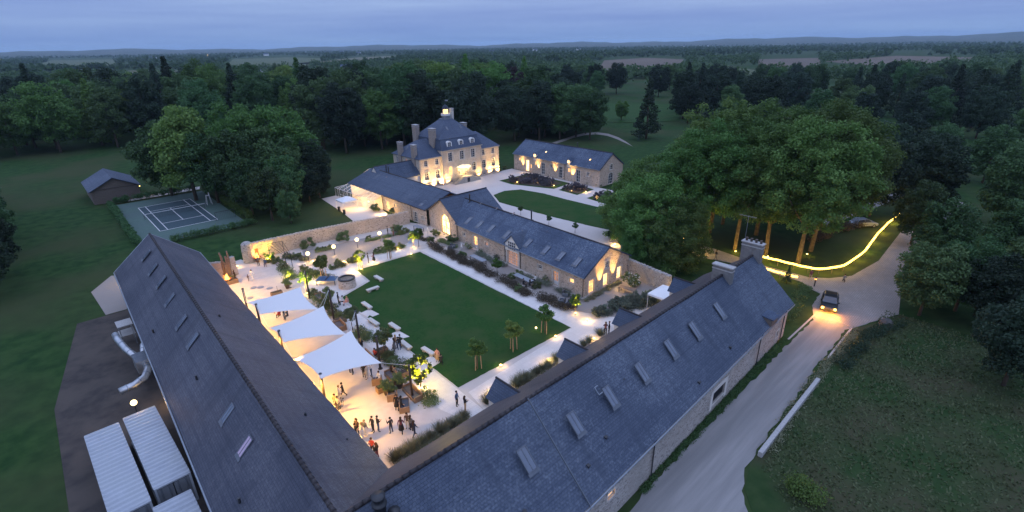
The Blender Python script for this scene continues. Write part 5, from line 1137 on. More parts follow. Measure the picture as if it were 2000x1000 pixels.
UL = [((39.25, 34.78), 22, 'low uplight at the lawn edge nearest the path corner'), ((30.65, 34.92), 22, 'low uplight at the lawn edge near the first staked tree'), ((34.83, 31.75), 60, 'uplight throwing a warm patch across the path between the dormers'), ((27.37, 31.98), 60, 'uplight beside the nearest dormer on the path edge'), ((44.94, 34.60), 60, 'cluster of warm light at the corner of the white path'), ((45.21, 36.74), 30, 'uplight under the round tree at the hedge end'), ((42.01, 31.25), 36, 'uplight in the planting by the barn dormers'),
      ((23.43, 74.55), 90, 'uplight under the white flowers in the island bed'), ((23.83, 83.46), 110, 'uplight in the shrubs beside the fire bowl'), ((19.09, 84.40), 30, 'uplight at the foot of the timber sculpture'), ((25.90, 70.02), 60, 'uplight near the table tennis table'), ((31.53, 69.61), 110, 'bright uplight shining along the path beside the well'), ((32.61, 69.35), 110, 'uplight at the stakes of the lit tree by the path'), ((35.31, 70.36), 60, 'uplight at the feet of two guests by the path'), ((41.15, 72.63), 24, 'small uplight in the bed before the gravel court'), ((41.48, 69.03), 26, 'uplight at the far corner of the lawn'), ((43.60, 71.50), 60, 'uplight under the twin trees by the arch'), ((28.57, 77.76), 60, 'uplight grazing the gravel left of the small tree'), ((32.01, 73.98), 60, 'uplight grazing the gravel between the shrubs'), ((22.98, 66.98), 130, 'uplight inside the yellow lit tree by the mast'), ((22.26, 37.68), 210, 'uplight inside the brightly lit shrub'), ((23.04, 51.81), 40, 'uplight among white flowers by the third mast'),
      ((86.95, 90.93), 24, 'left uplight in the long lavender bed'), ((90.30, 87.39), 24, 'middle uplight in the long lavender bed'), ((90.69, 81.87), 24, 'right uplight in the long lavender bed'), ((90.02, 75.75), 26, 'uplight in the square lavender bed'), ((91.63, 72.76), 50, 'uplight on the path beside the square lavender bed'), ((89.27, 67.78), 26, 'uplight in the third lavender bed'), ((89.61, 58.42), 24, 'uplight in the bed half hidden by the plane tree'), ((49.46, 91.80), 260, 'bright light behind the wall by the conservatory shrub'), ((68.67, 47.74), 90, 'light on the wall at the far corner of the stone house'), ((57.82, 30.62), 60, 'warm lamp under the white tent by the barn'), ((54.44, 15.06), 0, '')]
LIT = ('inside the', 'stakes of the lit', 'beside the fire bowl', 'in the island bed', 'round tree', 'twin trees')
for p, pw, lb in UL:
    if pw: uplight(p, pw * (.5 if any(k in lb for k in LIT) else 1.0), lb, ((0, 0, .8) if 'bowl' in lb or 'island' in lb else (0, 0, 2.35)) if any(k in lb for k in LIT) else None)

# ------------------------------------------------------------------ planting around the courtyard
def shrub(px, s, label, mat=None, key=None, group=None, cat='shrub', z=0): x, y = px; return plant(key or random.choice(('shrub0', 'shrub1', 'shrub2')), x, y, s, None, label, cat, group, z, mat)
def flowering(px, s, label, group=None):
    r_ = thing('flowering_shrub', label, 'shrub', (*px, 0), random.uniform(0, 6), group, s); link('foliage', PROTO['flower0'][1], None, r_); link('blossom', fl_me, None, r_)
for p, s in (((26.81, 81.68), .9), ((27.78, 81.32), .8), ((26.35, 83.08), .7), ((31.30, 81.96), .7), ((32.26, 81.66), .6), ((33.38, 81.89), .6), ((40.12, 80.77), .7), ((45.62, 78.99), .8), ((46.90, 79.28), .9)): shrub(p, s, 'low shrub in the bed at the foot of the rubble wall', 'leaf_shrub', None, 'wall foot shrubs')
for p, s in (((26.23, 75.78), .8), ((26.00, 74.09), .9), ((26.43, 72.85), .8), ((26.66, 71.56), .9), ((29.43, 73.11), .6), ((30.92, 73.90), .8), ((32.82, 73.47), .7), ((33.72, 73.47), .8), ((37.96, 73.89), .8), ((38.93, 73.89), .8), ((40.59, 72.87), .7), ((42.04, 73.09), .8)): shrub(p, s, 'low shrub in the strip between gravel court and white path', 'leaf_shrub', None, 'path strip shrubs')
for p, s, lb in (((30.67, 84.65), 1.5, 'bushy climber on the rubble wall behind the leftmost lamp'), ((36.67, 83.54), 1.6, 'dense climber on the rubble wall between two lamps'), ((46.06, 80.95), 1.3, 'dark shrub at the right end of the rubble wall'), ((23.83, 83.46), 1.2, 'tall shrub lit yellow beside the fire bowl'), ((24.20, 81.57), .9, 'green shrub right of the yellow lit one'), ((24.45, 79.85), .8, 'leafy shrub at the head of the island bed'), ((23.43, 74.55), .6, 'lit yellow shrub in the island bed'), ((23.09, 60.71), 1.0, 'shrub beside the mast with white flowers'), ((23.52, 62.74), .8, 'shrub left of the second mast'), ((23.14, 57.55), .7, 'low green shrub at the path edge by the second mast'), ((23.09, 50.29), .8, 'low green shrub at the path edge by the third mast'), ((22.55, 43.43), .9, 'low green shrub at the path edge by the fourth mast'), ((22.77, 44.87), .9, 'leafy shrub under the multi stemmed one'),
                 ((49.97, 68.89), 1.3, 'big dark bush right of the glowing arch'), ((49.73, 73.63), 1.1, 'bush left of the glowing arch'), ((47.45, 71.83), .9, 'brownish bush at the head of the copper hedge'), ((46.93, 62.25), .9, 'round bush inside the copper hedge'), ((44.78, 46.76), .9, 'green bush in the copper hedge by the long table'), ((47.27, 45.67), .9, 'loose green bush near the seated guests'), ((46.94, 50.41), .8, 'dark bush before the big glazed door'), ((48.45, 50.44), .8, 'dark bush right of the big glazed door'), ((92.57, 103.89), .9, 'round bush at the right corner of the manor'), ((95.33, 104.61), .8, 'second round bush at the right corner of the manor'), ((52.94, 116.05), 1.0, 'dark shrub at the end of the conservatory'), ((49.78, 95.51), 1.5, 'tall green shrub lit before the conservatory'), ((51.84, 91.34), 1.2, 'round green shrub behind the wall by the wing'), ((16.68, 79.78), .8, 'dark shrub at the foot of the wall stub'), ((16.75, 81.78), .9, 'dark climber on the wall stub')): shrub(p, s, lb, None, 'litshrub' if 'yellow' in lb and 'right of' not in lb else None)
for k, (p, s) in enumerate((((50.78, 51.04), .75), ((50.31, 57.60), .7))): shrub(p, s, ('thin climber right of the big glazed door', 'thin climber left of the big glazed door')[k], 'leaf_grey')
for p, s, lb in (((24.05, 77.97), 1.1, 'white flowering shrub in the island bed'), ((23.82, 79.05), .9, 'second white flowering shrub in the island bed'), ((23.40, 65.89), 1.2, 'white flowering shrub by the first mast'), ((23.30, 58.91), 1.2, 'white flowering shrub by the second mast'), ((23.10, 51.42), 1.1, 'white flowering shrub by the third mast'), ((22.51, 42.94), .8, 'small white flowering plant by the fourth mast'), ((22.10, 36.02), 1.2, 'white flowering shrub under the round lamp'), ((49.94, 64.39), 1.1, 'white rose by the lit door of the stone house'), ((50.21, 61.47), .7, 'small white rose right of the lit door'), ((49.31, 45.78), 1.1, 'white rose left of the open door'), ((56.96, 36.43), 2.3, 'large white flowering climber on the wall by the gable'), ((55.75, 33.12), 1.0, 'white flowering shrub before the white tent')): flowering(p, s, lb)
for p in ((48.69, 34.43), (49.93, 34.37), (51.03, 34.27), (52.15, 34.18), (53.25, 34.13), (54.29, 33.94), (54.39, 33.20), (54.46, 32.29), (56.07, 32.37), (50.15, 33.16), (51.41, 33.09), (52.57, 32.94), (47.12, 34.45), (55.47, 31.28), (52.81, 32.30)): shrub(p, random.uniform(.85, 1.3), 'grey green mound in the bed by the lit gable court', 'leaf_grey', None, 'grey green mounds by the gable')
for p in ((15.28, 31.11), (16.12, 31.18), (16.92, 31.15), (17.87, 31.16), (18.74, 31.18), (19.98, 31.14), (21.05, 31.11), (21.85, 31.09), (22.65, 31.19), (25.57, 31.31), (26.27, 31.28), (29.61, 31.29), (30.47, 31.28), (31.36, 31.27), (32.32, 31.32), (33.25, 31.31), (34.26, 31.37), (35.75, 31.53), (36.52, 31.47), (40.14, 31.25), (41.15, 31.32), (43.34, 31.38)): plant(random.choice(('grass0', 'grass1')), *p, random.uniform(1.0, 1.6), None, 'feathery grass clump in the strip below the road barn', 'grass', 'feathery grasses by the road barn')
for p in ((98.40, 100.39), (99.09, 95.13), (99.91, 92.49), (98.74, 88.66), (98.92, 82.84), (99.82, 79.57), (99.46, 76.22)): shrub(p, random.uniform(1.0, 1.5), 'climbing shrub on the front of the stable range', 'leaf_shrub', None, 'shrubs on the stable front')
for a, b, n_, lb, gp in (((985, 354), (1105, 358), 34, 'lavender mound in the long bed before the manor', 'long bed lavender'), ((1104, 371), (1148, 371), 14, 'lavender mound in the square bed before the stables', 'square bed lavender'), ((1160, 386), (1225, 394), 14, 'lavender mound in the third bed beside the plane tree', 'third bed lavender')):
    pass
def bed(poly, n_, lb, gp, seed):
    q = random.Random(seed); c = np.mean(poly, axis=0); P_ = [tuple(c + (np.array(p) - c) * .74) for p in poly]; k = 0
    while k < n_:
        x = q.uniform(min(p[0] for p in P_), max(p[0] for p in P_)); y = q.uniform(min(p[1] for p in P_), max(p[1] for p in P_)); ins = False
        for (ax, ay), (bx, by) in zip(P_, P_[1:] + P_[:1]):
            if (ay > y) != (by > y) and x < (bx - ax) * (y - ay) / (by - ay) + ax: ins = not ins
        if ins: plant('lav0', x, y, q.uniform(1.1, 2.4), None, lb, 'plant', gp, .04); k += 1
bed([(85.26, 95.77), (95.92, 95.90), (95.69, 80.93), (88.92, 80.26), (84.92, 90.85)], 60, 'lavender mound in the long bed before the manor', 'long bed lavender', 1); bed([(88.98, 78.84), (95.79, 79.36), (95.09, 73.09), (88.55, 72.80)], 22, 'lavender mound in the square bed before the stables', 'square bed lavender', 2); bed([(88.10, 69.60), (95.00, 69.87), (94.21, 59.71), (86.77, 59.78)], 24, 'lavender mound in the third bed beside the plane tree', 'third bed lavender', 3)
def staked(p, s, label, mat=None, key='small0', stakes=3):
    r_ = plant(key, *p, s, None, label, 'tree', None, 0, mat)
    for k in range(stakes):
        t = 2 * math.pi * k / stakes + .5; m = MB(); m.tube([(.42 * math.cos(t), .42 * math.sin(t), 0), (.36 * math.cos(t), .36 * math.sin(t), 1.65)], .05, 6); m.build('stake', 'stake', r_)
    return r_
for p, s, lb in (((28.64, 36.37), 1.0, 'staked young tree on the lawn nearest the camera'), ((33.83, 36.27), 1.05, 'middle staked young tree on the lawn'), ((39.11, 36.39), 1.0, 'staked young tree on the lawn nearest the path corner'), ((27.03, 70.41), 1.05, 'staked leafy tree by the table tennis terrace'), ((32.61, 69.35), .95, 'staked tree lit yellow by the path'), ((38.18, 70.17), .95, 'staked tree right of the two guests')): staked(p, s, lb, None, 'lit0' if 'lit yellow' in lb else random.choice(('small0', 'small1')))
for p, s, lb, mm in (((22.98, 66.98), 1.0, 'small tree lit yellow beside the first mast', 'leaf_fresh'), ((22.88, 53.32), .95, 'palm like small tree left of the third mast', 'leaf_shrub'), ((22.79, 45.56), 1.0, 'multi stemmed small tree by the fourth mast', 'leaf_shrub'), ((22.26, 37.68), 1.45, 'small tree brilliantly lit yellow by the sofa', 'leaf_fresh'), ((43.60, 71.50), .9, 'left of the twin trees by the arch, lit yellow', 'leaf_fresh'), ((44.50, 71.28), .95, 'right of the twin trees by the arch', 'leaf_fresh'), ((46.11, 52.79), .75, 'round topped little tree in the copper hedge', 'leaf_fresh'), ((45.37, 36.96), .75, 'round topped little tree at the end of the copper hedge', 'leaf_fresh'), ((23.54, 61.06), .8, 'loose small tree left of the second mast', 'leaf_shrub')): plant('lit0' if 'lit yellow' in lb else random.choice(('small0', 'small1')), *p, s, None, lb, 'tree', None, -1.2 if 'brilliantly' in lb else 0, mm)
for p, lb in (((69.19, 71.41), 'heart topped little tree farthest left behind the house ridge'), ((68.49, 62.97), 'heart topped little tree second along the drive'), ((68.66, 56.62), 'clipped little tree behind the middle of the house ridge'), ((69.46, 49.40), 'clipped little tree behind the right end of the house ridge')): plant('small0', *p, .55, None, lb, 'tree', None, 0, 'leaf_wood')


# low mixed planting in the beds
for a, b, w_, h, mt, lb in (((24.25, 79.76), (23.52, 73.42), 2.0, .5, 'leaf_shrub', 'low mixed planting of the island bed'), ((23.29, 67.35), (23.44, 62.40), 2.2, .6, 'leaf_shrub', 'low planting in the bed by the first mast'), ((23.28, 61.73), (23.08, 56.86), 2.2, .6, 'leaf_shrub', 'low planting in the bed by the second mast'), ((23.13, 53.94), (23.01, 49.41), 2.2, .6, 'leaf_shrub', 'low planting in the bed by the third mast'), ((22.68, 45.82), (22.68, 41.97), 2.2, .6, 'leaf_shrub', 'low planting in the bed by the fourth mast'), ((22.08, 37.40), (22.01, 35.01), 2.0, .45, 'leaf_shrub', 'low planting round the brightly lit shrub'),
                            ((25.87, 75.31), (27.33, 69.85), 2.2, .5, 'leaf_shrub', 'planting strip left of the staked tree by the terrace'), ((29.40, 72.86), (33.97, 72.91), 1.3, .5, 'leaf_shrub', 'planting strip in the middle of the gravel court edge'), ((37.43, 73.46), (42.74, 73.06), 1.3, .5, 'leaf_shrub', 'planting strip at the right of the gravel court edge'), ((26.35, 83.08), (28.34, 79.20), 1.8, .6, 'leaf_grass', 'grassy planting at the foot of the wall left of the lamps'), ((30.75, 81.52), (33.59, 81.33), 1.2, .5, 'leaf_shrub', 'planting at the foot of the wall between the first lamps'), ((38.57, 80.14), (46.46, 78.93), 1.0, .5, 'leaf_shrub', 'planting at the foot of the wall behind the right lamps'), ((23.43, 83.25), (24.78, 81.59), 1.6, .6, 'leaf_shrub', 'planting under the yellow lit shrub by the fire bowl'),
                            ((46.82, 34.38), (55.81, 30.94), 1.8, .55, 'leaf_grey', 'low grey planting between gable court and barn'), ((14.97, 31.17), (23.05, 31.00), 1.3, .35, 'leaf_grass', 'low grasses in the nearest strip below the road barn'), ((29.16, 31.27), (36.75, 31.37), 1.2, .4, 'leaf_grass', 'low grasses in the strip between two barn dormers'), ((46.21, 76.83), (47.49, 72.52), 1.6, .6, 'leaf_red', 'brown planting in the corner by the orangery'), ((48.77, 71.21), (48.81, 66.21), 1.4, .5, 'leaf_shrub', 'planting at the right of the glowing arch')):
    hedge(lb, [a, b], w_, h, mt, 260, .15, int(a[0] * 7), 'bed_planting', 'plants')

# ------------------------------------------------------------------ furniture
def cubes(name, label, cat, p, rz, parts, group=None, z=0.0):
    r_ = thing(name, label, cat, (*p, z), rz, group)
    for nm, mt, c, d in parts: m = MB(); m.box(c, d); m.build(nm, mt, r_)
    return r_
def ang(a, b): return math.atan2(b[1] - a[1], b[0] - a[0])
def bench(a, b, label, w_=.55, h=.45):
    c = ((a[0] + b[0]) / 2, (a[1] + b[1]) / 2); L = math.hypot(b[0] - a[0], b[1] - a[1]); return cubes('stone_bench', label, 'bench', c, ang(a, b), [('seat', 'white_stone', (0, 0, h - .09), (L, w_, .18)), ('support', 'ashlar', (-L * .32, 0, (h - .18) / 2), (.4, w_ * .8, h - .18)), ('support', 'ashlar', (L * .32, 0, (h - .18) / 2), (.4, w_ * .8, h - .18))], 'white stone benches on the lawn')
for a, b, lb in (((32.60, 65.07), (32.62, 63.02), 'white stone bench on the lawn nearest the gravel court'), ((29.24, 61.41), (31.09, 61.40), 'white stone bench lying crosswise by the terrace corner'), ((27.08, 58.57), (27.06, 56.35), 'white stone bench behind the seated couple'), ((25.45, 53.95), (25.50, 51.76), 'white stone bench at the path edge by the first slab'), ((26.74, 51.06), (26.76, 48.96), 'white stone bench above the second slab'), ((25.50, 46.48), (25.42, 44.43), 'white stone bench at the path edge right of the standing group'), ((26.48, 43.53), (26.57, 41.55), 'white stone bench nearest the crouching person')): bench(a, b, lb)
for pl in ([(25.64, 56.58), (27.06, 56.75), (27.26, 54.59), (26.31, 54.59), (26.23, 55.23), (25.77, 54.93)], [(25.49, 49.21), (26.80, 49.26), (26.99, 47.07), (26.28, 47.29), (26.12, 47.93), (25.49, 47.59)], [(25.32, 41.81), (26.53, 41.88), (26.45, 40.13), (25.12, 39.97)]): sheet('stepping_slab', pl, .05, 'pave')
def sofa(p, rz, L, label, name='wooden_sofa', cat='sofa', W_=.95):
    pr = [('base', 'wood', (0, 0, .16), (L, W_, .32)), ('cushion', 'cushion', (0, -.05, .40), (L - .24, W_ - .26, .14)), ('back', 'wood', (0, W_ / 2 - .06, .56), (L, .11, .5)), ('arm', 'wood', (-L / 2 + .06, -.055, .47), (.11, W_ - .115, .32)), ('arm', 'wood', (L / 2 - .06, -.055, .47), (.11, W_ - .115, .32))]
    return cubes(name, label, cat, p, rz, pr)
sofa((21.12, 37.42), R(-95), 2.6, 'long empty wooden sofa beside the lit shrub'); sofa((19.40, 38.33), R(150), 1.0, 'wooden armchair with grey seat left of the long sofa', 'wooden_armchair', 'armchair'); sofa((19.63, 41.69), R(150), 1.0, 'wooden armchair beside the guest in white', 'wooden_armchair', 'armchair'); sofa((21.17, 41.15), R(-95), 2.2, 'wooden sofa behind the potted shrubs'); sofa((19.48, 36.32), R(60), 1.6, 'wooden sofa seen from behind, near two guests in black'); sofa((20.96, 46.38), R(-95), 2.2, 'wooden sofa half under the nearest sail')
sofa((23.64, 64.12), R(-95), 2.2, 'wooden sofa beside the farthest sail'); sofa((22.08, 54.97), R(-95), 2.0, 'wooden sofa beside the middle sail')
for p, lb in (((19.50, 40.15), 'wooden trough planter by the potted shrubs'), ((22.18, 40.79), 'grey trough planter behind the sofas'), ((22.77, 46.31), 'grey trough planter by the nearest sail tip'), ((22.67, 56.17), 'grey trough planter beside the middle sail'), ((16.66, 78.53), 'square wooden box with a burning torch'), ((19.81, 69.70), 'wooden planter box by the farthest sail')): cubes('planter_box', lb, 'planter', p, R(-5), [('box', 'wood', (0, 0, .3), (1.5, .7, .6)), ('soil', 'soil', (0, 0, .605), (1.36, .56, .05))])
def pot(p, s, label):
    r_ = thing('potted_shrub', label, 'potted plant', (*p, 0), 0, None, s); m = MB(); m.lathe([(.0, 0), (.22, 0), (.33, .5), (.36, .5), (.36, .58), (.28, .58), (.26, .5), (0, .5)], (0, 0, 0), 12); m.build('pot', 'pot', r_, True); o = link('foliage', PROTO['shrub1'][1], None, r_, (0, 0, .45), .5, .85)
pot((20.88, 39.39), 1.2, 'potted shrub between the two wooden sofas'); pot((19.38, 39.36), 1.15, 'potted shrub left of the armchair with grey seat'); pot((21.80, 70.95), 1.1, 'potted shrub at the head of the farthest sail'); pot((19.83, 39.14), .9, 'small potted shrub behind the armchair')
def table(p, rz, L, W_, h, label, top='table', legs='black'):
    r_ = thing('long_table', label, 'table', (*p, 0), rz); m = MB(); m.box((0, 0, h - .03), (L, W_, .06)); m.build('table_top', top, r_)
    for sx in (-1, 1):
        for sy in (-1, 1): m = MB(); m.box((sx * (L / 2 - .12), sy * (W_ / 2 - .1), (h - .06) / 2), (.07, .07, h - .06)); m.build('leg', legs, r_)
    return r_
table((47.38, 58.75), R(-93), 3.4, .95, .76, 'long grey table by the lit house door'); table((47.25, 48.34), R(-93), 3.6, .95, .76, 'long grey table where two guests sit'); table((49.30, 78.45), R(-93), 2.6, .9, .76, 'grey table in the corner by the orangery'); table((54.97, 35.66), R(-80), 2.4, .9, .76, 'long wooden table by the flowering climber', 'wood_g')
tt = table((26.72, 68.44), R(-45), 2.9, 1.7, .78, 'blue table tennis table on the white terrace', 'pingpong'); tt.name = 'table_tennis_table'
m = MB(); m.box((0, 0, .86), (.02, 1.8, .15)); m.build('net', 'black', tt); m = MB()
for sx in (-1, 1): m.box((sx * 1.43, 0, .784), (.03, 1.7, .006))
for sy in (-1, 1): m.box((0, sy * .83, .784), (2.9, .03, .005))
m.build('line', 'paint', tt)
def lounge(p, rz, label): return cubes('lounge_chair', label, 'chair', p, rz, [('seat', 'cushion', (0, 0, .3), (.75, .8, .22)), ('frame', 'zinc', (0, 0, .12), (.8, .85, .1)), ('backrest', 'cushion', (0, .36, .58), (.75, .16, .5)), ('arm', 'zinc', (-.42, 0, .42), (.08, .8, .3)), ('arm', 'zinc', (.42, 0, .42), (.08, .8, .3))])
for p, rz, lb in (((48.26, 41.04), .4, 'grey lounge chair nearest the house corner wall'), ((47.95, 39.41), 2.0, 'grey lounge chair facing the house corner'), ((46.32, 39.99), 3.6, 'grey lounge chair by the copper hedge'), ((46.34, 38.74), 5.0, 'grey lounge chair nearest the round little tree'), ((48.38, 66.65), .8, 'dark garden chair left of the lit door'), ((47.43, 66.26), 2.6, 'dark garden chair beside the copper hedge')): lounge(p, rz, lb)
# well
r_ = thing('stone_well', 'round stone well with a dark iron rim on the terrace', 'well', (*(28.30, 65.39), 0)); m = MB(); m.lathe([(1.25, 0), (1.18, 1.25), (1.0, 1.27), (.95, .5), (0, .5)], (0, 0, 0), 24); m.build('drum', 'stone', r_, True); m = MB(); m.lathe([(1.22, 1.24), (1.22, 1.38), (.9, 1.38), (.9, 1.24)], (0, 0, 0), 24); m.build('rim', 'black', r_)
# manhole covers
for p in ((18.30, 74.69), (19.11, 74.12), (19.94, 72.81), (16.85, 71.55), (44.54, 74.07)): m = MB(); m.lathe([(.45, .0), (.45, .03), (0, .03)], (*p, 0.0), 14); struct(m.build('manhole_cover', 'zinc'))
# timber sculpture
r_ = thing('timber_sculpture', 'tall split weathered timber sculpture at the end of the wall', 'sculpture', (*(16.80, 80.95), 0))
for k, (dx, dy, w_, h, ln) in enumerate(((-.3, .2, .20, 4.2, -.15), (.1, .0, .24, 3.5, .08), (.4, -.1, .18, 4.3, .1), (-.1, -.25, .16, 2.8, -.1))): m = MB(); m.tube([(dx, dy, 0), (dx + ln * .3, dy, h * .4), (dx + ln * .6 + .1, dy, h * .75), (dx + ln, dy, h)], [w_, w_ * 1.05, w_ * .9, w_ * .6], 7); m.build('timber', 'wood_g', r_)
m = MB(); m.box((.95, .5, 1.5), (1.0, .7, 3.0), .3, .9); m.build('stone_pier', 'stone_g', r_)
# fire bowls
def firebowl(p, label, pw, back):
    r_ = thing('fire_bowl', label, 'fire bowl', (*p, 0)); m = MB(); m.lathe([(.3, 0), (.22, .3), (.55, .75), (.6, .8), (.5, .78), (0, .55)], (0, 0, 0), 12); m.build('bowl', 'rust', r_)
    if back: m = MB(); m.box((0, .75, 1.0), (1.1, .08, 2.0)); m.build('back_plate', 'rust', r_)
    for k in range(5): t = k * 1.3; m = MB(); m.tube([(.2 * math.cos(t), .2 * math.sin(t), .7), (.16 * math.cos(t), .16 * math.sin(t), 1.0), (.1 * math.cos(t + .5), .1 * math.sin(t + .5), 1.25 + .1 * k)], [.14, .11, .01], 6); m.build('flame', 'fire', r_)
    point(r_, (0, 0, 1.5), pw, (1, .36, .08), .3)
firebowl((22.24, 84.46), 'burning fire bowl with rusty back plate by the wall pier', 150, True); firebowl((16.12, 78.83), 'burning fire bowl at the foot of the timber sculpture', 130, False)
# pergola frame
r_ = thing('iron_pergola', 'dark iron pergola frame over the sunken path by the wall', 'pergola', (*(25.23, 82.35), 0)); q = [(24.32, 84.82), (26.55, 84.48), (25.37, 78.06), (24.32, 77.43)]; m = MB(); c = Vector((*(25.23, 82.35), 0))
for p in q: m.tube([Vector((*p, 0)) - c, Vector((*p, 2.4)) - c], .045, 5)
for k in range(4): m.tube([Vector((*q[k], 2.4)) - c, Vector((*q[(k + 1) % 4], 2.4)) - c], .04, 5)
for k in range(1, 4): a = Vector((*q[0], 2.4)).lerp(Vector((*q[1], 2.4)), k / 4); b = Vector((*q[3], 2.4)).lerp(Vector((*q[2], 2.4)), k / 4); m.tube([a - c, b - c], .03, 5)
m.build('iron_frame', 'black', r_)
# rope barrier posts
for p, lb in (((20.22, 70.42), 'left post of the low rope barrier by the sail'), ((22.18, 70.80), 'right post of the low rope barrier by the sail')): r_ = thing('barrier_post', lb, 'post', (*p, 0)); m = MB(); m.lathe([(.16, 0), (.16, .03), (.025, .05), (.025, .95), (.045, 1.0), (0, 1.04)], (0, 0, 0), 8); m.build('stem', 'black', r_, True)
# café parasols / white umbrella like lamps by the arch
for p, h, lb in (((48.58, 74.41), 1.7, 'folded white parasol left of the glowing arch'), ((51.33, 73.15), 1.9, 'white banner beside the glowing arch'), ((48.12, 63.91), 1.5, 'folded white parasol in the house terrace')): r_ = thing('folded_parasol', lb, 'parasol', (*p, 0)); m = MB(); m.tube([(0, 0, 0), (0, 0, h)], .025, 6); m.lathe([(.22, 0), (.22, .06), (.03, .08)], (0, 0, 0), 8); m.build('pole', 'zinc', r_); m = MB(); m.lathe([(.03, h + .08), (.12, h - .15), (.17, h - .7), (.10, h - .75)], (0, 0, 0), 8); m.build('cloth', 'canvas', r_, True)
# tents
def tent(c, s, h, pk, rz, label, walls=False):
    r_ = thing('canopy_tent', label, 'tent', (*c, 0), rz); e = s / 2
    for a, b in ((-e, -e), (e, -e), (e, e), (-e, e)): m = MB(); m.tube([(a, b, 0), (a, b, h)], .035, 6); m.build('leg', 'white', r_)
    m = MB(); P4 = [(-e - .05, -e - .05), (e + .05, -e - .05), (e + .05, e + .05), (-e - .05, e + .05)]
    for k in range(4): a, b = P4[k], P4[(k + 1) % 4]; m.quad([(*a, h), (*b, h), (0, 0, pk)]); m.quad([(*a, h - .25), (*b, h - .25), (*b, h), (*a, h)])
    m.build('canopy', 'canvas', r_); return r_
t1 = tent((46.18, 100.82), 3.2, 2.2, 2.95, 0, 'white pop up tent glowing by the conservatory'); point(t1, (.3, -.4, 1.8), 260, (1, .62, .24), .2); point(t1, (2.2, -1.8, 1.2), 220, (1, .62, .22), .3)
t2 = tent((54.6, 29.4), 3.5, 2.3, 3.3, R(0), 'white peaked tent beside the road barn dormer'); point(t2, (-.9, -.6, 1.4), 60)
# bins by the tent
for p, lb in (((44.43, 101.05), 'left dark bin by the pop up tent'), ((44.19, 98.24), 'right dark bin by the pop up tent')): r_ = thing('litter_bin', lb, 'bin', (*p, 0)); m = MB(); m.lathe([(0, 0), (.26, 0), (.3, .85), (0, .85)], (0, 0, 0), 10); m.build('body', 'black', r_); m = MB(); m.lathe([(.32, .85), (.32, .92), (.1, .98), (0, .98)], (0, 0, 0), 10); m.build('lid', 'black', r_)
# tennis net, umpire chair, practice goal
r_ = thing('tennis_net', 'tennis net across the middle of the court', 'net', (19.15, 124.65, 0)); m = MB()
for k in range(23): m.tube([(-5.6 + k * .51, 0, .02), (-5.6 + k * .51, 0, 1.0)], .012, 3)
for k in range(5): m.tube([(-5.6, 0, .1 + k * .2), (5.6, 0, .1 + k * .2)], .012, 3)
m.build('mesh', 'black', r_); m = MB(); m.box((0, 0, 1.02), (11.2, .05, .1)); m.build('tape', 'paint', r_)
for s in (-5.7, 5.7): m = MB(); m.tube([(s, 0, 0), (s, 0, 1.1)], .05, 6); m.build('post', 'zinc', r_)
r_ = thing('umpire_chair', 'pale umpire chair at the right of the tennis court', 'chair', (26.2, 127.2, 0))
for a in (-.5, .5):
    for b in (-.5, .5): m = MB(); m.tube([(a, b, 0), (a * .6, b * .6, 2.0)], .05, 5); m.build('leg', 'paint', r_)
m = MB(); m.box((0, 0, 2.02), (.7, .7, .08)); m.build('seat', 'paint', r_); m = MB(); m.box((.3, 0, 2.4), (.08, .7, .7)); m.build('backrest', 'paint', r_)
r_ = thing('practice_net', 'dark practice net frame at the near right of the tennis court', 'net', (25.6, 113.0, 0)); m = MB()
for x in (-1.8, 1.8): m.tube([(x, 0, 0), (x, 0, 1.7)], .05, 5)
m.tube([(-1.8, 0, 1.7), (1.8, 0, 1.7)], .05, 5)
for k in range(12): m.tube([(-1.8 + k * .33, 0, 0), (-1.8 + k * .33, 0, 1.7)], .014, 3)
for k in range(6): m.tube([(-1.8, 0, .1 + k * .3), (1.8, 0, .1 + k * .3)], .014, 3)
m.build('frame', 'black', r_)
# low concrete beam along the road
r_ = thing('concrete_beam', 'long white concrete beam lying along the field edge', 'barrier', (44.5, 10.3, 0), ang((37.3, 10.2), (51.7, 10.4)))
for k in range(4): m = MB(); m.box((-5.4 + 3.6 * k, 0, .25), (3.58, .36, .5)); m.build('beam', 'concrete', r_)

# rope light fences
def rope(label, pts):
    c = Vector((*pts[0][:2], 0)); r_ = thing('rope_light_fence', label, 'fence', c); m = MB(); fine = []
    for a, b in zip(pts[:-1], pts[1:]):
        for k in range(6): t = k / 6; p = Vector(a).lerp(Vector(b), t); p.z -= .06 * 4 * t * (1 - t); fine.append(p - c)
    fine.append(Vector(pts[-1]) - c); m.tube(fine, .15, 6); m.build('rope_light', 'rope', r_)
    for a, b in zip(pts[:-1], pts[1:]):
        L = (Vector(b) - Vector(a)).length
        for k in range(max(1, int(L / 2.4))): p = Vector(a).lerp(Vector(b), k / max(1, int(L / 2.4))) - c; m = MB(); m.tube([(p.x, p.y, 0), (p.x, p.y, p.z + .12)], .04, 5); m.build('post', 'wood_g', r_)
    for a, b in zip(pts[:-1], pts[1:]): mid = Vector(a).lerp(Vector(b), .5) - c; point(r_, (mid.x, mid.y, .9), 40 * (Vector(b) - Vector(a)).length, (1, .58, .09), .5)
rope('glowing rope light fence curving along the drive', [(78.5, 30, 1), (78.6, 27.3, 1), (78.8, 24.8, 1), (79.0, 22.6, .95), (79.1, 20.6, 1), (79.6, 19.3, 1), (81.4, 18.1, 1.05), (83.6, 17.2, 1), (87.6, 16.9, 1), (92.1, 16.7, 1), (97.4, 17.1, 1), (103, 17.5, 1), (110.5, 17.7, 1), (118, 17.5, 1)])
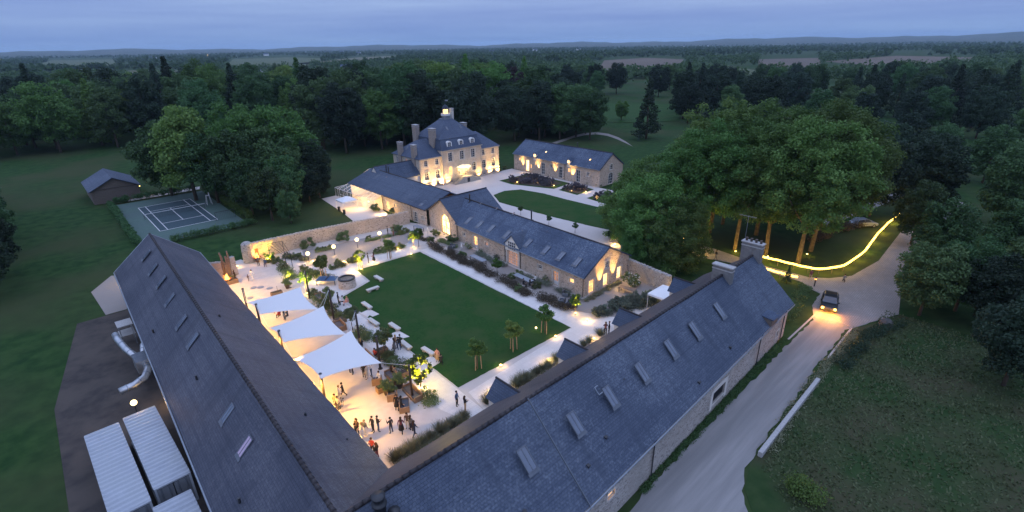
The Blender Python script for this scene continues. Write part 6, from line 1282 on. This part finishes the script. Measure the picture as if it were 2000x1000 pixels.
rope('short glowing rope light fence behind the road barn gable', [(74.2, 26.5, 1), (74.3, 24.2, 1), (74.4, 22.8, .95), (74.4, 20.5, 1)])
# uplights and string lights in the grove
for k, (p, lb) in enumerate((((80.6, 22.2), 'grove uplight at the nearest lit trunk'), ((81.2, 27.2), 'grove uplight at the forked trunk'), ((79.8, 31.8), 'grove uplight at the slim trunk'), ((86.6, 23.2), 'grove uplight at the second trunk'), ((76.2, 36.2), 'grove uplight at the leaning trunk'), ((74.4, 39.6), 'grove uplight in the yellow lit foliage'))): uplight(p, (40, 40, 40, 30, 110, 420)[k], lb, None, (1, .60, .08))
def string(label, p0, p1, n=26):
    r_ = thing('light_string', label, 'lights', p0); d = Vector(p1) - Vector(p0); m = MB(); m.tube([(0, 0, 0), d], .01, 4); m.build('wire', 'black', r_); m = MB()
    for k in range(n): p = d * (k / (n - 1)) + Vector((random.uniform(-.12, .12), random.uniform(-.12, .12), 0)); b = .07 * random.uniform(.7, 1.3); m.lathe([(0, -b), (b, 0), (0, b)], p, 5)
    o = m.build('lamp_string', 'bulb_s', r_); o['kind'] = 'stuff'
string('string of warm bulbs hanging on the left plane foliage', ((68.44, 35.29, 3.20)), ((69.14, 35.75, 5.80)), 22); string('string of warm bulbs wound on the plane tree by the path', ((71.63, 34.22, 3.20)), ((72.67, 35.60, 6.80)), 30); point(None, ((73.21, 34.74, 4.60)), 420, (1, .66, .08), .3)  # the loose point light is added to brighten the foliage, no fixture
# info post and low wall at the junction
r_ = thing('marker_post', 'slim dark marker post with a red light by the hedge corner', 'post', (75.2, 18.4, 0)); m = MB(); m.tube([(0, 0, 0), (0, 0, 1.5)], .09, 8); m.build('stem', 'black', r_); m = MB(); m.box((0, 0, 1.1), (.2, .2, .12)); m.build('lamp', 'fire', r_)
# small outdoor sign boulder
m = MB(); m.lathe([(0, 0), (.8, 0), (.7, .6), (.35, .95), (0, 1.0)], (0, 0, 0), 8); o = m.build('boulder', 'boulder', None); o.location = (69.5, 8.6, -.03); tag(o, 'dark boulder at the field corner below the junction', 'rock')

# ------------------------------------------------------------------ cars
def car(label, loc, rz, paint, lights):
    r_ = thing('car', label, 'car', (*loc, 0), rz); Wd = .9
    prof = [(-2.2, .35), (-2.25, .75), (-2.1, .98), (-1.9, 1.02), (-1.2, 1.06), (.75, 1.02), (1.6, .93), (2.1, .80), (2.22, .6), (2.2, .35)]
    m = MB(); n = len(prof)
    for y, s in ((-Wd, .97), (-Wd * 1.0, 1), (Wd, 1), (Wd, .97)): pass
    L0 = [(x, -Wd, z) for x, z in prof]; L1 = [(x, Wd, z) for x, z in prof]
    Li = [(x * .985, -Wd - .05, .35 + (z - .35) * .8) for x, z in prof]; Lo = [(x * .985, Wd + .05, .35 + (z - .35) * .8) for x, z in prof]
    for a, b in ((Li, L0), (L0, L1), (L1, Lo)):
        for k in range(n - 1): m.quad([a[k], a[k + 1], b[k + 1], b[k]])
    m.quad(Li[::-1]); m.quad(Lo); m.quad([L0[0], L1[0], L1[-1], L0[-1]]); m.build('body', paint, r_)
    cab = [(-1.95, 1.03), (-1.55, 1.52), (-.3, 1.60), (.35, 1.53), (1.05, 1.0)]; m = MB(); a = [(x, -.86 + (z - 1) * .35, z) for x, z in cab]; b = [(x, .86 - (z - 1) * .35, z) for x, z in cab]
    for k in (0, 3): m.quad([a[k], a[k + 1], b[k + 1], b[k]])
    m.quad(a[::-1]); m.quad(b); m.build('window_glass', 'darkglass', r_); m = MB()
    for k in (1, 2): m.quad([tuple(Vector(q) + Vector((0, 0, .012))) for q in (a[k], a[k + 1], b[k + 1], b[k])])
    for p, q in ((a, -1), (b, 1)):
        for k in (0, 1, 3): m.tube([p[k], p[k + 1]], .035, 5)
        m.tube([(-.45, p[2][1] , 1.55), (-.45, q * .87, 1.02)], .035, 5)
    m.build('roof', paint, r_)
    for x in (-1.4, 1.4):
        for y in (-.86, .86): m = MB(); m.tube([(x, y - .11, .33), (x, y + .11, .33)], .34, 14); wh = m.build('wheel', 'tyre', r_); m = MB(); m.tube([(x, y - .125, .33), (x, y + .125, .33)], .2, 10); m.build('rim', 'zinc', wh)
    for y in (-.68, .68): m = MB(); m.lathe([(0, -.16), (.14, -.10), (.17, 0), (.14, .10), (0, .16)], (2.18, y, .68), 8); m.build('headlight', 'head' if lights else 'skyglass', r_); m = MB(); m.box((-2.22, y, .8), (.06, .3, .14)); m.build('tail_light', 'fire' if lights else 'rust', r_)
    for y in (-.98, .98): m = MB(); m.box((.75, y, 1.05), (.18, .14, .12)); m.build('mirror', paint, r_)
    if lights:
        for y in (-.68, .68): spot(r_, (2.35, y, .7), (8, y, .1), 1500, 100, .8, (1, .38, .05), .12); point(r_, (2.7, y, .6), 260, (1, .36, .04), .15)
    return r_
car('dark car with glowing headlights driving towards the camera on the road', (70.1, 15.0), math.atan2(-.25, -1), 'carpaint', True); car('silver car parked under the trees beyond the grove', (108.5, 21.0), R(-38), 'carpaint2', False)

# ------------------------------------------------------------------ containers and ducts behind the long barn
HH_ = 0
def container(label, c, L, rz):
    r_ = thing('shipping_container', label, 'container', (*c, 0), rz, 'shipping containers'); Wd, Hh = 2.3, 2.7; m = MB(); n = 22
    for k in range(n):
        y0, y1 = -L / 2 + L * k / n, -L / 2 + L * (k + 1) / n; q = (y1 - y0) / 4; z = Hh - .03
        m.quad([(-Wd / 2, y0, z), (Wd / 2, y0, z), (Wd / 2, y0 + q, z + .12), (-Wd / 2, y0 + q, z + .12)]); m.quad([(-Wd / 2, y0 + q, z + .12), (Wd / 2, y0 + q, z + .12), (Wd / 2, y0 + 2 * q, z + .12), (-Wd / 2, y0 + 2 * q, z + .12)]); m.quad([(-Wd / 2, y0 + 2 * q, z + .12), (Wd / 2, y0 + 2 * q, z + .12), (Wd / 2, y0 + 3 * q, z), (-Wd / 2, y0 + 3 * q, z)]); m.quad([(-Wd / 2, y0 + 3 * q, z), (Wd / 2, y0 + 3 * q, z), (Wd / 2, y1, z), (-Wd / 2, y1, z)])
    m.build('roof_sheet', 'contain', r_)
    for sx in (-1, 1):
        m = MB()
        for k in range(n): y0, y1 = -L / 2 + L * k / n, -L / 2 + L * (k + 1) / n; x = sx * Wd / 2; i_ = x - sx * .05; ym_ = (y0 + y1) / 2; m.quad([(x, y0, .15), (i_, ym_, .15), (i_, ym_, Hh - .08), (x, y0, Hh - .08)]); m.quad([(i_, ym_, .15), (x, y1, .15), (x, y1, Hh - .08), (i_, ym_, Hh - .08)])
        m.build('side_panel', 'contain_side', r_)
    m = MB()
    for sx in (-1, 1):
        for sy in (-1, 1): m.box((sx * (Wd / 2 - .04), sy * (L / 2 - .04), Hh / 2), (.14, .14, Hh))
        m.box((sx * (Wd / 2), 0, Hh - .06), (.1, L - .2, .1)); m.box((sx * (Wd / 2), 0, .1), (.1, L - .2, .16))
    for sy in (-1, 1): m.box((0, sy * (L / 2 - .02), Hh - .06), (Wd - .2, .1, .12)); m.box((0, sy * (L / 2 - .02), .1), (Wd - .2, .1, .16))
    m.build('corner_frame', 'contain', r_)
    for sx in (-1, 1):
        m = MB(); m.box((sx * .54, -L / 2 + .03, 1.35), (1.02, .05, 2.3)); dd = m.build('door', 'contain_side', r_)
        for k in (-.25, .25): m = MB(); m.tube([(sx * .54 + k, -L / 2 - .02, .25), (sx * .54 + k, -L / 2 - .02, 2.5)], .025, 5); m.build('lock_bar', 'zinc', dd)
    m = MB(); m.box((0, L / 2 - .04, 1.35), (2.1, .05, 2.4)); m.build('end_panel', 'contain_side', r_)
container('pale ribbed container with a bright lamp at its far end', (.95, 43.7), 11.0, R(1.5)); container('pale ribbed container at the left edge beside the first', (-1.75, 43.0), 11.6, R(1.5)); container('nearest ribbed container at the bottom left', (.7, 30.9), 11.0, R(0)); container('ribbed container at the bottom left corner', (-2.0, 30.2), 11.0, R(0))
r_ = thing('yard_lamp', 'bright lamp over the far end of the ribbed container', 'lamp', (.7, 50.0, 0)); m = MB(); m.tube([(0, 0, 0), (0, 0, 3.1)], .05, 6); m.build('post', 'black', r_); m = MB(); m.lathe([(.26 * math.sin(t), -.26 * math.cos(t)) for t in [math.pi * k / 8 for k in range(9)]], (0, 0, 3.3), 12); m.build('bulb', 'bulb', r_, True); point(r_, (0, 0, 3.35), 900, (1, .60, .24), .25)
r_ = thing('air_handler', 'silver air handling unit with round ducts behind the long barn', 'duct', (2.6, 61, 0), R(2), None, (.8, 1, .85))
m = MB(); m.box((0, -1.2, 2.2), (1.6, 2.2, 1.6)); m.build('unit', 'steel', r_)
for k in range(9): m = MB(); m.box((0, -2.2 + k * .25, 3.04), (1.62, .06, .08)); m.build('rib', 'zinc', r_)
for k, (p, rr) in enumerate((([(-.4, .0, 2.6), (-.9, 2.2, 2.7), (-1.2, 4.6, 3.0), (-1.2, 5.8, 3.2)], .42), ([(.2, -2.3, 2.3), (.1, -3.2, 2.2), (-.6, -4.2, 2.0), (-1.8, -4.8, 1.9), (-3.4, -5.0, 1.9)], .40), ([(.5, .0, 2.6), (.9, 1.4, 2.9), (1.3, 1.6, 3.2)], .34))):
    m = MB(); m.tube(p, rr, 12); o = m.build('duct', 'steel', r_, True)
    for a, b in zip(p[:-1], p[1:]): mm = MB(); c = Vector(a).lerp(Vector(b), .5); d = (Vector(b) - Vector(a)).normalized() * .05; mm.tube([c - d, c + d], rr * 1.07, 12); mm.build('duct_collar', 'zinc', o)
for x, y in ((-.6, -2.0), (.6, -2.0), (.6, -.4), (-.6, -.4)): m = MB(); m.tube([(x, y, 0), (x, y, 1.4)], .06, 5); m.build('leg', 'black', r_)
r_ = thing('scaffold_tower', 'small pale steel frame stack beside the ducts', 'scaffold', (2.6, 69.5, 0)); m = MB()
for a in (-.6, .6):
    for b in (-.8, .8): m.tube([(a, b, 0), (a, b, 2.6)], .05, 5)
m.build('frame', 'steel', r_); m = MB(); m.box((0, 0, 2.62), (1.5, 1.9, .08)); m.box((0, 0, 1.4), (1.5, 1.9, .06)); m.build('platform', 'concrete', r_)
# west yard lamp whose glow shows past the barn end
r_ = thing('yard_lamp', 'bright yard lamp past the far end of the long barn', 'lamp', (6.0, 90.5, 0)); m = MB(); m.tube([(0, 0, 0), (0, 0, 2.6)], .05, 6); m.build('post', 'black', r_); m = MB(); m.lathe([(.2 * math.sin(t), -.2 * math.cos(t)) for t in [math.pi * k / 8 for k in range(9)]], (0, 0, 2.7), 12); m.build('bulb', 'bulb', r_, True); point(r_, (0, 0, 2.7), 500, (1, .62, .24), .25)
r_ = thing('garden_light', 'row of tiny lights in the left meadow', 'lamp', (*(31.51, 205.50), 0)); m = MB(); m.tube([(0, 0, 0), (0, 0, .4)], .05, 5); m.build('stem', 'black', r_); m = MB(); m.lathe([(.0, .4), (.3, .5), (0, .6)], (0, 0, 0), 6); m.build('bulb', 'bulb_s', r_)
r_['label'] = 'tiny light in the left meadow nearest the trees'
for p, lb in (((28.93, 205.78), 'tiny light in the left meadow, second from the trees'), ((22.72, 204.01), 'tiny light at the left of the meadow')): copy_tree(r_, (*p, 0), 0, None, lb)

# ------------------------------------------------------------------ people
def body_mesh(name, J, E):
    """J: joint -> (pos, radius, region); E: edges. Grown with a skin modifier; region gives the clothing."""
    ks = list(J); me = bpy.data.meshes.new(name + '_skeleton'); me.from_pydata([J[k][0] for k in ks], [(ks.index(a), ks.index(b)) for a, b in E], [])
    o = bpy.data.objects.new(name, me); COL.objects.link(o); sk = o.modifiers.new('skin', 'SKIN'); sk.branch_smoothing = .4
    sv = me.skin_vertices[0].data
    for i, k in enumerate(ks): sv[i].radius = (J[k][1], J[k][1]); sv[i].use_root = (k == 'pelvis')
    sb = o.modifiers.new('sub', 'SUBSURF'); sb.levels = 1; sb.render_levels = 1
    dg = bpy.context.evaluated_depsgraph_get(); ev = bpy.data.meshes.new_from_object(o.evaluated_get(dg)); bpy.data.objects.remove(o); bpy.data.meshes.remove(me); ev.name = name
    n = len(ev.polygons); ce = np.empty(n * 3); ev.polygons.foreach_get('center', ce); ce = ce.reshape(-1, 3); best = np.full(n, 9e9); reg = np.zeros(n, int)
    for a, b in E:
        A = np.array(J[a][0]); B = np.array(J[b][0]); d = B - A; t = np.clip((ce - A) @ d / (d @ d), 0, 1); ds = np.linalg.norm(ce - (A + t[:, None] * d), axis=1) - (J[a][1] * (1 - t) + J[b][1] * t); u = ds < best; best[u] = ds[u]; reg[u] = J[b][2]
    ev.materials.clear()
    for k in range(4): ev.materials.append(MT['skin'])
    ev.polygons.foreach_set('material_index', reg.astype(np.int32)); ev.polygons.foreach_set('use_smooth', [True] * n); ev.update(); return ev
def pose(name, armL, armR, legL, legR, hip=.95, lean=0.0):
    """arms: elbow, wrist; legs: knee, ankle (positions); facing -Y"""
    J = {'pelvis': ((0, 0, hip), .12, 2), 'waist': ((0, -lean * .3, hip + .13), .115, 1), 'chest': ((0, -lean * .75, hip + .37), .14, 1), 'neck': ((0, -lean, hip + .53), .058, 1), 'jaw': ((0, -lean - .015, hip + .61), .068, 0), 'head': ((0, -lean - .02, hip + .70), .092, 0), 'crown': ((0, -lean - .01, hip + .78), .07, 0), 'nose': ((0, -lean - .115, hip + .675), .014, 0)}
    E = [('pelvis', 'waist'), ('waist', 'chest'), ('chest', 'neck'), ('neck', 'jaw'), ('jaw', 'head'), ('head', 'crown'), ('head', 'nose')]
    for s, (el, wr), (kn, an) in (('l', armL, legL), ('r', armR, legR)):
        g_ = 1 if s == 'l' else -1; J['sh' + s] = ((g_ * .17, -lean * .85, hip + .46), .062, 1); J['el' + s] = (el, .046, 1); J['wr' + s] = (wr, .032, 1); d = (Vector(wr) - Vector(el)).normalized(); p = Vector(wr) + d * .08; J['pa' + s] = (tuple(p), .034, 0)
        E += [('chest', 'sh' + s), ('sh' + s, 'el' + s), ('el' + s, 'wr' + s), ('wr' + s, 'pa' + s)]; side = d.cross(Vector((0, 1, 0)));  side = side.normalized() if side.length > .1 else Vector((1, 0, 0)); nn_ = d.cross(side)
        for k, (off, ln) in enumerate(((-.028, .07), (-.010, .085), (.010, .08), (.028, .062))): q = p + d * (.035 + ln) + side * off * 1.3 + nn_ * .012; J[f'fi{k}{s}'] = (tuple(q), .0085, 0); E.append(('pa' + s, f'fi{k}{s}'))
        q = p + d * .03 + side * .065; J['th' + s] = (tuple(q), .010, 0); E.append(('pa' + s, 'th' + s))
        J['hi' + s] = ((g_ * .09, 0, hip - .05), .092, 2); J['kn' + s] = (kn, .064, 2); J['an' + s] = (an, .044, 2); J['to' + s] = ((an[0] + g_ * .02, an[1] - .17, an[2] - .045), .038, 3)
        E += [('pelvis', 'hi' + s), ('hi' + s, 'kn' + s), ('kn' + s, 'an' + s), ('an' + s, 'to' + s)]
    return body_mesh(name, J, E), (0, -lean - .01, hip + .71)
POSE = {
    'stand': pose('person', ((.23, .02, 1.14), (.24, -.08, .90)), ((-.23, .02, 1.14), (-.24, -.06, .89)), ((.10, -.02, .5), (.11, .02, .09)), ((-.10, -.02, .5), (-.12, .03, .09))),
    'phone': pose('person', ((.27, -.06, 1.18), (.16, -.30, 1.34)), ((-.25, .02, 1.14), (-.28, -.08, .90)), ((.11, -.02, .5), (.13, .02, .09)), ((-.11, -.02, .5), (-.14, .03, .09))),
    'talk': pose('person', ((.24, -.04, 1.16), (.10, -.26, 1.10)), ((-.24, -.04, 1.16), (-.10, -.24, 1.12)), ((.09, -.03, .5), (.10, .02, .09)), ((-.10, .02, .5), (-.11, .06, .09))),
    'walk': pose('person', ((.23, .10, 1.16), (.24, .06, .92)), ((-.23, -.08, 1.16), (-.22, -.24, .98)), ((.09, -.16, .52), (.10, -.22, .10)), ((-.09, .06, .50), (-.10, .32, .14)), .94, .05),
    'sit': pose('person', ((.24, -.08, .70), (.16, -.32, .62)), ((-.24, -.08, .70), (-.16, -.30, .60)), ((.11, -.45, .50), (.11, -.42, .09)), ((-.11, -.45, .50), (-.13, -.40, .09)), .50, .04),
    'crouch': pose('person', ((.24, -.20, .66), (.08, -.38, .80)), ((-.24, -.20, .66), (-.08, -.38, .80)), ((.14, -.42, .46), (.13, -.12, .09)), ((-.12, -.26, .14), (-.12, .20, .10)), .40, .16)}
hm = MB(); hm.lathe([(.0, .105), (.06, .092), (.095, .05), (.108, .0), (.10, -.045), (.085, -.06)], (0, .018, 0), 12); HAIR = hm.mesh('hair', True); HAIR.materials.append(MT['black'])
hm = MB(); hm.lathe([(.0, .105), (.06, .092), (.097, .05), (.11, .0), (.105, -.06)], (0, .018, 0), 12); hm.tube([(0, .05, -.02), (0, .09, -.18), (0, .10, -.38)], [.10, .10, .05], 8); HAIRL = hm.mesh('hair', True); HAIRL.materials.append(MT['black'])
sk_ = MB(); sk_.lathe([(.155, 1.0), (.19, .85), (.26, .45), (.25, .44), (.15, .9)], (0, 0, 0), 14); SKIRT = sk_.mesh('skirt', True); SKIRT.materials.append(MT['black'])
_cl = {}
def cloth(c):
    if c not in _cl: _cl[c] = pm('cloth_' + str(len(_cl)), c, tuple(min(1, x * 1.35 + .004) for x in c), 14, .9)
    return _cl[c]
BLK, NAVY, WHT, CRM, GRY, TAN, RED, PNK, DEN, BRN, OLV, MAR = (.018, .018, .021), (.02, .028, .06), (.68, .67, .65), (.52, .46, .38), (.12, .12, .13), (.36, .25, .15), (.42, .06, .04), (.50, .26, .22), (.05, .085, .16), (.10, .06, .042), (.075, .08, .05), (.14, .045, .055)
HB, HD, HBL, HG = (.045, .025, .014), (.012, .010, .009), (.30, .20, .09), (.16, .11, .06)
def set_slot(o, i, m): o.material_slots[i].link = 'OBJECT'; o.material_slots[i].material = m
def person(p, rz, ps, top, bot, hair, label, long=False, skirt=False, sc=1.02, z=0.0):
    me, hp = POSE[ps]; r_ = thing('person', label, 'person', (*p, z), rz, None, sc); b = link('body', me, None, r_)
    set_slot(b, 0, MT['skin']); set_slot(b, 1, cloth(top)); set_slot(b, 2, cloth(bot)); set_slot(b, 3, cloth(BLK if bot != WHT else (.5, .48, .45)))
    h = link('hair', HAIRL if long else HAIR, None, r_, hp); set_slot(h, 0, cloth(hair))
    if skirt: s_ = link('skirt', SKIRT, None, r_); set_slot(s_, 0, cloth(bot))
    return r_
for a in (
    ((19.10, 77.35), 2.2, 'walk', WHT, WHT, HB, 'person in white shirt and trousers walking on the gravel court', 0, 0), ((18.60, 77.60), 2.2, 'walk', BRN, BLK, HB, 'small child walking beside the person in white', 0, 0, .62),
    ((21.68, 82.35), 3.1, 'stand', GRY, BRN, HD, 'person in grey warming by the fire bowl', 0, 0), ((22.52, 81.80), -.4, 'sit', DEN, BLK, HD, 'seated person in blue right of the fire bowl', 0, 0), ((17.22, 78.98), 1.9, 'stand', BLK, BLK, HB, 'person in black lit orange by the sculpture', 1, 0), ((16.01, 79.69), -.6, 'sit', TAN, BLK, HB, 'seated person by the fire at the sculpture', 0, 0),
    ((43.73, 80.14), 1.0, 'stand', BLK, BLK, HB, 'left one of two people near the wall corner', 0, 0), ((44.31, 79.16), 4.4, 'stand', GRY, MAR, HB, 'right one of two people near the wall corner', 1, 0), ((34.72, 70.95), 1.2, 'stand', BLK, OLV, HD, 'guest in dark clothes left of the path lamp', 0, 0), ((35.47, 70.49), 4.2, 'talk', MAR, BLK, HB, 'guest in dark red top behind the path lamp', 1, 1),
    ((24.83, 61.02), .9, 'stand', BLK, OLV, HD, 'person with dark hat standing at the lawn edge', 0, 0), ((25.27, 60.57), 4.6, 'sit', WHT, BLK, HD, 'left of the seated couple at the lawn edge', 0, 0), ((25.60, 60.04), 4.4, 'sit', PNK, PNK, HBL, 'seated person in pink at the lawn edge', 1, 1),
    ((24.02, 45.52), 4.0, 'stand', GRY, GRY, HB, 'person in long grey coat on the path group', 1, 1), ((24.56, 45.42), 2.6, 'stand', BLK, DEN, HD, 'person in jeans on the path group', 0, 0), ((24.54, 46.05), 5.6, 'stand', TAN, BRN, HBL, 'person in brown behind the path group', 1, 0), ((24.98, 45.76), 1.0, 'talk', BLK, BLK, HD, 'person in black at the right of the path group', 0, 0),
    ((26.31, 40.41), 5.4, 'stand', PNK, TAN, HB, 'person in patterned dress standing on the lawn slab', 1, 1), ((26.30, 39.74), 2.5, 'crouch', BLK, BLK, HD, 'person in black crouching on the lawn slab', 0, 0),
    ((19.21, 42.96), 3.6, 'stand', CRM, CRM, HB, 'person in a cream suit under the nearest sail', 0, 0), ((19.11, 43.43), 2.2, 'stand', BLK, BLK, HD, 'person in black left of the cream suit', 0, 0), ((19.79, 43.14), 4.6, 'talk', WHT, NAVY, HBL, 'person in pale top behind the cream suit', 1, 0), ((18.57, 44.85), 4.2, 'stand', BLK, BLK, HD, 'dark figure half under the nearest sail', 0, 0), ((18.51, 45.42), 1.0, 'stand', GRY, BLK, HB, 'second dark figure half under the nearest sail', 0, 0), ((19.95, 41.74), 4.9, 'sit', WHT, NAVY, HB, 'guest in white seated on the wooden armchair', 0, 0, 1.02), ((21.38, 41.70), 2.0, 'sit', BLK, BLK, HB, 'person in black on the sofa behind the pots', 1, 0), ((21.52, 41.32), 2.4, 'sit', GRY, BLK, HD, 'person in grey on the sofa behind the pots', 0, 0), ((21.75, 45.88), 2.0, 'sit', RED, BLK, HB, 'person in red seated by the sail tip', 0, 0), ((21.67, 48.88), 2.6, 'sit', BLK, BLK, HBL, 'person in black seated beside the third mast', 1, 0),
    ((15.56, 41.76), 1.2, 'walk', WHT, CRM, HBL, 'dancing person in white on the lit floor', 0, 0), ((16.07, 41.93), 4.2, 'walk', BLK, BLK, HD, 'dancing person in black on the lit floor', 0, 0), ((14.71, 40.78), 2.0, 'stand', TAN, BRN, HB, 'person in tan beside the barn eave', 0, 0), ((14.79, 40.29), 5.0, 'walk', CRM, GRY, HD, 'person in pale clothes at the barn eave', 0, 0),
    ((14.54, 36.17), 5.2, 'stand', BRN, BLK, HB, 'person with long brown hair left in the standing row', 1, 0), ((14.61, 35.38), 4.4, 'talk', CRM, WHT, HBL, 'blond person in white trousers in the standing row', 1, 0), ((14.97, 35.48), 2.0, 'stand', GRY, WHT, HG, 'person in grey top and white trousers in the row', 0, 0), ((14.16, 35.64), 1.2, 'stand', BLK, TAN, HD, 'person in black half hidden by the barn roof', 0, 0),
    ((15.68, 35.43), 5.0, 'talk', BLK, BLK, HD, 'person in black at the left of the standing pair', 0, 0), ((16.06, 35.15), 1.6, 'talk', BLK, DEN, HD, 'person in black top and jeans of the standing pair', 0, 0), ((16.78, 34.17), 3.3, 'phone', BLK, NAVY, HD, 'person holding up a phone in the middle of the row', 0, 0), ((17.44, 33.52), 2.4, 'walk', MAR, BLK, HB, 'person in dark red walking right of the phone holder', 1, 1), ((18.16, 33.65), 5.5, 'stand', BRN, CRM, HB, 'person with loose brown hair at the right of the row', 1, 0), ((18.21, 33.14), 2.0, 'stand', GRY, BLK, HB, 'person in grey between two others at the row end', 1, 0), ((18.01, 32.33), 1.8, 'walk', NAVY, NAVY, HB, 'person in navy at the right end of the row', 1, 0),
    ((18.87, 36.61), 5.6, 'stand', BLK, BLK, HB, 'person with a pink bag leaning at the wooden sofa', 1, 1), ((19.06, 36.11), .8, 'walk', BLK, BLK, HD, 'person in black stepping by the wooden sofa', 1, 0), ((23.28, 33.02), .4, 'stand', DEN, BLK, HD, 'person in denim jacket with hands at the waist', 0, 0), ((23.38, 31.88), 1.4, 'talk', BLK, TAN, HB, 'person in black top and tan trousers on the path', 1, 0), ((14.30, 33.03), 2.2, 'stand', RED, BLK, HB, 'person in red at the barn corner', 0, 0), ((14.29, 32.23), 3.6, 'stand', BLK, MAR, HB, 'person with dark hair at the barn corner', 1, 0),
    ((43.86, 31.02), 2.4, 'talk', MAR, BLK, HB, 'left of two people by the barn dormers', 1, 0), ((44.26, 30.79), 4.0, 'stand', BLK, BLK, HB, 'right of two people by the barn dormers', 0, 0), ((46.17, 47.25), .4, 'sit', BLK, BLK, HD, 'person in black seated at the long grey table', 0, 0), ((46.60, 46.34), .2, 'sit', BLK, BLK, HD, 'second person in black seated at the long grey table', 1, 0), ((48.38, 46.95), 3.6, 'sit', WHT, BLK, HG, 'person in white seated at the long table end', 0, 0),
    ((74.44, 32.60), .8, 'walk', BLK, GRY, HD, 'person walking on the path behind the barn chimney', 0, 0), ((76.75, 19.46), 2.2, 'walk', MAR, TAN, HB, 'person walking by the rope light', 0, 0), ((79.50, 15.98), 1.6, 'crouch', GRY, BLK, HD, 'person crouching at the junction edge', 0, 0),
    ((18.24, 62.98), .6, 'stand', BLK, BLK, HD, 'person in black between the far and middle sails', 0, 0), ((17.65, 62.63), 3.6, 'sit', RED, BLK, HD, 'seated person in red between the far and middle sails', 0, 0), ((18.36, 61.92), 5.0, 'sit', NAVY, BLK, HB, 'seated person in navy between the far and middle sails', 1, 0), ((17.83, 64.35), 1.0, 'walk', GRY, TAN, HB, 'person stepping out from under the farthest sail', 0, 0)):
    person(*a)

# a cargo bicycle by the barn eave
r_ = thing('bicycle', 'bicycle standing in the warm light by the barn eave', 'bicycle', (*(15.00, 40.40), 0), .8)
for x in (-.5, .5):
    m = MB(); m.tube([(x + .33 * math.cos(t), 0, .33 + .33 * math.sin(t)) for t in [2 * math.pi * k / 16 for k in range(17)]], .02, 5); m.build('wheel', 'tyre', r_)
m = MB(); m.tube([(-.5, 0, .33), (-.15, 0, .75), (.35, 0, .8), (.5, 0, .33)], .02, 5); m.tube([(-.5, 0, .33), (.0, 0, .3), (.35, 0, .8)], .02, 5); m.tube([(.0, 0, .3), (-.18, 0, .85)], .02, 5); m.build('frame', 'black', r_); m = MB(); m.box((-.18, 0, .88), (.24, .12, .06)); m.build('saddle', 'black', r_); m = MB(); m.tube([(.36, -.25, .98), (.38, 0, .95), (.36, .25, .98)], .015, 5); m.build('handlebar', 'black', r_)

zone(polar(95, 170, -56, -47), 9, 'tree of the left margin beyond the barn yard meadow', 'trees of the left meadow margin', AW, .6, .95, (None, 'leaf_dark'), 21, 9)
zone(polar(60, 110, 46, 56), 7, 'tree of the right margin along the field', 'trees of the right field margin', AW, .5, .75, (None, 'leaf_dark'), 22, 8)
# ------------------------------------------------------------------ evening haze
hz = bpy.data.materials.new('haze'); hz.use_nodes = True; nt = hz.node_tree; nt.nodes.clear(); o = nt.nodes.new('ShaderNodeOutputMaterial'); v = nt.nodes.new('ShaderNodeVolumePrincipled')
v.inputs['Color'].default_value = (.60, .79, 1.0, 1); v.inputs['Density'].default_value = 0.7e-4; v.inputs['Anisotropy'].default_value = 0.0
nt.links.new(v.outputs[0], o.inputs['Volume'])
m = MB(); m.box((0, 0, 59), (25000, 25000, 122)); MT['haze'] = hz; struct(m.build('haze', 'haze'), 'stuff')
